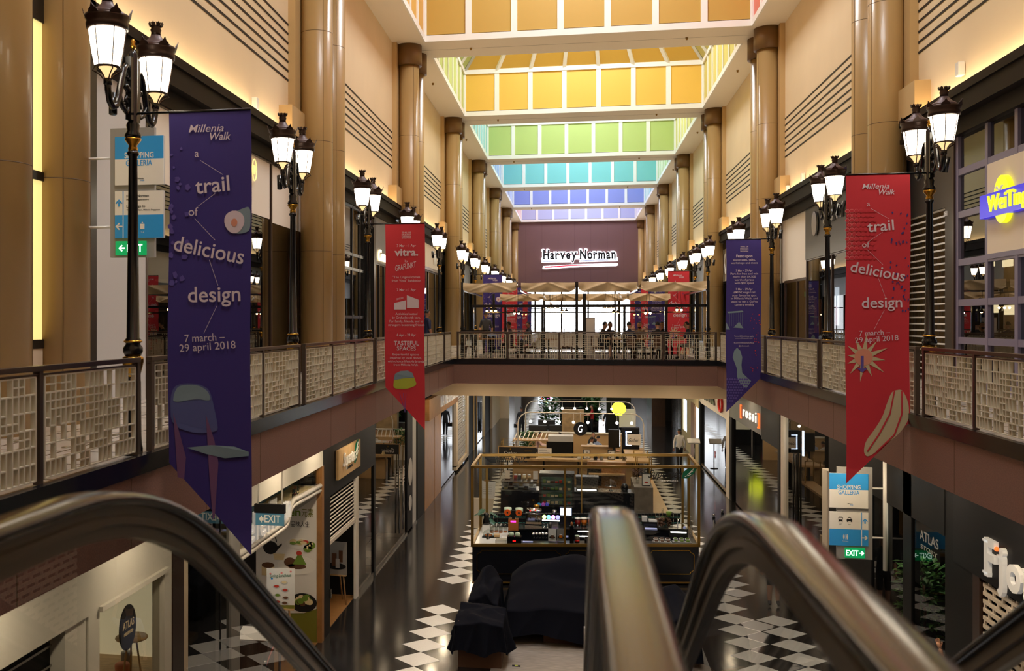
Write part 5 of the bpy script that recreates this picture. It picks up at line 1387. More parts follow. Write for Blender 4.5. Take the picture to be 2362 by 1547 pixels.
o = thing('till_box', 'black box with glowing red digits at the kiosk front', 'terminal', K(1.05, .18))
MB('black_metal').box(-.18, .18, -.12, .12, 0, .2).build('case', o); m = MB('lit_red').text('88', (0, -.121, .08), XV, ZV, .04, .08, 'c', .002); m.build('red_digits', o)
mg = None
for i, x in enumerate((-.08, .08)):
    lab = 'pale green mug upside down on the black box, %s of two' % ('left', 'right')[i]
    q = (K(1.05, .18)[0] + x, K(1.05, .18)[1], 1.23)
    if mg is None: mg = it('mug', lab, 'mug', MB('pale_mint').lathe([(.062, 0), (.07, .03), (.062, .08), (.03, .095)], n=14), q, 'pale mugs on the black box')
    else: dup(mg, q, 0, lab)
it('pastry_box', 'white open pastry box beside the black till box', 'box', MB('white_paint').box(-.13, .13, -.1, .1, 0, .008).box(-.14, -.13, -.1, .1, 0, .1).box(.13, .14, -.1, .1, 0, .1).box(-.14, .14, .1, .11, 0, .1).box(-.14, .14, -.11, -.1, 0, .1).use('food_cream').box(-.11, .11, -.08, .08, .01, .06), K(.7, .28))
it('paper_stack', 'small white stack of napkins behind the pastry box', 'napkins', MB('white_paint').box(-.08, .08, -.06, .06, 0, .09), K(.78, .55))
o = thing('coffee_machine', 'shining chrome coffee machine with red lights in the tea kiosk', 'coffee machine', K(1.5, 1.9, 1.15))
MB('chrome').box(-.26, .2, -.2, .2, .0, .08).box(-.24, .18, -.05, .2, .08, .42).tube([(-.24, -.12, .42), (.18, -.12, .42)], .09, 12).build('body', o); MB('black_metal').tube([(-.1, -.2, .3), (-.1, -.32, .27)], .018).tube([(.06, -.2, .3), (.06, -.32, .27)], .018).build('portafilter', o); m = MB('lit_red').ball((-.12, -.215, .45), .018, 8); m.ball((.02, -.215, .47), .018, 8); m.build('red_lamp', o); MB('gold').lathe([(.08, .5), (.09, .55), (.03, .58)], .05, .05, 0, 12).build('eagle_top', o)
o = thing('globe_light_bar', 'row of four glowing coloured globes on a white-lit bar', 'light', K(1.95, 1.35))
MB('dark_steel').tube([(-.02, 0, 0), (-.02, 0, .36)], .04, 10).box(-.24, .24, -.05, .05, .36, .4).build('stand', o); MB('lit_white').box(-.23, .23, -.056, -.05, .365, .395).build('lit_strip', o)
for i, g in enumerate(('globe_lime', 'globe_cyan', 'globe_pink', 'globe_blue')): MB(g).ball((-.18 + i * .12, 0, .46), .055, 12).build('globe', o)
mp = None
for i in range(6):
    lab = 'steel cup in the row beneath the coloured globes'
    q = K(1.5 + i * .085, .85)
    if mp is None: mp = it('steel_cup', lab, 'cup', MB('chrome').lathe([(.035, 0), (.038, .1), (.036, .15), (.03, .15)], n=12), q, 'steel cups beneath the globes')
    else: dup(mp, q, 0)
for i, f in enumerate(('food_brown', 'juice_orange')):
    o = thing('menu_card', 'standing drinks picture card with a %s, by the brass middle post' % ('coffee cup', 'glass of fruit tea')[i], 'menu', K(2.0 + i * .22, .5))
    MB('grey_light' if i == 0 else 'shop_grey').cbox((0, .02, .16), (.2, .012, .32), Matrix.Rotation(-.12, 3, 'X')).build('card', o)
    m = MB('ink').disc((0, -.008, .1), XV, ZV, .08, .03, .003, 14).use(f).box(-.04, .04, -.014, -.011, .09, .16).use('text_white').disc((0, -.016, .17), XV, ZV, .04, .012, .003, 12); m.build('printed_picture', o)
o = thing('grinder', 'coffee grinder with steel hopper behind the menu cards', 'grinder', K(2.03, 1.95, 1.15))
MB('steel').box(-.11, .11, -.1, .1, 0, .18).build('body', o); MB('black_metal').lathe([(.07, .18), (.075, .24), (.09, .28)], n=12).build('neck', o); MB('steel').lathe([(.06, .28), (.06, .42)], n=12).build('hopper', o)
o = thing('payment_terminal', 'black payment terminal with bluish screen next to the middle post', 'terminal', K(2.34, 1.85, 1.15))
MB('black_metal').box(-.16, .16, -.08, .08, 0, .26).build('base', o); MB('black_metal').box(-.17, .17, -.03, .03, .27, .52).build('bezel', o); MB('lit_cool').box(-.15, .15, -.034, -.03, .3, .5).build('screen', o)
dsp = None
for i, j in enumerate(('juice_red', 'juice_orange', 'hopper_orange')):
    o = thing('drink_dispenser', 'round drink dispenser filled with %s juice on the kiosk back counter' % ('dark red', 'yellow-orange', 'bright orange')[i], 'dispenser', K(2.66 + i * .17, 1.85, 1.15))
    MB(j).lathe([(.065, .02), (.075, .17)], n=14).build('juice', o); MB('clear_glass').lathe([(.072, .0), (.08, .2)], n=14).build('jar', o); MB('white_gloss').lathe([(.085, .2), (.085, .225), (.03, .24)], n=14).build('lid', o); MB('chrome').tube([(0, -.07, .05), (0, -.12, .05), (0, -.12, .02)], .012).build('tap', o)
o = thing('under_shelf_light', 'two white strip lights under the drink dispensers', 'light', K(2.83, 1.52, .86)); MB('lit_white').box(-.24, .24, 0, .02, .2, .225).box(-.24, .24, 0, .02, .06, .085).build('lit_tubes', o); MB('steel').box(-.28, .28, .02, .04, -.1, .26).build('back_plate', o)
o = thing('bottle_column', 'tall black bottle column with copper top by the middle post', 'bottle', K(2.5, .3)); MB('black_metal').box(-.05, .05, -.05, .05, 0, .44).build('body', o); MB('amber').lathe([(.03, .44), (.03, .52), (.01, .54)], n=10).build('top', o)
o = thing('tea_can', 'small can with pale green lid and red label', 'can', K(2.64, .3)); MB('timber_dark').lathe([(.06, 0), (.06, .16)], n=14).build('body', o); MB('red_gloss').lathe([(.061, .03), (.061, .08)], n=14).build('red_band', o); MB('pale_mint').lathe([(.062, .16), (.062, .19)], n=14).build('lid', o)
o = thing('telephone', 'dark telephone on the kiosk counter behind the handrail', 'telephone', K(2.92, .3)); MB('black_metal').box(-.09, .09, -.09, .09, 0, .1).build('base', o); MB('black_metal').box(-.08, .08, -.03, .03, .11, .15).build('handset', o)
for i, (x, y) in enumerate(((1.38, .38), (2.28, 1.05))): it('folded_towel', 'folded pale blue towel on the kiosk %s' % ('steel front counter', 'middle')[i], 'towel', MB('towel_blue').box(-.13, .13, -.07, .07, 0, .025), K(x, y, 1.02))
it('towel_rack', 'folded pale blue towel at the right end of the kiosk', 'towel', MB('towel_blue').box(-.16, .16, -.08, .08, 0, .03), K(4.6, 1.4, 1.15))
# right part
o = thing('napkin_dispenser', 'black napkin box with white paper on the right back counter', 'napkin box', K(4.58, 1.72, 1.15)); MB('black_metal').box(-.2, .2, -.1, .1, 0, .16).build('case', o); MB('sign_white').box(-.02, .2, -.09, .05, .16, .22).use('grey_light').box(-.2, -.06, -.09, .05, .16, .3).build('paper', o)
o = thing('chocolate_jar', 'clear jar of dark chocolate balls at the right of the kiosk', 'jar', K(4.86, 1.68, 1.15)); m = MB('food_brown')
r_ = random.Random(3)
for i in range(22): m.ball((r_.uniform(-.11, .11), r_.uniform(-.08, .08), .05 + i * .009), .045, 8)
m.build('chocolates', o); MB('clear_glass').lathe([(.15, 0), (.16, .26), (.12, .3)], n=16).build('jar_glass', o)
o = thing('nut_jar', 'square jar of brown nuts beside the chocolate jar', 'jar', K(5.1, 1.68, 1.15)); m = MB('food_brown')
for i in range(26): m.ball((r_.uniform(-.06, .06), r_.uniform(-.06, .06), .04 + i * .008), .03, 7)
m.build('nuts', o); MB('clear_glass').box(-.09, .09, -.09, .09, 0, .3).build('jar_glass', o); MB('food_green').lathe([(.05, .3), (.08, .42), (.07, .43)], n=12).build('green_cup', o)
o = thing('bottle', 'tall clear bottle with green label behind the chocolate jar', 'bottle', K(4.95, 1.9, 1.15)); MB('clear_glass').lathe([(.05, 0), (.05, .3), (.025, .4), (.025, .47)], n=12).build('glass', o); MB('food_green').lathe([(.051, .1), (.051, .25)], n=12).build('label_band', o)
o = thing('sink', 'small steel sink with swan-neck tap at the right end', 'sink', K(5.3, 1.4, 1.02)); MB('steel').box(-.2, .2, -.14, .14, 0, .015).build('basin_rim', o); MB('chrome').tube([(.02, .15, 0), (.02, .15, .34), (.02, .1, .4), (.02, .0, .4), (.02, -.05, .34)], .014, 8).build('tap', o)
o = thing('pump_bottle', 'lilac pump bottle near the sink', 'bottle', K(5.5, 1.5, 1.02)); MB('towel_blue').lathe([(.04, 0), (.04, .17), (.02, .2)], n=12).build('body', o); MB('white_gloss').tube([(0, 0, .2), (0, 0, .25), (-.05, 0, .26)], .009).build('pump', o)
it('glass_plate', 'upright clear glass panel at the right end of the kiosk worktop', 'glass panel', MB('clear_glass').box(-.005, .005, -.3, .3, 0, .4).use('steel').box(-.02, .02, -.3, .3, 0, .02), K(5.64, 1.2, 1.02))
for i, x in enumerate((4.8, 5.3)):
    o = thing('food_tray', 'display tray of small plates with %s, %s at the right front of the kiosk' % (('brown slices', 'green salads')[i], ('left', 'right')[i]), 'tray', K(x, .3))
    MB('shop_grey').box(-.24, .24, -.13, .13, 0, .03).build('tray', o)
    for k in range(6):
        c = (-.15 + (k % 3) * .15, -.06 + (k // 3) * .13)
        MB('grey_light').box(c[0] - .06, c[0] + .06, c[1] - .05, c[1] + .05, .03 + .04 * (k // 3), .05 + .04 * (k // 3)).build('plate', o)
        MB(('food_brown', 'food_green')[i]).box(c[0] - .04, c[0] + .04, c[1] - .03, c[1] + .03, .05 + .04 * (k // 3), .075 + .04 * (k // 3)).build('food', o)
o = thing('display_strip_light', 'white strip light over the trays at the right front', 'light', K(5.25, .62, 1.02)); MB('black_metal').box(-.24, .24, .0, .03, 0, .3).build('back_panel', o); MB('lit_white').box(-.2, .2, -.015, 0, .2, .23).build('lit_tube', o)
o = thing('menu_easel', 'white menu board on a low stand behind the plant, left of the second kiosk', 'menu', (-2.9, 32.6, 0)); MB('sign_white').cbox((.1, 0, 1.25), (.5, .03, .55), Matrix.Rotation(.08, 3, 'Y')).build('upper_board', o); MB('shop_beige').poly([(-.35, .0), (.2, 0), (.32, .98), (-.36, .98)], (0, 0, 0), XV, ZV, .05).build('lower_board', o); MB('timber_mid').box(0, .16, -.03, .03, 1.53, 1.57).build('clip', o)
m = MB('ink')
for k in range(5): m.box(-.05, .25, -.032, -.03, 1.4 - k * .07, 1.405 - k * .07)
m.build('printed_lines', o)

# ---------------------------------------------------------------- stalls under black dust cloths in front of the kiosk
def drape(x0, x1, y0, y1, bumps, label, seed, z_lo=.02, flare=.09):
    r = random.Random(seed)
    ph = [r.uniform(0, 6.3) for _ in range(8)]
    rid = []
    for _ in range(5):
        t = r.uniform(0, pi); rid.append((cos(t), sin(t), cos(t) * r.uniform(.2, .8) + sin(t) * r.uniform(.2, .8), r.uniform(.03, .09), r.uniform(.1, .22)))
    def top(u, v):
        z = sum(h * math.exp(-(((u - a) / sa) ** 2 + ((v - b_) / sb) ** 2)) for a, b_, sa, sb, h in bumps)
        for a, b_, c_, h, w in rid: z += h * max(0, 1 - abs(a * u + b_ * v - c_) / w)
        return z + .02 * sin(u * 7 + ph[0]) * sin(v * 5 + ph[1])
    N, V = 160, 40
    cx, cy = (x0 + x1) / 2, (y0 + y1) / 2
    def edge(t):
        p = t * 4; k = int(p) % 4; f = p - int(p)
        return [(x0 + (x1 - x0) * f, y0), (x1, y0 + (y1 - y0) * f), (x1 - (x1 - x0) * f, y1), (x0, y1 - (y1 - y0) * f)][k]
    def P(a, b_):
        ex, ey = edge(a % 1.0)
        if b_ < .4:
            q = b_ / .4; x, y = cx + (ex - cx) * q, cy + (ey - cy) * q
            return (x, y, top((x - x0) / (x1 - x0), (y - y0) / (y1 - y0)))
        q = (b_ - .4) / .6
        zt = top((ex - x0) / (x1 - x0), (ey - y0) / (y1 - y0))
        lo = z_lo + .1 * max(0, sin(a * 9 + ph[2])) + .06 * sin(a * 31 + ph[3])
        z = zt + (max(.01, lo) - zt) * q
        fold = (sin(a * 2 * pi * 9 + ph[4]) * .6 + sin(a * 2 * pi * 17 + ph[5]) * .35 + sin(a * 2 * pi * 4 + ph[6]) * .5 + .9 * (1 - abs(sin(a * 2 * pi * 6.5 + q * 1.2 + ph[7]))) ** 3) * .06 * q ** .7 + flare * q ** 1.4
        d = Vector((ex - cx, ey - cy)).normalized()
        return (ex + d.x * fold, ey + d.y * fold, z)
    m = MB('cloth_black').grid(P, N, V)
    return m.build('dust_cover', label=label, cat='cloth')
drape(-2.3, -1.35, 19.25, 20.4, [(.5, .5, 2, 2, .96)], 'black dust cloth over a square block, nearest the viewer', 2, .28)
drape(-2.25, -1.62, 21.4, 23.0, [(.5, .5, 2, 2, .75), (.4, .15, .25, .2, .2), (.5, .8, .5, .4, .38)], 'black dust cloth with a raised peak, behind the square covered block', 4, .02)
drape(-1.4, .9, 21.0, 23.6, [(.5, .5, 2.5, 2.5, .62), (.15, .7, .25, .4, .55), (.55, .75, .3, .4, .7), (.9, .6, .25, .4, .5), (.4, .15, .3, .25, .2)], 'largest black dust cloth with deep folds, in front of the tea kiosk', 9, .1, .16)
drape(1.05, 2.4, 20.2, 22.4, [(.5, .5, 2, 2, .9), (.7, .6, .3, .3, .2)], 'black dust cloth seen through the glass of the right escalator', 12, .05)
bxp = it('cardboard_box', 'brown carton under the nearest black cloth block', 'box', MB('cardboard').box(-.42, .42, -.45, .45, 0, .9), (-1.82, 19.85, 0))
it('cardboard_box', 'brown carton peeking out below the largest black cloth', 'box', MB('cardboard').box(-.34, .34, -.5, .5, 0, .5), (-.3, 21.65, 0))
it('white_panel', 'narrow upright white panel beside the brown carton', 'panel', MB('blind_white').box(-.13, .13, -.06, .06, 0, .5), (.32, 20.75, 0))
MB('floor_weathered').box(-1.6, 2.6, 17.6, 22.6, .002, .014).build('floor_stall_mat', kind=S)
tp2 = None
for i, (x, y, a) in enumerate(((-1.25, 20.7, .3), (-1.12, 19.6, .9))):
    it('floor_marker', 'small yellow and black floor tag on the weathered mat, %s' % ('farther', 'nearer')[i], 'tag', MB('black_matte').box(-.08, .08, -.03, .03, 0, .012).use('print_olive').box(-.03, .03, -.02, .02, .012, .014), (x, y, .014))

# ---------------------------------------------------------------- second cafe kiosk beyond
c2 = thing('cafe_counter', 'black and timber cafe counter behind the tea kiosk', 'counter', (-2.45, 33.8, 0))
MB('navy_black').box(0, 4.4, 0, .8, 0, 1.05).build('black_front', c2); MB('concrete_timber').box(4.4, 5.0, -.05, 2.2, 0, 1.28).build('grey_timber_end', c2)
MB('timber_front').box(5.0, 5.5, -.3, 7.5, .42, .5).build('timber_shelf', c2)
MB('steel').box(0, 4.4, -.02, .8, 1.05, 1.08).build('counter_top', c2)
o = thing('cake_fridge', 'dark green-lit glass cake fridge with four shelves in the cafe counter', 'fridge', (-.58, 33.7, .55))
MB('shop_charcoal').box(-.58, .58, .0, .7, 0, 1.12).build('cabinet', o); m = MB('leaf_blue')
mat('fridge_glow', (70, 92, 78), .5, emit=.12); MB('fridge_glow').box(-.5, .5, -.01, 0, .08, 1.0).build('lit_back', o)
for k in range(4):
    z = .12 + k * .23; MB('steel').box(-.5, .5, -.1, -.01, z, z + .012).build('shelf', o)
    for j in range(7): MB(R.choice(['food_cream', 'food_brown', 'food_red', 'food_green'])).box(-.46 + j * .135, -.36 + j * .135, -.09, -.02, z + .012, z + .012 + R.uniform(.05, .1)).build('cake', o)
MB('clear_glass').quad((-.56, -.12, .06), (.56, -.12, .06), (.56, -.12, 1.04), (-.56, -.12, 1.04)).build('glass_front', o)
o = thing('pastry_case', 'low glass pastry case at the left of the cafe counter', 'display case', (-1.85, 34.0, 1.08)); MB('clear_glass').box(-.58, .58, -.2, .3, 0, .26).build('glass_box', o); MB('steel').box(-.58, .58, -.2, .3, .12, .13).box(-.6, .6, -.22, .32, .26, .275).build('shelf', o)
for k in range(6): MB(('food_cream', 'food_brown', 'white_paint')[k % 3]).box(-.5 + k * .17, -.38 + k * .17, -.12, .1, .002 + .13 * (k % 2), .07 + .13 * (k % 2)).build('pastry', o)
LB = [('menu_tablet', -2.25, 'shop_beige', 'beige menu stand at the left end of the pastry case'), ('menu_tablet', -1.0, 'shop_beige', 'beige menu stand between pastry case and fridge'), ('menu_tablet', -1.3, 'blind_white', 'white leaning menu stand above the pastry case'), ('menu_tablet', .35, 'blind_white', 'pale menu stand right of the cake fridge')]
for n_, x, mt, lab in LB: it(n_, lab, 'menu', MB(mt).cbox((0, 0, .15), (.16, .03, .3), Matrix.Rotation(-.15, 3, 'X')).use('cardboard').box(-.09, .09, -.05, .06, 0, .03), (x, 34.2, 1.36 if x < -.7 else 1.08))
for i, (x, mt, lab) in enumerate(((-1.98, 'juice_red', 'red jam jar on the pastry case'), (-1.85, 'shop_charcoal', 'dark jar next to the red jam jar'), (-1.68, 'food_cream', 'cream packet on the pastry case'), (-1.52, 'timber_pale', 'pale wooden box on the pastry case'))):
    it('jar', lab, 'jar', MB(mt).lathe([(.06, 0), (.06, .14)], n=12).use('white_gloss').lathe([(.055, .14), (.055, .18)], n=12), (x, 34.25, 1.36))
o = thing('espresso_machine', 'steel espresso machine on the cafe counter behind the handrail', 'coffee machine', (.42, 34.1, 1.08)); MB('steel').box(-.36, .36, -.25, .25, 0, .1).box(-.36, .36, 0, .25, .1, .4).box(-.38, .38, -.22, .26, .4, .48).build('body', o); MB('lit_white').box(-.32, .3, -.262, -.255, .03, .07).build('lit_strip', o)
it('cake_dome', 'glass dome stand on the cafe counter right of the espresso machine', 'cake stand', MB('chrome').lathe([(.08, 0), (.02, .03), (.02, .14), (.2, .15), (.2, .165)], n=16).use('clear_glass').lathe([(.19, .17), (.18, .28), (.06, .36), (.02, .4)], n=16), (1.2, 34.2, 1.08))
it('coffee_pot', 'black round pot on the cafe counter', 'pot', MB('black_metal').lathe([(.1, 0), (.13, .1), (.09, .22), (.03, .25)], n=14), (1.65, 34.2, 1.08))
it('tabletop_sign', 'framed card standing on the grey timber counter end', 'sign', MB('ink').box(-.14, .14, -.02, .02, 0, .42).use('sign_white').box(-.12, .12, -.022, -.02, .03, .39).use('food_red').disc((0, -.023, .12), XV, ZV, .06, .03, .002), (2.35, 34.1, 1.28))
o = thing('dried_flowers', 'brown dried flower bunch in a vase on the timber counter end', 'flowers', (2.1, 34.6, 1.28)); MB('clear_glass').lathe([(.06, 0), (.05, .2)], n=12).build('vase', o); leafy(o, 120, .16, .2, .55, 6, 'food_brown', .09, 'dried_stems')
o = thing('back_cabinet', 'tall timber cabinet wall inside the second cafe', 'cabinet', (1.2, 36.2, 0)); MB('timber_mid').box(-.75, .6, 0, .3, 0, 1.75).build('body', o); MB('black_matte').box(-.75, -.25, -.01, 0, .9, 1.5).build('dark_opening', o); MB('timber_pale').box(-.7, .55, -.25, 0, 1.3, 1.36).build('shelf', o)
# timber bar across
o = thing('timber_bar', 'long pale timber bar across the cafe with metal legs', 'bar', (-2.85, 41.7, 0)); MB('timber_pale').box(0, 5.9, 0, .6, .97, 1.05).box(5.0, 5.9, .6, 4.5, .97, 1.05).build('bar_top', o); MB('timber_front').box(.3, 5.2, .3, .5, 0, .97).build('bar_front', o)
for x in (.1, 1.6, 3.0, 4.4, 5.8): MB('black_metal').box(x - .03, x + .03, .02, .08, 0, .97).build('leg', o)
o = thing('chalkboard', 'black chalkboard with white script standing on the timber bar', 'board', (-2.35, 42.1, 1.05)); MB('ink').box(-.78, .78, 0, .04, 0, .42).build('board', o); MB('timber_pale').box(-.82, -.78, 0, .05, 0, .46).box(-.82, .82, 0, .05, .42, .45).build('frame', o); m = MB('text_white').text('Gather', (-.3, -.004, .08), XV, ZV, .17, .55, 'c', .003, 0, .3); m.use('gold').disc((-.3, -.003, .33), XV, ZV, .03, .04, .002, 8).text('COFFEE', (.45, -.004, .25), XV, ZV, .05, .3, 'c', .002); m.build('lettering', o)
it('paper_menu', 'pair of white printed menus beside the chalkboard', 'menu', MB('sign_white').box(-.28, .28, -.01, .01, 0, .4).use('ink').box(-.24, .1, -.012, -.01, .3, .31).box(-.24, .2, -.012, -.01, .22, .23).box(-.24, .0, -.012, -.01, .14, .15), (-1.22, 42.1, 1.05))
for i, x in enumerate((.5, 1.5)):
    o = thing('framed_print', 'black framed drawing on the timber bar, %s' % ('left one by the white bottle', 'right one')[i], 'picture', (x, 42.0, 1.05)); MB('ink').box(-.15, .15, 0, .03, 0, .4).build('frame', o); m = MB('sign_white').box(-.12, .12, -.003, 0, .03, .37).use('ink')
    for k in range(4): m.disc((R.uniform(-.06, .06), -.006, .08 + k * .07), XV, ZV, .04, .015, .002, 8)
    m.build('drawing', o)
for i, (x, mt, h, nm) in enumerate(((-2.5, 'food_cream', .12, 'bowl'), (-1.9, 'black_metal', .16, 'jug'), (.2, 'white_gloss', .2, 'carafe'), (.85, 'black_metal', .2, 'canister'), (1.1, 'grey_panel', .16, 'pitcher'), (2.0, 'steel', .15, 'kettle'))):
    it(nm, '%s %s on the timber bar of the cafe' % ({'food_cream': 'cream', 'black_metal': 'black', 'white_gloss': 'white', 'grey_panel': 'grey', 'steel': 'steel'}[mt], nm), nm, MB(mt).lathe([(.07, 0), (.085, h * .4), (.05, h), (.06, h + .02)], n=12), (x, 41.85, 1.05))
# hood shelves, round sign, tables and planters farther on
o = thing('slatted_hood', 'low slatted timber hood over a black display, left of the round sign', 'display', (-1.9, 44.5, 0))
MB('timber_pale').box(-.8, .75, 0, .8, 1.45, 1.5).build('hood_board', o); m = MB('white_paint')
for k in range(8): m.bar((-.75 + k * .19, 0, 1.5), (-.65 + k * .19, .8, 1.72), .03)
m.build('slats', o)
MB('grey_light').box(.75, 1.85, -.02, .8, 1.45, 1.7).build('grey_hood', o); MB('black_matte').box(.7, 1.85, .0, .7, .6, 1.45).build('dark_display', o)
for x in (-.78, .7, 1.84): MB('black_metal').box(x - .02, x + .02, 0, .04, 0, 1.45).build('leg', o)
o = thing('round_sign', 'round dark blue hanging sign with a white letter G', 'sign', (.26, 44.4, 2.05)); MB('sign_black').disc((0, 0, 0), XV, ZV, .3, None, .05, 30).build('disc', o); m = MB('sign_backlit').text('G', (0, -.052, -.15), XV, ZV, .32, .2, 'c', .01, .0, .25); m.build('lettering', o); MB('white_paint').tube([(0, .0, .3), (0, 0, .75)], .012).build('hanging_rod', o)
MB('white_paint').tube([(-2.2, 0, 0), (0, 0, 0)], .01)
def arch(y, x0, x1, zt, xs, label, zb):
    o = thing('lamp_arch', label, 'lamp', (0, y, 0))
    pts = [(x0, 0, 0), (x0, 0, zt - .5)] + [(x0 + .5 - .5 * cos(a), 0, zt - .5 + .5 * sin(a)) for a in (.4, .8, 1.2)] + [(x0 + .5, 0, zt), (x1 - .5, 0, zt)] + [(x1 - .5 + .5 * sin(a), 0, zt - .5 + .5 * cos(a)) for a in (.4, .8, 1.2)] + [(x1, 0, zt - .5), (x1, 0, 0)]
    MB('blind_white').tube(pts, .025, 8).build('arch_tube', o)
    for x in xs:
        MB('blind_white').tube([(x, 0, zt), (x, 0, zb + .08)], .01, 6).build('drop_rod', o)
        MB('lit_white').ball((x, 0, zb), .065, 10).build('globe', o)
arch(44.3, -2.46, 2.95, 2.74, [-1.9, -1.28, -.66, -.04, .58, 1.2, 1.82, 2.44], 'white lamp arch with a row of eight globes, nearer of two', 2.34)
arch(52, -2.5, 3.05, 2.64, [-1.25, -.62, .01, .63, 1.25, 1.87], 'white lamp arch with six globes, farther of two', 2.28)
o = thing('coffee_bar', 'pale timber serving bar where people sit, right of the round sign', 'bar', (1.1, 46, 0)); MB('timber_front').box(-.75, .75, 0, .1, 0, 1.06).build('bar_front', o); MB('timber_pale').box(-.8, .8, -.05, .5, 1.06, 1.1).build('bar_top', o)
o = thing('black_pillar', 'black pillar with glowing blue-white edge and script sign', 'sign', (2.5, 45.6, 0)); MB('black_matte').box(-.4, .35, 0, .5, 0, 2.0).build('pillar', o); MB('lit_cool').box(-.25, -.2, -.06, -.02, 1.25, 1.85).box(-.25, 0, -.06, -.02, 1.8, 1.85).box(-.25, 0, -.06, -.02, 1.22, 1.27).build('lit_edge', o); MB('blind_white').box(-.18, .4, -.08, -.02, 1.25, 1.72).build('sign_board', o); m = MB('ink').text('Gather', (.1, -.084, 1.4), XV, ZV, .14, .45, 'c', .003, 0, .35); m.build('lettering', o)
it('dark_screen', 'tall dark screen with a white lit edge beside the black pillar', 'screen', MB('black_metal').box(-.25, .25, 0, .06, 1.1, 1.9).use('lit_white').box(.24, .27, -.01, .0, 1.15, 1.88).use('black_matte').box(-.05, .05, 0, .06, 0, 1.1), (1.75, 45.7, 0))
o = thing('brass_shelving', 'brass framed steps of shelving at the right of the cafe', 'shelf', (2.75, 40.6, 0))
for k in range(3): MB('brass_frame').tube([(-.3, k * 1.1, 0), (-.3, k * 1.1, 1.35), (.25, k * 1.1, 1.35), (.25, k * 1.1, 0)], .025, 6).build('frame_loop', o)
o = thing('brass_shelving', 'brass framed shelving at the left of the cafe', 'shelf', (-2.9, 43, 0))
for k in range(3): MB('brass_frame').tube([(-.25, k * .9, 0), (-.25, k * .9, 1.5), (.35, k * .9, 1.5), (.35, k * .9, 0)], .022, 6).build('frame_loop', o)
it('bread_basket', 'pile of golden bread at the left end of the bar', 'bread', MB('gold_panel').ball((0, 0, .06), .16, 10, (1, .7, .5)).ball((.15, .05, .06), .12, 10, (1, .7, .5)).use('food_brown').ball((-.14, 0, .05), .11, 10, (1, .7, .5)), (-2.75, 43.0, 1.05)) if False else None
o = thing('planter', 'green leafy planter in a white frame left of the seated people', 'planter', (-2.25, 48, 0)); MB('blind_white').box(-.4, .4, -.15, .15, 0, .7).build('box', o); leafy(o, 420, .38, .7, 1.45, 21, 'leaf_green', .14)
o = thing('low_partition', 'pale timber partition behind the seated people', 'partition', (.3, 51, 0)); MB('timber_front').box(-2.6, 2.4, 0, .15, 0, 1.1).build('panel', o); MB('blind_white').box(-2.65, 2.45, -.05, .2, 1.1, 1.16).build('cap', o)
# lounge far behind
def sofa(loc, label, rz=0):
    o = thing('lounge_chair', label, 'chair', loc, rz, None)
    MB('shop_charcoal').box(-.5, .5, -.4, .4, 0, .45).build('seat', o, bevel=.05); MB('shop_charcoal').box(-.5, .5, .25, .45, .45, 1.0).build('backrest', o, bevel=.05)
    for s_ in (-1, 1): MB('shop_charcoal').box(s_ * .5 - .1, s_ * .5 + .1, -.4, .4, .1, .68).build('armrest', o, bevel=.04)
    return o
sofa((-2.0, 55.5, 0), 'dark grey lounge chair far behind, leftmost'); sofa((-.9, 55.8, 0), 'dark grey lounge chair far behind, by the timber box'); sofa((-1.6, 58.6, 0), 'dark grey lounge chair in the farther row')
it('timber_cabinet', 'plain pale timber box cabinet between lounge chairs and black screen', 'cabinet', MB('timber_pale').box(-.6, .6, 0, .6, 0, 1.9), (-.08, 55.4, 0))
o = thing('flower_sign', 'bright glowing yellow flower-shaped sign', 'sign', (2.35, 55, 2.05)); m = MB('sign_yellow')
mat('flower_glow', (244, 250, 60), .4, emit=2.2); m = MB('flower_glow')
for k in range(16): a = 2 * pi * k / 16; m.disc((.3 * cos(a), 0, .3 * sin(a)), XV, ZV, .085, None, .05, 10)
m.disc((0, .01, 0), XV, ZV, .31, None, .05, 24); m.build('petals', o); MB('black_metal').tube([(0, .05, -.3), (0, .05, -2.05)], .03).build('post', o)
it('dark_kiosk', 'black kiosk block behind the flower sign', 'kiosk', MB('black_matte').box(-.5, .8, 0, 1.2, 0, 2.6).use('blind_white').box(.1, 1.0, -.6, -.4, .9, 1.9), (2.3, 57, 0))
it('menu_screen', 'lit colourful menu screen far behind the cafe', 'screen', MB('lit_cool').box(-.45, .45, 0, .05, -.28, .28).use('orange_lit').disc((-.2, -.01, .05), XV, ZV, .12, .08, .006, 10).use('lit_pink').disc((.2, -.01, .1), XV, ZV, .1, .07, .006, 10).use('globe_lime').disc((.1, -.01, -.14), XV, ZV, .12, .06, .006, 10).use('black_matte').box(-.05, .05, .05, .15, -1.95, .2), (-1.75, 62, 1.95))
it('dark_shelving', 'tall black shelving unit far behind the cafe', 'shelf', MB('black_matte').box(-1.2, 1.2, 0, .5, 0, 2.6).use('steel').box(-1.1, 1.1, -.02, 0, .8, .83).box(-1.1, 1.1, -.02, 0, 1.3, 1.33).box(-1.1, 1.1, -.02, 0, 1.8, 1.83), (.3, 64, 0))
for i, (x, y, lab) in enumerate(((-1.45, 61, 'dark leafy plant beside the menu screen'), (1.1, 63, 'tall leafy palm in front of the black shelving'))):
    o = thing('potted_plant', lab, 'plant', (x, y, 0)); MB('shop_charcoal').lathe([(.25, 0), (.3, .5)], n=14).build('pot', o); leafy(o, 350, .55, .6, 2.3, 30 + i, 'leaf_green', .3)
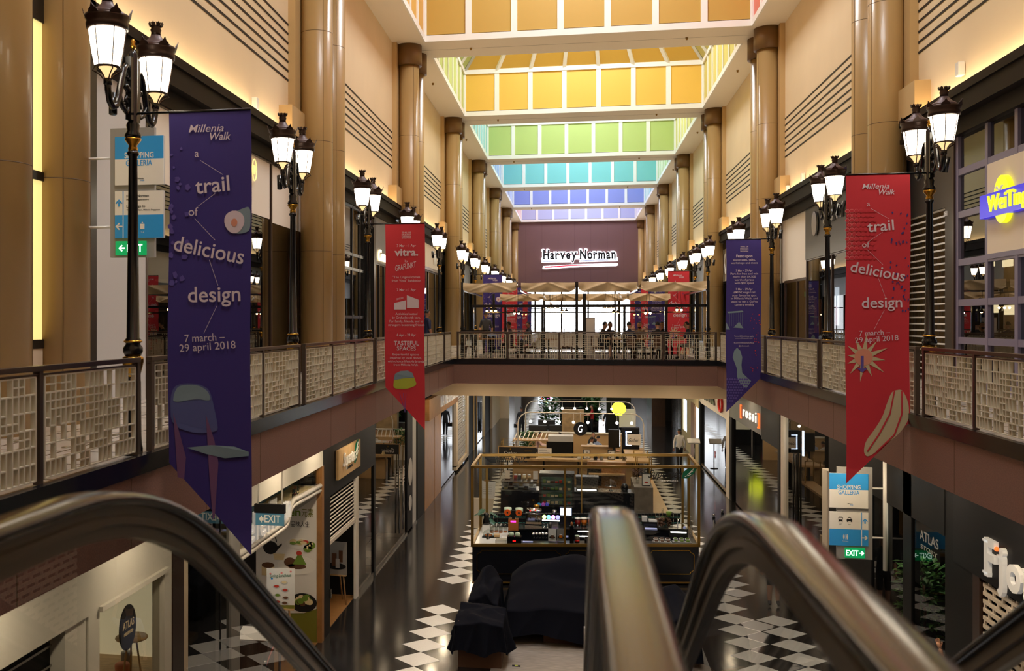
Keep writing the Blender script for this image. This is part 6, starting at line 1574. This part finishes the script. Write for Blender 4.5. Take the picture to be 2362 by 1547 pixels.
for i, (x, y) in enumerate(((-1.15, 49, ), (1.3, 47.9))):
    o = thing('cafe_table', 'white cafe table between the %s seated people' % ('pink and white shirted', 'right-hand')[i], 'table', (x, y, 0)); MB('white_gloss').box(-.4, .4, -.35, .35, .72, .75).build('tabletop', o); MB('black_metal').lathe([(.22, 0), (.2, .02), (.03, .04), (.03, .72)], n=12).build('pedestal', o)
ropes = [(4.05, 30.6), (4.4, 31.4), (4.35, 29.8)]
for i, (x, y) in enumerate(ropes): stanchion((x, y, 0), 'chrome rope barrier post right of the kiosk, %s of three' % ('middle', 'farthest', 'nearest')[i], 'rope barrier posts', 'chrome', 1.0)
m = MB('black_matte')
for a, b_ in ((0, 1), (0, 2)):
    p0, p1 = Vector((*ropes[a], .95)), Vector((*ropes[b_], .95)); m.tube([p0 + (p1 - p0) * t - ZV * .28 * 4 * t * (1 - t) for t in [i / 8 for i in range(9)]], .022, 6)
m.build('barrier_rope', label='black rope sagging between the chrome posts', cat='rope')
o = thing('menu_lectern', 'slim menu lectern standing in front of the cream restaurant wall', 'stand', (5.45, 47.6, 0)); MB('steel').tube([(0, 0, 0), (0, 0, 1.2)], .025).lathe([(.18, 0), (.18, .02)], n=12).build('post', o); MB('sign_white').cbox((-.05, -.05, 1.25), (.55, .36, .05), Matrix.Rotation(.5, 3, 'X')).build('menu_page', o)
# ---------------------------------------------------------------- people
for n_, c_, r_ in (('skin_light', (206, 156, 128), .5), ('skin_tan', (168, 114, 84), .5), ('hair_dark', (22, 18, 16), .6), ('hair_brown', (48, 34, 26), .6), ('shirt_white', (226, 222, 218), .7), ('shirt_navy', (24, 32, 64), .7), ('shirt_black', (20, 20, 24), .7), ('shirt_maroon', (62, 24, 44), .7),
                   ('shirt_beige', (172, 152, 128), .7), ('shirt_blue', (150, 170, 214), .7), ('shirt_pink', (214, 180, 178), .7), ('shirt_red', (176, 30, 34), .7), ('trouser_dark', (22, 22, 28), .7), ('trouser_tan', (120, 100, 78), .7), ('shoe_black', (14, 13, 13), .4), ('suit_grey', (44, 47, 55), .7), ('eye_white', (230, 228, 222), .3)): mat(n_, c_, r_)
def person(label, loc, rz, pose, shirt, legs='trouser_dark', skin='skin_tan', hair='hair_dark', arms='table', bare_legs=False, short=True, lean=0.0, turn=0.0, longhair=False, beard=False, group=None, back_text=None):
    o = thing('person', label, 'person', loc, rz, group)
    sit = pose == 'sit'
    hz = .52 if sit else .93
    V, Ed, Rd, Lb = [], [], [], []
    def v(p, r, parent=None, lb='shirt'):
        V.append(Vector(p)); Rd.append(r)
        if parent is not None: Ed.append((parent, len(V) - 1)); Lb.append(lb)
        return len(V) - 1
    ln = lambda h: lean * (h - hz)
    pel = v((0, 0, hz), .145)
    wai = v((0, ln(hz + .2), hz + .2), .135, pel)
    che = v((0, ln(hz + .42), hz + .42), .15, wai)
    nb = v((0, ln(hz + .53) , hz + .54), .075, che)
    ne = v((0, ln(hz + .6) + .01, hz + .6), .052, nb, 'skin')
    hd = Vector((0, ln(hz + .7) + .03, hz + .7))
    h1 = v(hd + Vector((0, 0, -.03)), .075, ne, 'skin'); h2 = v(hd + Vector((0, .0, .05)), .086, h1, 'skin'); v(hd + Vector((0, -.01, .11)), .06, h2, 'skin')
    sh = hz + .48
    hands = []
    for s in (-1, 1):
        S_ = v((s * .165, ln(sh), sh), .07, che)
        if arms == 'table': E_ = Vector((s * .24, ln(sh) + .14, sh - .24)); W_ = Vector((s * .12, ln(sh) + .36, sh - .25))
        elif arms == 'chin' and s == 1: E_ = Vector((s * .22, ln(sh) + .24, sh - .24)); W_ = Vector((s * .07, ln(sh) + .2, sh + .06))
        elif arms == 'chin': E_ = Vector((s * .24, ln(sh) + .14, sh - .24)); W_ = Vector((s * .1, ln(sh) + .36, sh - .25))
        elif arms == 'phone': E_ = Vector((s * .22, ln(sh) + .16, sh - .22)); W_ = Vector((s * .07, ln(sh) + .38, sh - .16))
        elif arms == 'raise' and s == 1: E_ = Vector((s * .28, .2, sh + .02)); W_ = Vector((s * .2, .32, sh + .25))
        elif arms == 'back': E_ = Vector((s * .25, -.08, sh - .28)); W_ = Vector((s * .24, .02, sh - .52))
        else: E_ = Vector((s * .245, -.02, sh - .28)); W_ = Vector((s * .26, .05 * s, sh - .53))
        e = v(E_, .047, S_, 'shirt'); w = v(W_, .032, e, 'skin' if short else 'shirt')
        hands.append((W_, (W_ - E_).normalized(), s))
    if sit:
        for s in (-1, 1):
            th = v((s * .09, .04, hz - .02), .1, pel, 'legs'); kn = v((s * .12, .42, hz), .068, th, 'skin' if bare_legs and False else 'legs'); an = v((s * .12, .4, .1), .045, kn, 'skin' if bare_legs else 'legs'); v((s * .12, .53, .05), .04, an, 'shoe')
    else:
        st = .14 if pose == 'walk' else 0
        for s in (-1, 1):
            th = v((s * .085, 0, hz - .08), .1, pel, 'legs'); kn = v((s * .09, s * st * .6 + .03, .5), .068, th, 'legs'); an = v((s * .09, s * st - (.06 if s * st < 0 else 0), .1 + (.04 if s * st < 0 else 0)), .045, kn, 'skin' if bare_legs else 'legs'); v((s * .1, s * st + .13, .045), .04, an, 'shoe')
    me = bpy.data.meshes.new('body'); me.from_pydata([tuple(p) for p in V], Ed, []); me.update()
    b = bpy.data.objects.new('body', me); COL.objects.link(b)
    sk = b.modifiers.new('skin', 'SKIN'); sk.use_smooth_shade = True
    for i, q in enumerate(me.skin_vertices[0].data): q.radius = (Rd[i], Rd[i] * (.78 if i in (wai, che, pel) else 1)); q.use_root = i == pel
    sb = b.modifiers.new('sub', 'SUBSURF'); sb.levels = 2; sb.render_levels = 2
    ev = b.evaluated_get(bpy.context.evaluated_depsgraph_get())
    nm = bpy.data.meshes.new_from_object(ev)
    b.modifiers.clear(); b.data = nm
    nm.materials.clear()
    slots = {'shirt': shirt, 'skin': skin, 'legs': legs, 'shoe': 'shoe_black'}; keys = list(slots)
    for k in keys: nm.materials.append(M[slots[k]])
    def near(p):
        best = (9, 'shirt')
        for (a, c), lb in zip(Ed, Lb):
            A, B = V[a], V[c]; d = B - A; t = max(0, min(1, (p - A).dot(d) / d.length_squared)); q = (A + d * t - p).length / max(.03, Rd[a] + (Rd[c] - Rd[a]) * t)
            if q < best[0]: best = (q, lb)
        return best[1]
    for pl in nm.polygons: pl.material_index = keys.index(near(pl.center)); pl.use_smooth = True
    b.parent = o
    # head turned on the neck: face and hair
    T = Matrix.Translation(hd) @ Matrix.Rotation(turn, 4, 'Z')
    m = MB(skin, T)
    m.ball((0, 0, .03), .088, 14, (.86, 1.05, 1.3)); m.tube([(0, .085, .05), (0, .112, .015), (0, .088, .0)], [.01, .017, .012], 7)
    for s in (-1, 1): m.ball((s * .078, -.005, .025), .024, 8, (.5, .8, 1.2))
    m.use('eye_white')
    for s in (-1, 1): m.ball((s * .03, .078, .045), .012, 8, (1, .6, .7))
    m.use('hair_dark')
    for s in (-1, 1): m.ball((s * .03, .086, .045), .006, 6); m.box(s * .03 - .018, s * .03 + .018, .082, .092, .066, .073)
    m.use('print_rose').ball((0, .083, -.03), .02, 8, (1.2, .5, .35))
    m.build('face', o)
    m = MB(hair, T)
    def hp(a, e):
        th = 2 * pi * a; ph = (.62 if sin(th) > .25 else 1.02 if not longhair else 1.3) * e * pi * .5
        return (.092 * .9 * sin(ph) * cos(th), -.008 + .092 * 1.12 * sin(ph) * sin(th), .045 + .095 * 1.24 * cos(ph))
    m.grid(hp, 18, 7)
    if longhair: m.tube([(0, -.08, .06), (0, -.11, -.06), (0, -.11, -.25)], [.07, .085, .06], 10)
    if beard: m.ball((0, .045, -.055), .06, 10, (1.05, .8, .7))
    m.build('hair', o)
    for W_, d, s in hands:
        m = MB(skin)
        up = Vector((0, 0, 1)) if abs(d.z) < .8 else Vector((0, 1, 0))
        sd = d.cross(up).normalized(); nn = sd.cross(d).normalized()
        pc = W_ + d * .05
        m.tube([W_, pc, W_ + d * .085], [.028, .036, .034], 8, True, .5)
        for k in range(4):
            q = W_ + d * .08 + sd * (-.027 + .018 * k); L = (.062, .074, .07, .054)[k]
            m.tube([q, q + d * L * .45 - nn * .004, q + d * L * .75 - nn * .018, q + d * L * .85 - nn * .034], [.0095, .009, .008, .007], 6)
        q = W_ + d * .03 - sd * .03 * s
        m.tube([q, q + d * .03 - sd * .022 * s - nn * .008, q + d * .058 - sd * .028 * s - nn * .02], [.011, .0105, .008], 6)
        m.build('hand', o)
    if back_text:
        m = MB('text_white'); m.text(back_text, (0, -.165, hz + .4), XV, ZV, .045, .24, 'c', .004); m.build('shirt_lettering', o)
    return o
# ---------------------------------------------------------------- bridge cafe
mat('canvas_cream', (222, 198, 158), .8, noise=.05, scale=3); mat('bulb_warm', (255, 200, 120), .4, emit=70)
mat('leather_brown', (92, 62, 44), .5)
o = thing('pergola', 'black steel pergola frame over the bridge cafe', 'pergola', (0, 36.4, ZU))
def post(x, y, z1, w=.05): MB('black_metal').box(x - w, x + w, y - w, y + w, 0, z1).build('post', o)
for x in (-4.04, .08, 4.62): post(x, 0, 2.82)
for x in (-3.68, -2.48, -1.14, 1.76, 3.2): post(x, .2, 1.98, .045)
for x in (.36, 4.3): post(x, .5, 2.4, .06)
for x in (-3.5, -1.3, 1.9, 4.4): post(x, 7.6, 2.6)
MB('black_metal').box(-3.7, 4.62, .15, .25, 1.9, 2.0).box(-3.5, 4.4, 3.0, 3.06, 1.72, 1.77).build('cross_beam', o)
for x in (-4.04, -1.98, .08, 2.24, 4.58): MB('black_metal').box(x - .03, x + .03, 0, 7.6, 2.48, 2.54).build('rafter', o)
MB('black_metal').box(-4.04, -3.0, .02, .1, .98, 1.08).box(.1, .36, .3, .36, .98, 1.06).build('low_rail', o)
def canvas(x0, x1, y, z0, z1, label, group, depth=.0, ph=0):
    oo = thing('canopy', label, 'canopy', ((x0 + x1) / 2, y, z1), 0, group); w = (x1 - x0) / 2
    def P(a, b):
        x = -w + 2 * w * a; e = abs(2 * a - 1)
        sag = .03 * sin(a * pi * 2 + ph) + .05 * (1 - e * e)
        zz = -b * (z1 - z0) * (1 - .35 * max(0, e - .8) * 4 * (1 if b > .5 else .3))
        fold = .07 * sin(a * 14 + b * 3 + ph) * b * (1 - .5 * e) + .05 * math.exp(-((abs(e - b * .9) / .08) ** 2))
        return (x, -fold - .03 * sin(b * pi) + .02 * sin(a * 31) * b, zz - sag * .5 * (1 - b))
    m = MB('canvas_cream').grid(P, 40, 10)
    m.grid(lambda a, b: (-w + 2 * w * a, b * 3.3, -.06 - .09 * sin(a * pi) - .05 * sin(b * pi)), 20, 6)
    m.build('cloth', oo)
    return oo
for i, (x0, x1) in enumerate(((-4.0, -2.06), (-1.9, .02), (.14, 2.2), (2.32, 4.56))):
    canvas(x0, x1, 36.26, 7.8, 8.16, 'cream canvas swag over the bridge cafe, %s of the front four' % wl[i].replace('nearest', 'leftmost').replace('second', 'second from left').replace('third', 'third from left').replace('fourth', 'rightmost'), 'front cream canopies', 0, i * 1.3)
for i, (x0, x1) in enumerate(((-3.2, -1.4), (-1.4, .4), (.4, 2.2), (2.2, 4.0))):
    canvas(x0, x1, 43.6, 7.62, 7.95, 'cream canvas at the back of the bridge cafe, %s of the rear four' % ('leftmost', 'second from left', 'third from left', 'rightmost')[i], 'rear cream canopies', 0, i)
def pendant(x, y, z, n, label):
    oo = thing('pendant_lamp', label, 'lamp', (x, y, z), 0, 'warm pendant lamps of the bridge cafe')
    for k in range(n):
        a = (k - (n - 1) / 2) * .17
        MB('black_metal').tube([(a, 0, .16), (a * .4, 0, 1.0)], .006, 5).build('cord', oo)
        MB('black_metal').lathe([(.02, .17), (.03, .12), (.085, .05), (.08, .05)], a, 0, 0, 12).build('shade', oo)
        MB('bulb_warm').ball((a, 0, .02), .045, 10).build('bulb', oo)
for x, y, z, n, lab in ((-3.2, 39, 7.14, 3, 'cluster of three warm pendant bulbs, leftmost over the cafe'), (-2.25, 39.6, 7.05, 2, 'pair of warm pendant bulbs right of the leftmost cluster'), (-.82, 39, 7.22, 3, 'cluster of three warm bulbs left of the centre post'), (-.4, 40, 7.1, 2, 'pair of warm bulbs by the centre post'),
                        (1.3, 39, 7.22, 3, 'cluster of three warm bulbs right of the centre post'), (1.6, 40, 7.08, 2, 'pair of warm bulbs right of the centre cluster'), (2.75, 39, 7.04, 2, 'pair of warm bulbs above the seated people'), (3.9, 39, 7.16, 2, 'pair of warm bulbs at the right end by the red pennant')): pendant(x, y, z, n, lab)
for i, (x, y, z) in enumerate(((-1.25, 42, 7.8), (-1.0, 42, 7.55), (1.85, 42, 7.8), (3.1, 41, 8.05))):
    oo = thing('track_spot', 'small white spotlight hanging at the back of the bridge cafe, %s from left' % wl[i].replace('nearest', 'first'), 'spotlight', (x, y, z), 0, 'white spots of the bridge cafe'); MB('white_gloss').tube([(0, 0, 0), (.08, -.05, -.16)], .045, 10).build('head', oo); MB('black_metal').tube([(0, 0, 0), (0, 0, .3)], .012).build('stem', oo)
it('service_cabinet', 'grey service cabinet on the bridge behind the seated people', 'cabinet', MB('grey_panel').box(-.22, .22, 0, .3, 0, 1.55).use('grey_light').box(-.2, .2, -.01, 0, .8, 1.5), (.62, 42, ZU))
for i, x in enumerate((-2.09, 3.11)):
    oo = thing('glass_screen', 'clear glass screen with a thin dark circle, %s side of the bridge cafe' % ('left', 'right')[i], 'screen', (x, 42.6, ZU)); MB('clear_glass').quad((-.7, 0, .1), (.7, 0, .1), (.7, 0, 2.0), (-.7, 0, 2.0)).build('pane', oo); m = MB('ink').tube([(.36 * cos(t), -.01, 1.42 + .36 * sin(t)) for t in [2 * pi * k / 28 for k in range(29)]], .01, 5); m.build('circle_mark', oo); MB('black_metal').box(-.72, .72, -.03, .03, 0, .1).build('base_rail', oo)
def chair_proto(label):
    oo = thing('cafe_chair', label, 'chair', (0, 0, 0)); MB('leather_brown').box(-.22, .22, -.22, .22, .42, .48).build('seat', oo, bevel=.02); MB('leather_brown').box(-.21, .21, -.25, -.2, .5, .86).build('backrest', oo, bevel=.02)
    for a in (-.18, .18):
        for b_ in (-.18, .18): MB('timber_dark').tube([(a, b_, .42), (a * 1.15, b_ * 1.15, 0)], .02, 6).build('leg', oo)
    return oo
def table_proto(label):
    oo = thing('cafe_table', label, 'table', (0, 0, 0)); MB('timber_mid').box(-.4, .4, -.35, .35, .72, .755).build('tabletop', oo); MB('black_metal').lathe([(.26, 0), (.24, .02), (.035, .05), (.035, .72)], n=14).build('pedestal', oo); return oo
TB = [(-3.1, 'wooden cafe table by the maroon-shirted person'), (-.95, 'empty wooden cafe table left of the centre post'), (1.45, 'wooden cafe table of the two leaning people'), (2.45, 'wooden cafe table between the navy and beige shirts'), (3.5, 'wooden cafe table of the person with a phone')]
tpz = None
for x, lab in TB:
    if tpz is None: tpz = table_proto(lab); tpz.location = (x, 37.55, ZU); tpz['group'] = 'bridge cafe tables'
    else: dup(tpz, (x, 37.55, ZU), 0, lab)
CH = [(-3.85, 37.5, -pi / 2, 'brown cafe chair at the left end by the corner post'), (-2.3, 37.6, pi / 2, 'brown cafe chair under the maroon-shirted person'), (-1.62, 37.5, -pi / 2, 'brown cafe chair left of the empty table'), (-.28, 37.5, pi / 2, 'brown cafe chair right of the empty table'), (.85, 37.5, -pi / 2, 'brown cafe chair under the person leaning to the right'),
      (1.2, 38.15, pi + .5, 'brown cafe chair of the tattooed-arm person'), (1.95, 36.95, 0, 'brown cafe chair with its back to the railing, navy shirt'), (2.4, 38.25, pi, 'brown cafe chair of the beige-shirted person'), (2.95, 36.95, .2, 'brown cafe chair with its back to the railing, black shirt'), (3.2, 38.2, pi, 'brown cafe chair of the laughing person'), (4.15, 37.6, pi / 2, 'brown cafe chair at the right end under the person with a phone')]
cpz = None
for x, y, a, lab in CH:
    if cpz is None: cpz = chair_proto(lab); cpz.location = (x, y, ZU); cpz.rotation_euler = (0, 0, a); cpz['group'] = 'bridge cafe chairs'
    else: dup(cpz, (x, y, ZU), a, lab)
person('person in a maroon shirt seated facing left at the left cafe table', (-2.3, 37.6, ZU), pi / 2, 'sit', 'shirt_maroon', arms='table', lean=.15)
person('person in grey seated behind the glass at the back of the bridge cafe', (-1.9, 43.6, ZU), pi / 2 + .4, 'sit', 'suit_grey', arms='table', lean=.1)
person('person in a navy shirt with grey sleeve stripe leaning to the right', (.88, 37.5, ZU), -pi / 2, 'sit', 'shirt_black', legs='trouser_dark', skin='skin_light', arms='table', lean=.3, bare_legs=True)
person('person with reddish face looking down beside the leaning one', (1.2, 38.15, ZU), pi + .5, 'sit', 'shirt_navy', skin='skin_tan', arms='table', lean=.3)
person('person seen from behind in a navy shirt with white lettering', (1.95, 36.95, ZU), 0, 'sit', 'shirt_navy', skin='skin_light', arms='table', back_text='macron', turn=-.6, lean=.12)
person('smiling bearded person in a beige shirt', (2.38, 38.25, ZU), pi, 'sit', 'shirt_beige', skin='skin_light', hair='hair_brown', arms='table', lean=.25, beard=True)
person('person seen from behind in a black shirt', (2.95, 36.95, ZU), .1, 'sit', 'shirt_black', skin='skin_light', arms='table', turn=-.3)
person('laughing person resting chin on a hand', (3.2, 38.2, ZU), pi, 'sit', 'shirt_navy', skin='skin_tan', arms='chin', lean=.2)
person('person in navy with white shoulder stripe looking at a phone, rightmost', (4.15, 37.6, ZU), pi / 2, 'sit', 'shirt_navy', skin='skin_light', arms='phone', lean=.15, bare_legs=True)
it('phone', 'lit mobile phone held by the rightmost seated person', 'phone', MB('black_metal').cbox((0, 0, 0), (.012, .075, .15), Matrix.Rotation(-.9, 3, 'Y')).use('lit_cool').cbox((.008, 0, .004), (.003, .065, .13), Matrix.Rotation(-.9, 3, 'Y')), (3.66, 37.6, ZU + .87))
cu = None
for i, (x, y, lab) in enumerate(((3.33, 37.4, 'dark mug on the right cafe table, left one'), (3.62, 37.3, 'dark mug on the right cafe table, right one'), (1.6, 37.35, 'small white cup on the table of the leaning people'))):
    mt = 'black_metal' if i < 2 else 'white_gloss'
    it('mug', lab, 'mug', MB(mt).lathe([(.035, 0), (.042, .09), (.035, .09)], n=12), (x, y, ZU + .755))
it('backpack', 'pale blue cap-like bag on the left cafe table', 'bag', MB('shirt_blue').ball((0, 0, .09), .17, 14, (1.2, .8, .6)).use('ink').ball((-.12, -.08, .06), .05, 8).ball((.06, -.1, .06), .05, 8), (-3.05, 37.5, ZU + .755))
person('person in navy uniform with white bands standing by a left shop', (-4.95, 33.6, ZU), -.9, 'stand', 'shirt_navy', arms='down')
person('person in a grey suit standing behind dark glass left of the far purple pennant', (-3.55, 40.6, ZU), .2, 'stand', 'suit_grey', skin='skin_light', arms='down')
# ---------------------------------------------------------------- lower floor people
person('person in a white shirt and dark trousers walking away on the right', (4.79, 47.8, 0), .1, 'walk', 'shirt_white', arms='down', short=False)
person('person in a black suit walking away at the far left, carrying a bag', (-3.04, 58.4, 0), -.05, 'walk', 'shirt_black', arms='down', short=False)
it('hand_bag', 'small black bag carried by the person in the black suit', 'bag', MB('black_matte').box(-.14, .14, -.05, .05, 0, .22).tube([(-.08, 0, .22), (-.06, 0, .3), (.06, 0, .3), (.08, 0, .22)], .012, 6), (-3.34, 58.42, .56))
person('person in a pink shirt seated at the white cafe table facing right', (-1.85, 49, 0), -pi / 2, 'sit', 'shirt_pink', skin='skin_light', arms='table', lean=.25, short=False)
person('person in a white shirt seated at the white cafe table facing left', (-.55, 49, 0), pi / 2, 'sit', 'shirt_white', skin='skin_light', arms='table', lean=.2, short=False)
person('person in a white shirt seated at the serving bar, left of two', (.72, 47.2, 0), -.5, 'sit', 'shirt_white', arms='table', lean=.2)
person('person in a pale shirt seated at the serving bar, right of two', (1.0, 47.7, 0), -.7, 'sit', 'shirt_blue', skin='skin_light', arms='table', lean=.2)
person('person with long black hair seated behind the serving bar', (.9, 49.4, 0), pi, 'sit', 'shirt_black', skin='skin_light', arms='table', longhair=True)
person('person in a blue shirt seated facing right at the serving bar', (1.55, 47.3, 0), -pi / 2 + .2, 'sit', 'shirt_blue', skin='skin_light', arms='table', lean=.25)
person('person in a red shirt standing far behind the cafe', (1.04, 60.5, 0), pi / 2, 'stand', 'shirt_red', skin='skin_light', arms='table')
person('person in black standing beside the flower sign, far behind', (1.9, 58.5, 0), pi, 'stand', 'shirt_black', skin='skin_light', arms='down')
person('person in dark clothes seated at the timber cabinet far behind', (-.1, 57.0, 0), pi, 'sit', 'shirt_black', arms='table')
person('person in a dark dress seen through the right escalator glass', (4.66, 24.9, 0), pi, 'stand', 'shirt_black', legs='shirt_black', skin='skin_light', arms='down', bare_legs=True)
person('person in a pale striped shirt raising a hand, low between the right handrails', (5.28, 16.6, 0), -.5, 'stand', 'shirt_blue', skin='skin_light', arms='raise')
sp_ = None
for i, (x, y, a, lab) in enumerate(((-1.9, 49, -pi / 2, 'dark cafe stool under the pink-shirted person'), (-.5, 49, pi / 2, 'dark cafe stool under the white-shirted person'), (.72, 47.2, -.5, 'dark cafe stool at the serving bar, left'), (1.0, 47.75, -.7, 'dark cafe stool at the serving bar, middle'), (.9, 49.4, pi, 'dark cafe stool under the long-haired person'), (1.52, 47.3, 0, 'dark cafe stool at the serving bar, right'))):
    if sp_ is None:
        sp_ = thing('stool', lab, 'stool', (x, y, 0), a, 'dark stools of the lower cafe'); MB('black_matte').lathe([(.18, .4), (.19, .44), (.18, .45)], n=14).build('seat', sp_)
        for k in range(4): MB('black_metal').tube([(.12 * cos(k * pi / 2), .12 * sin(k * pi / 2), .4), (.19 * cos(k * pi / 2), .19 * sin(k * pi / 2), 0)], .015, 6).build('leg', sp_)
    else: dup(sp_, (x, y, 0), a, lab)
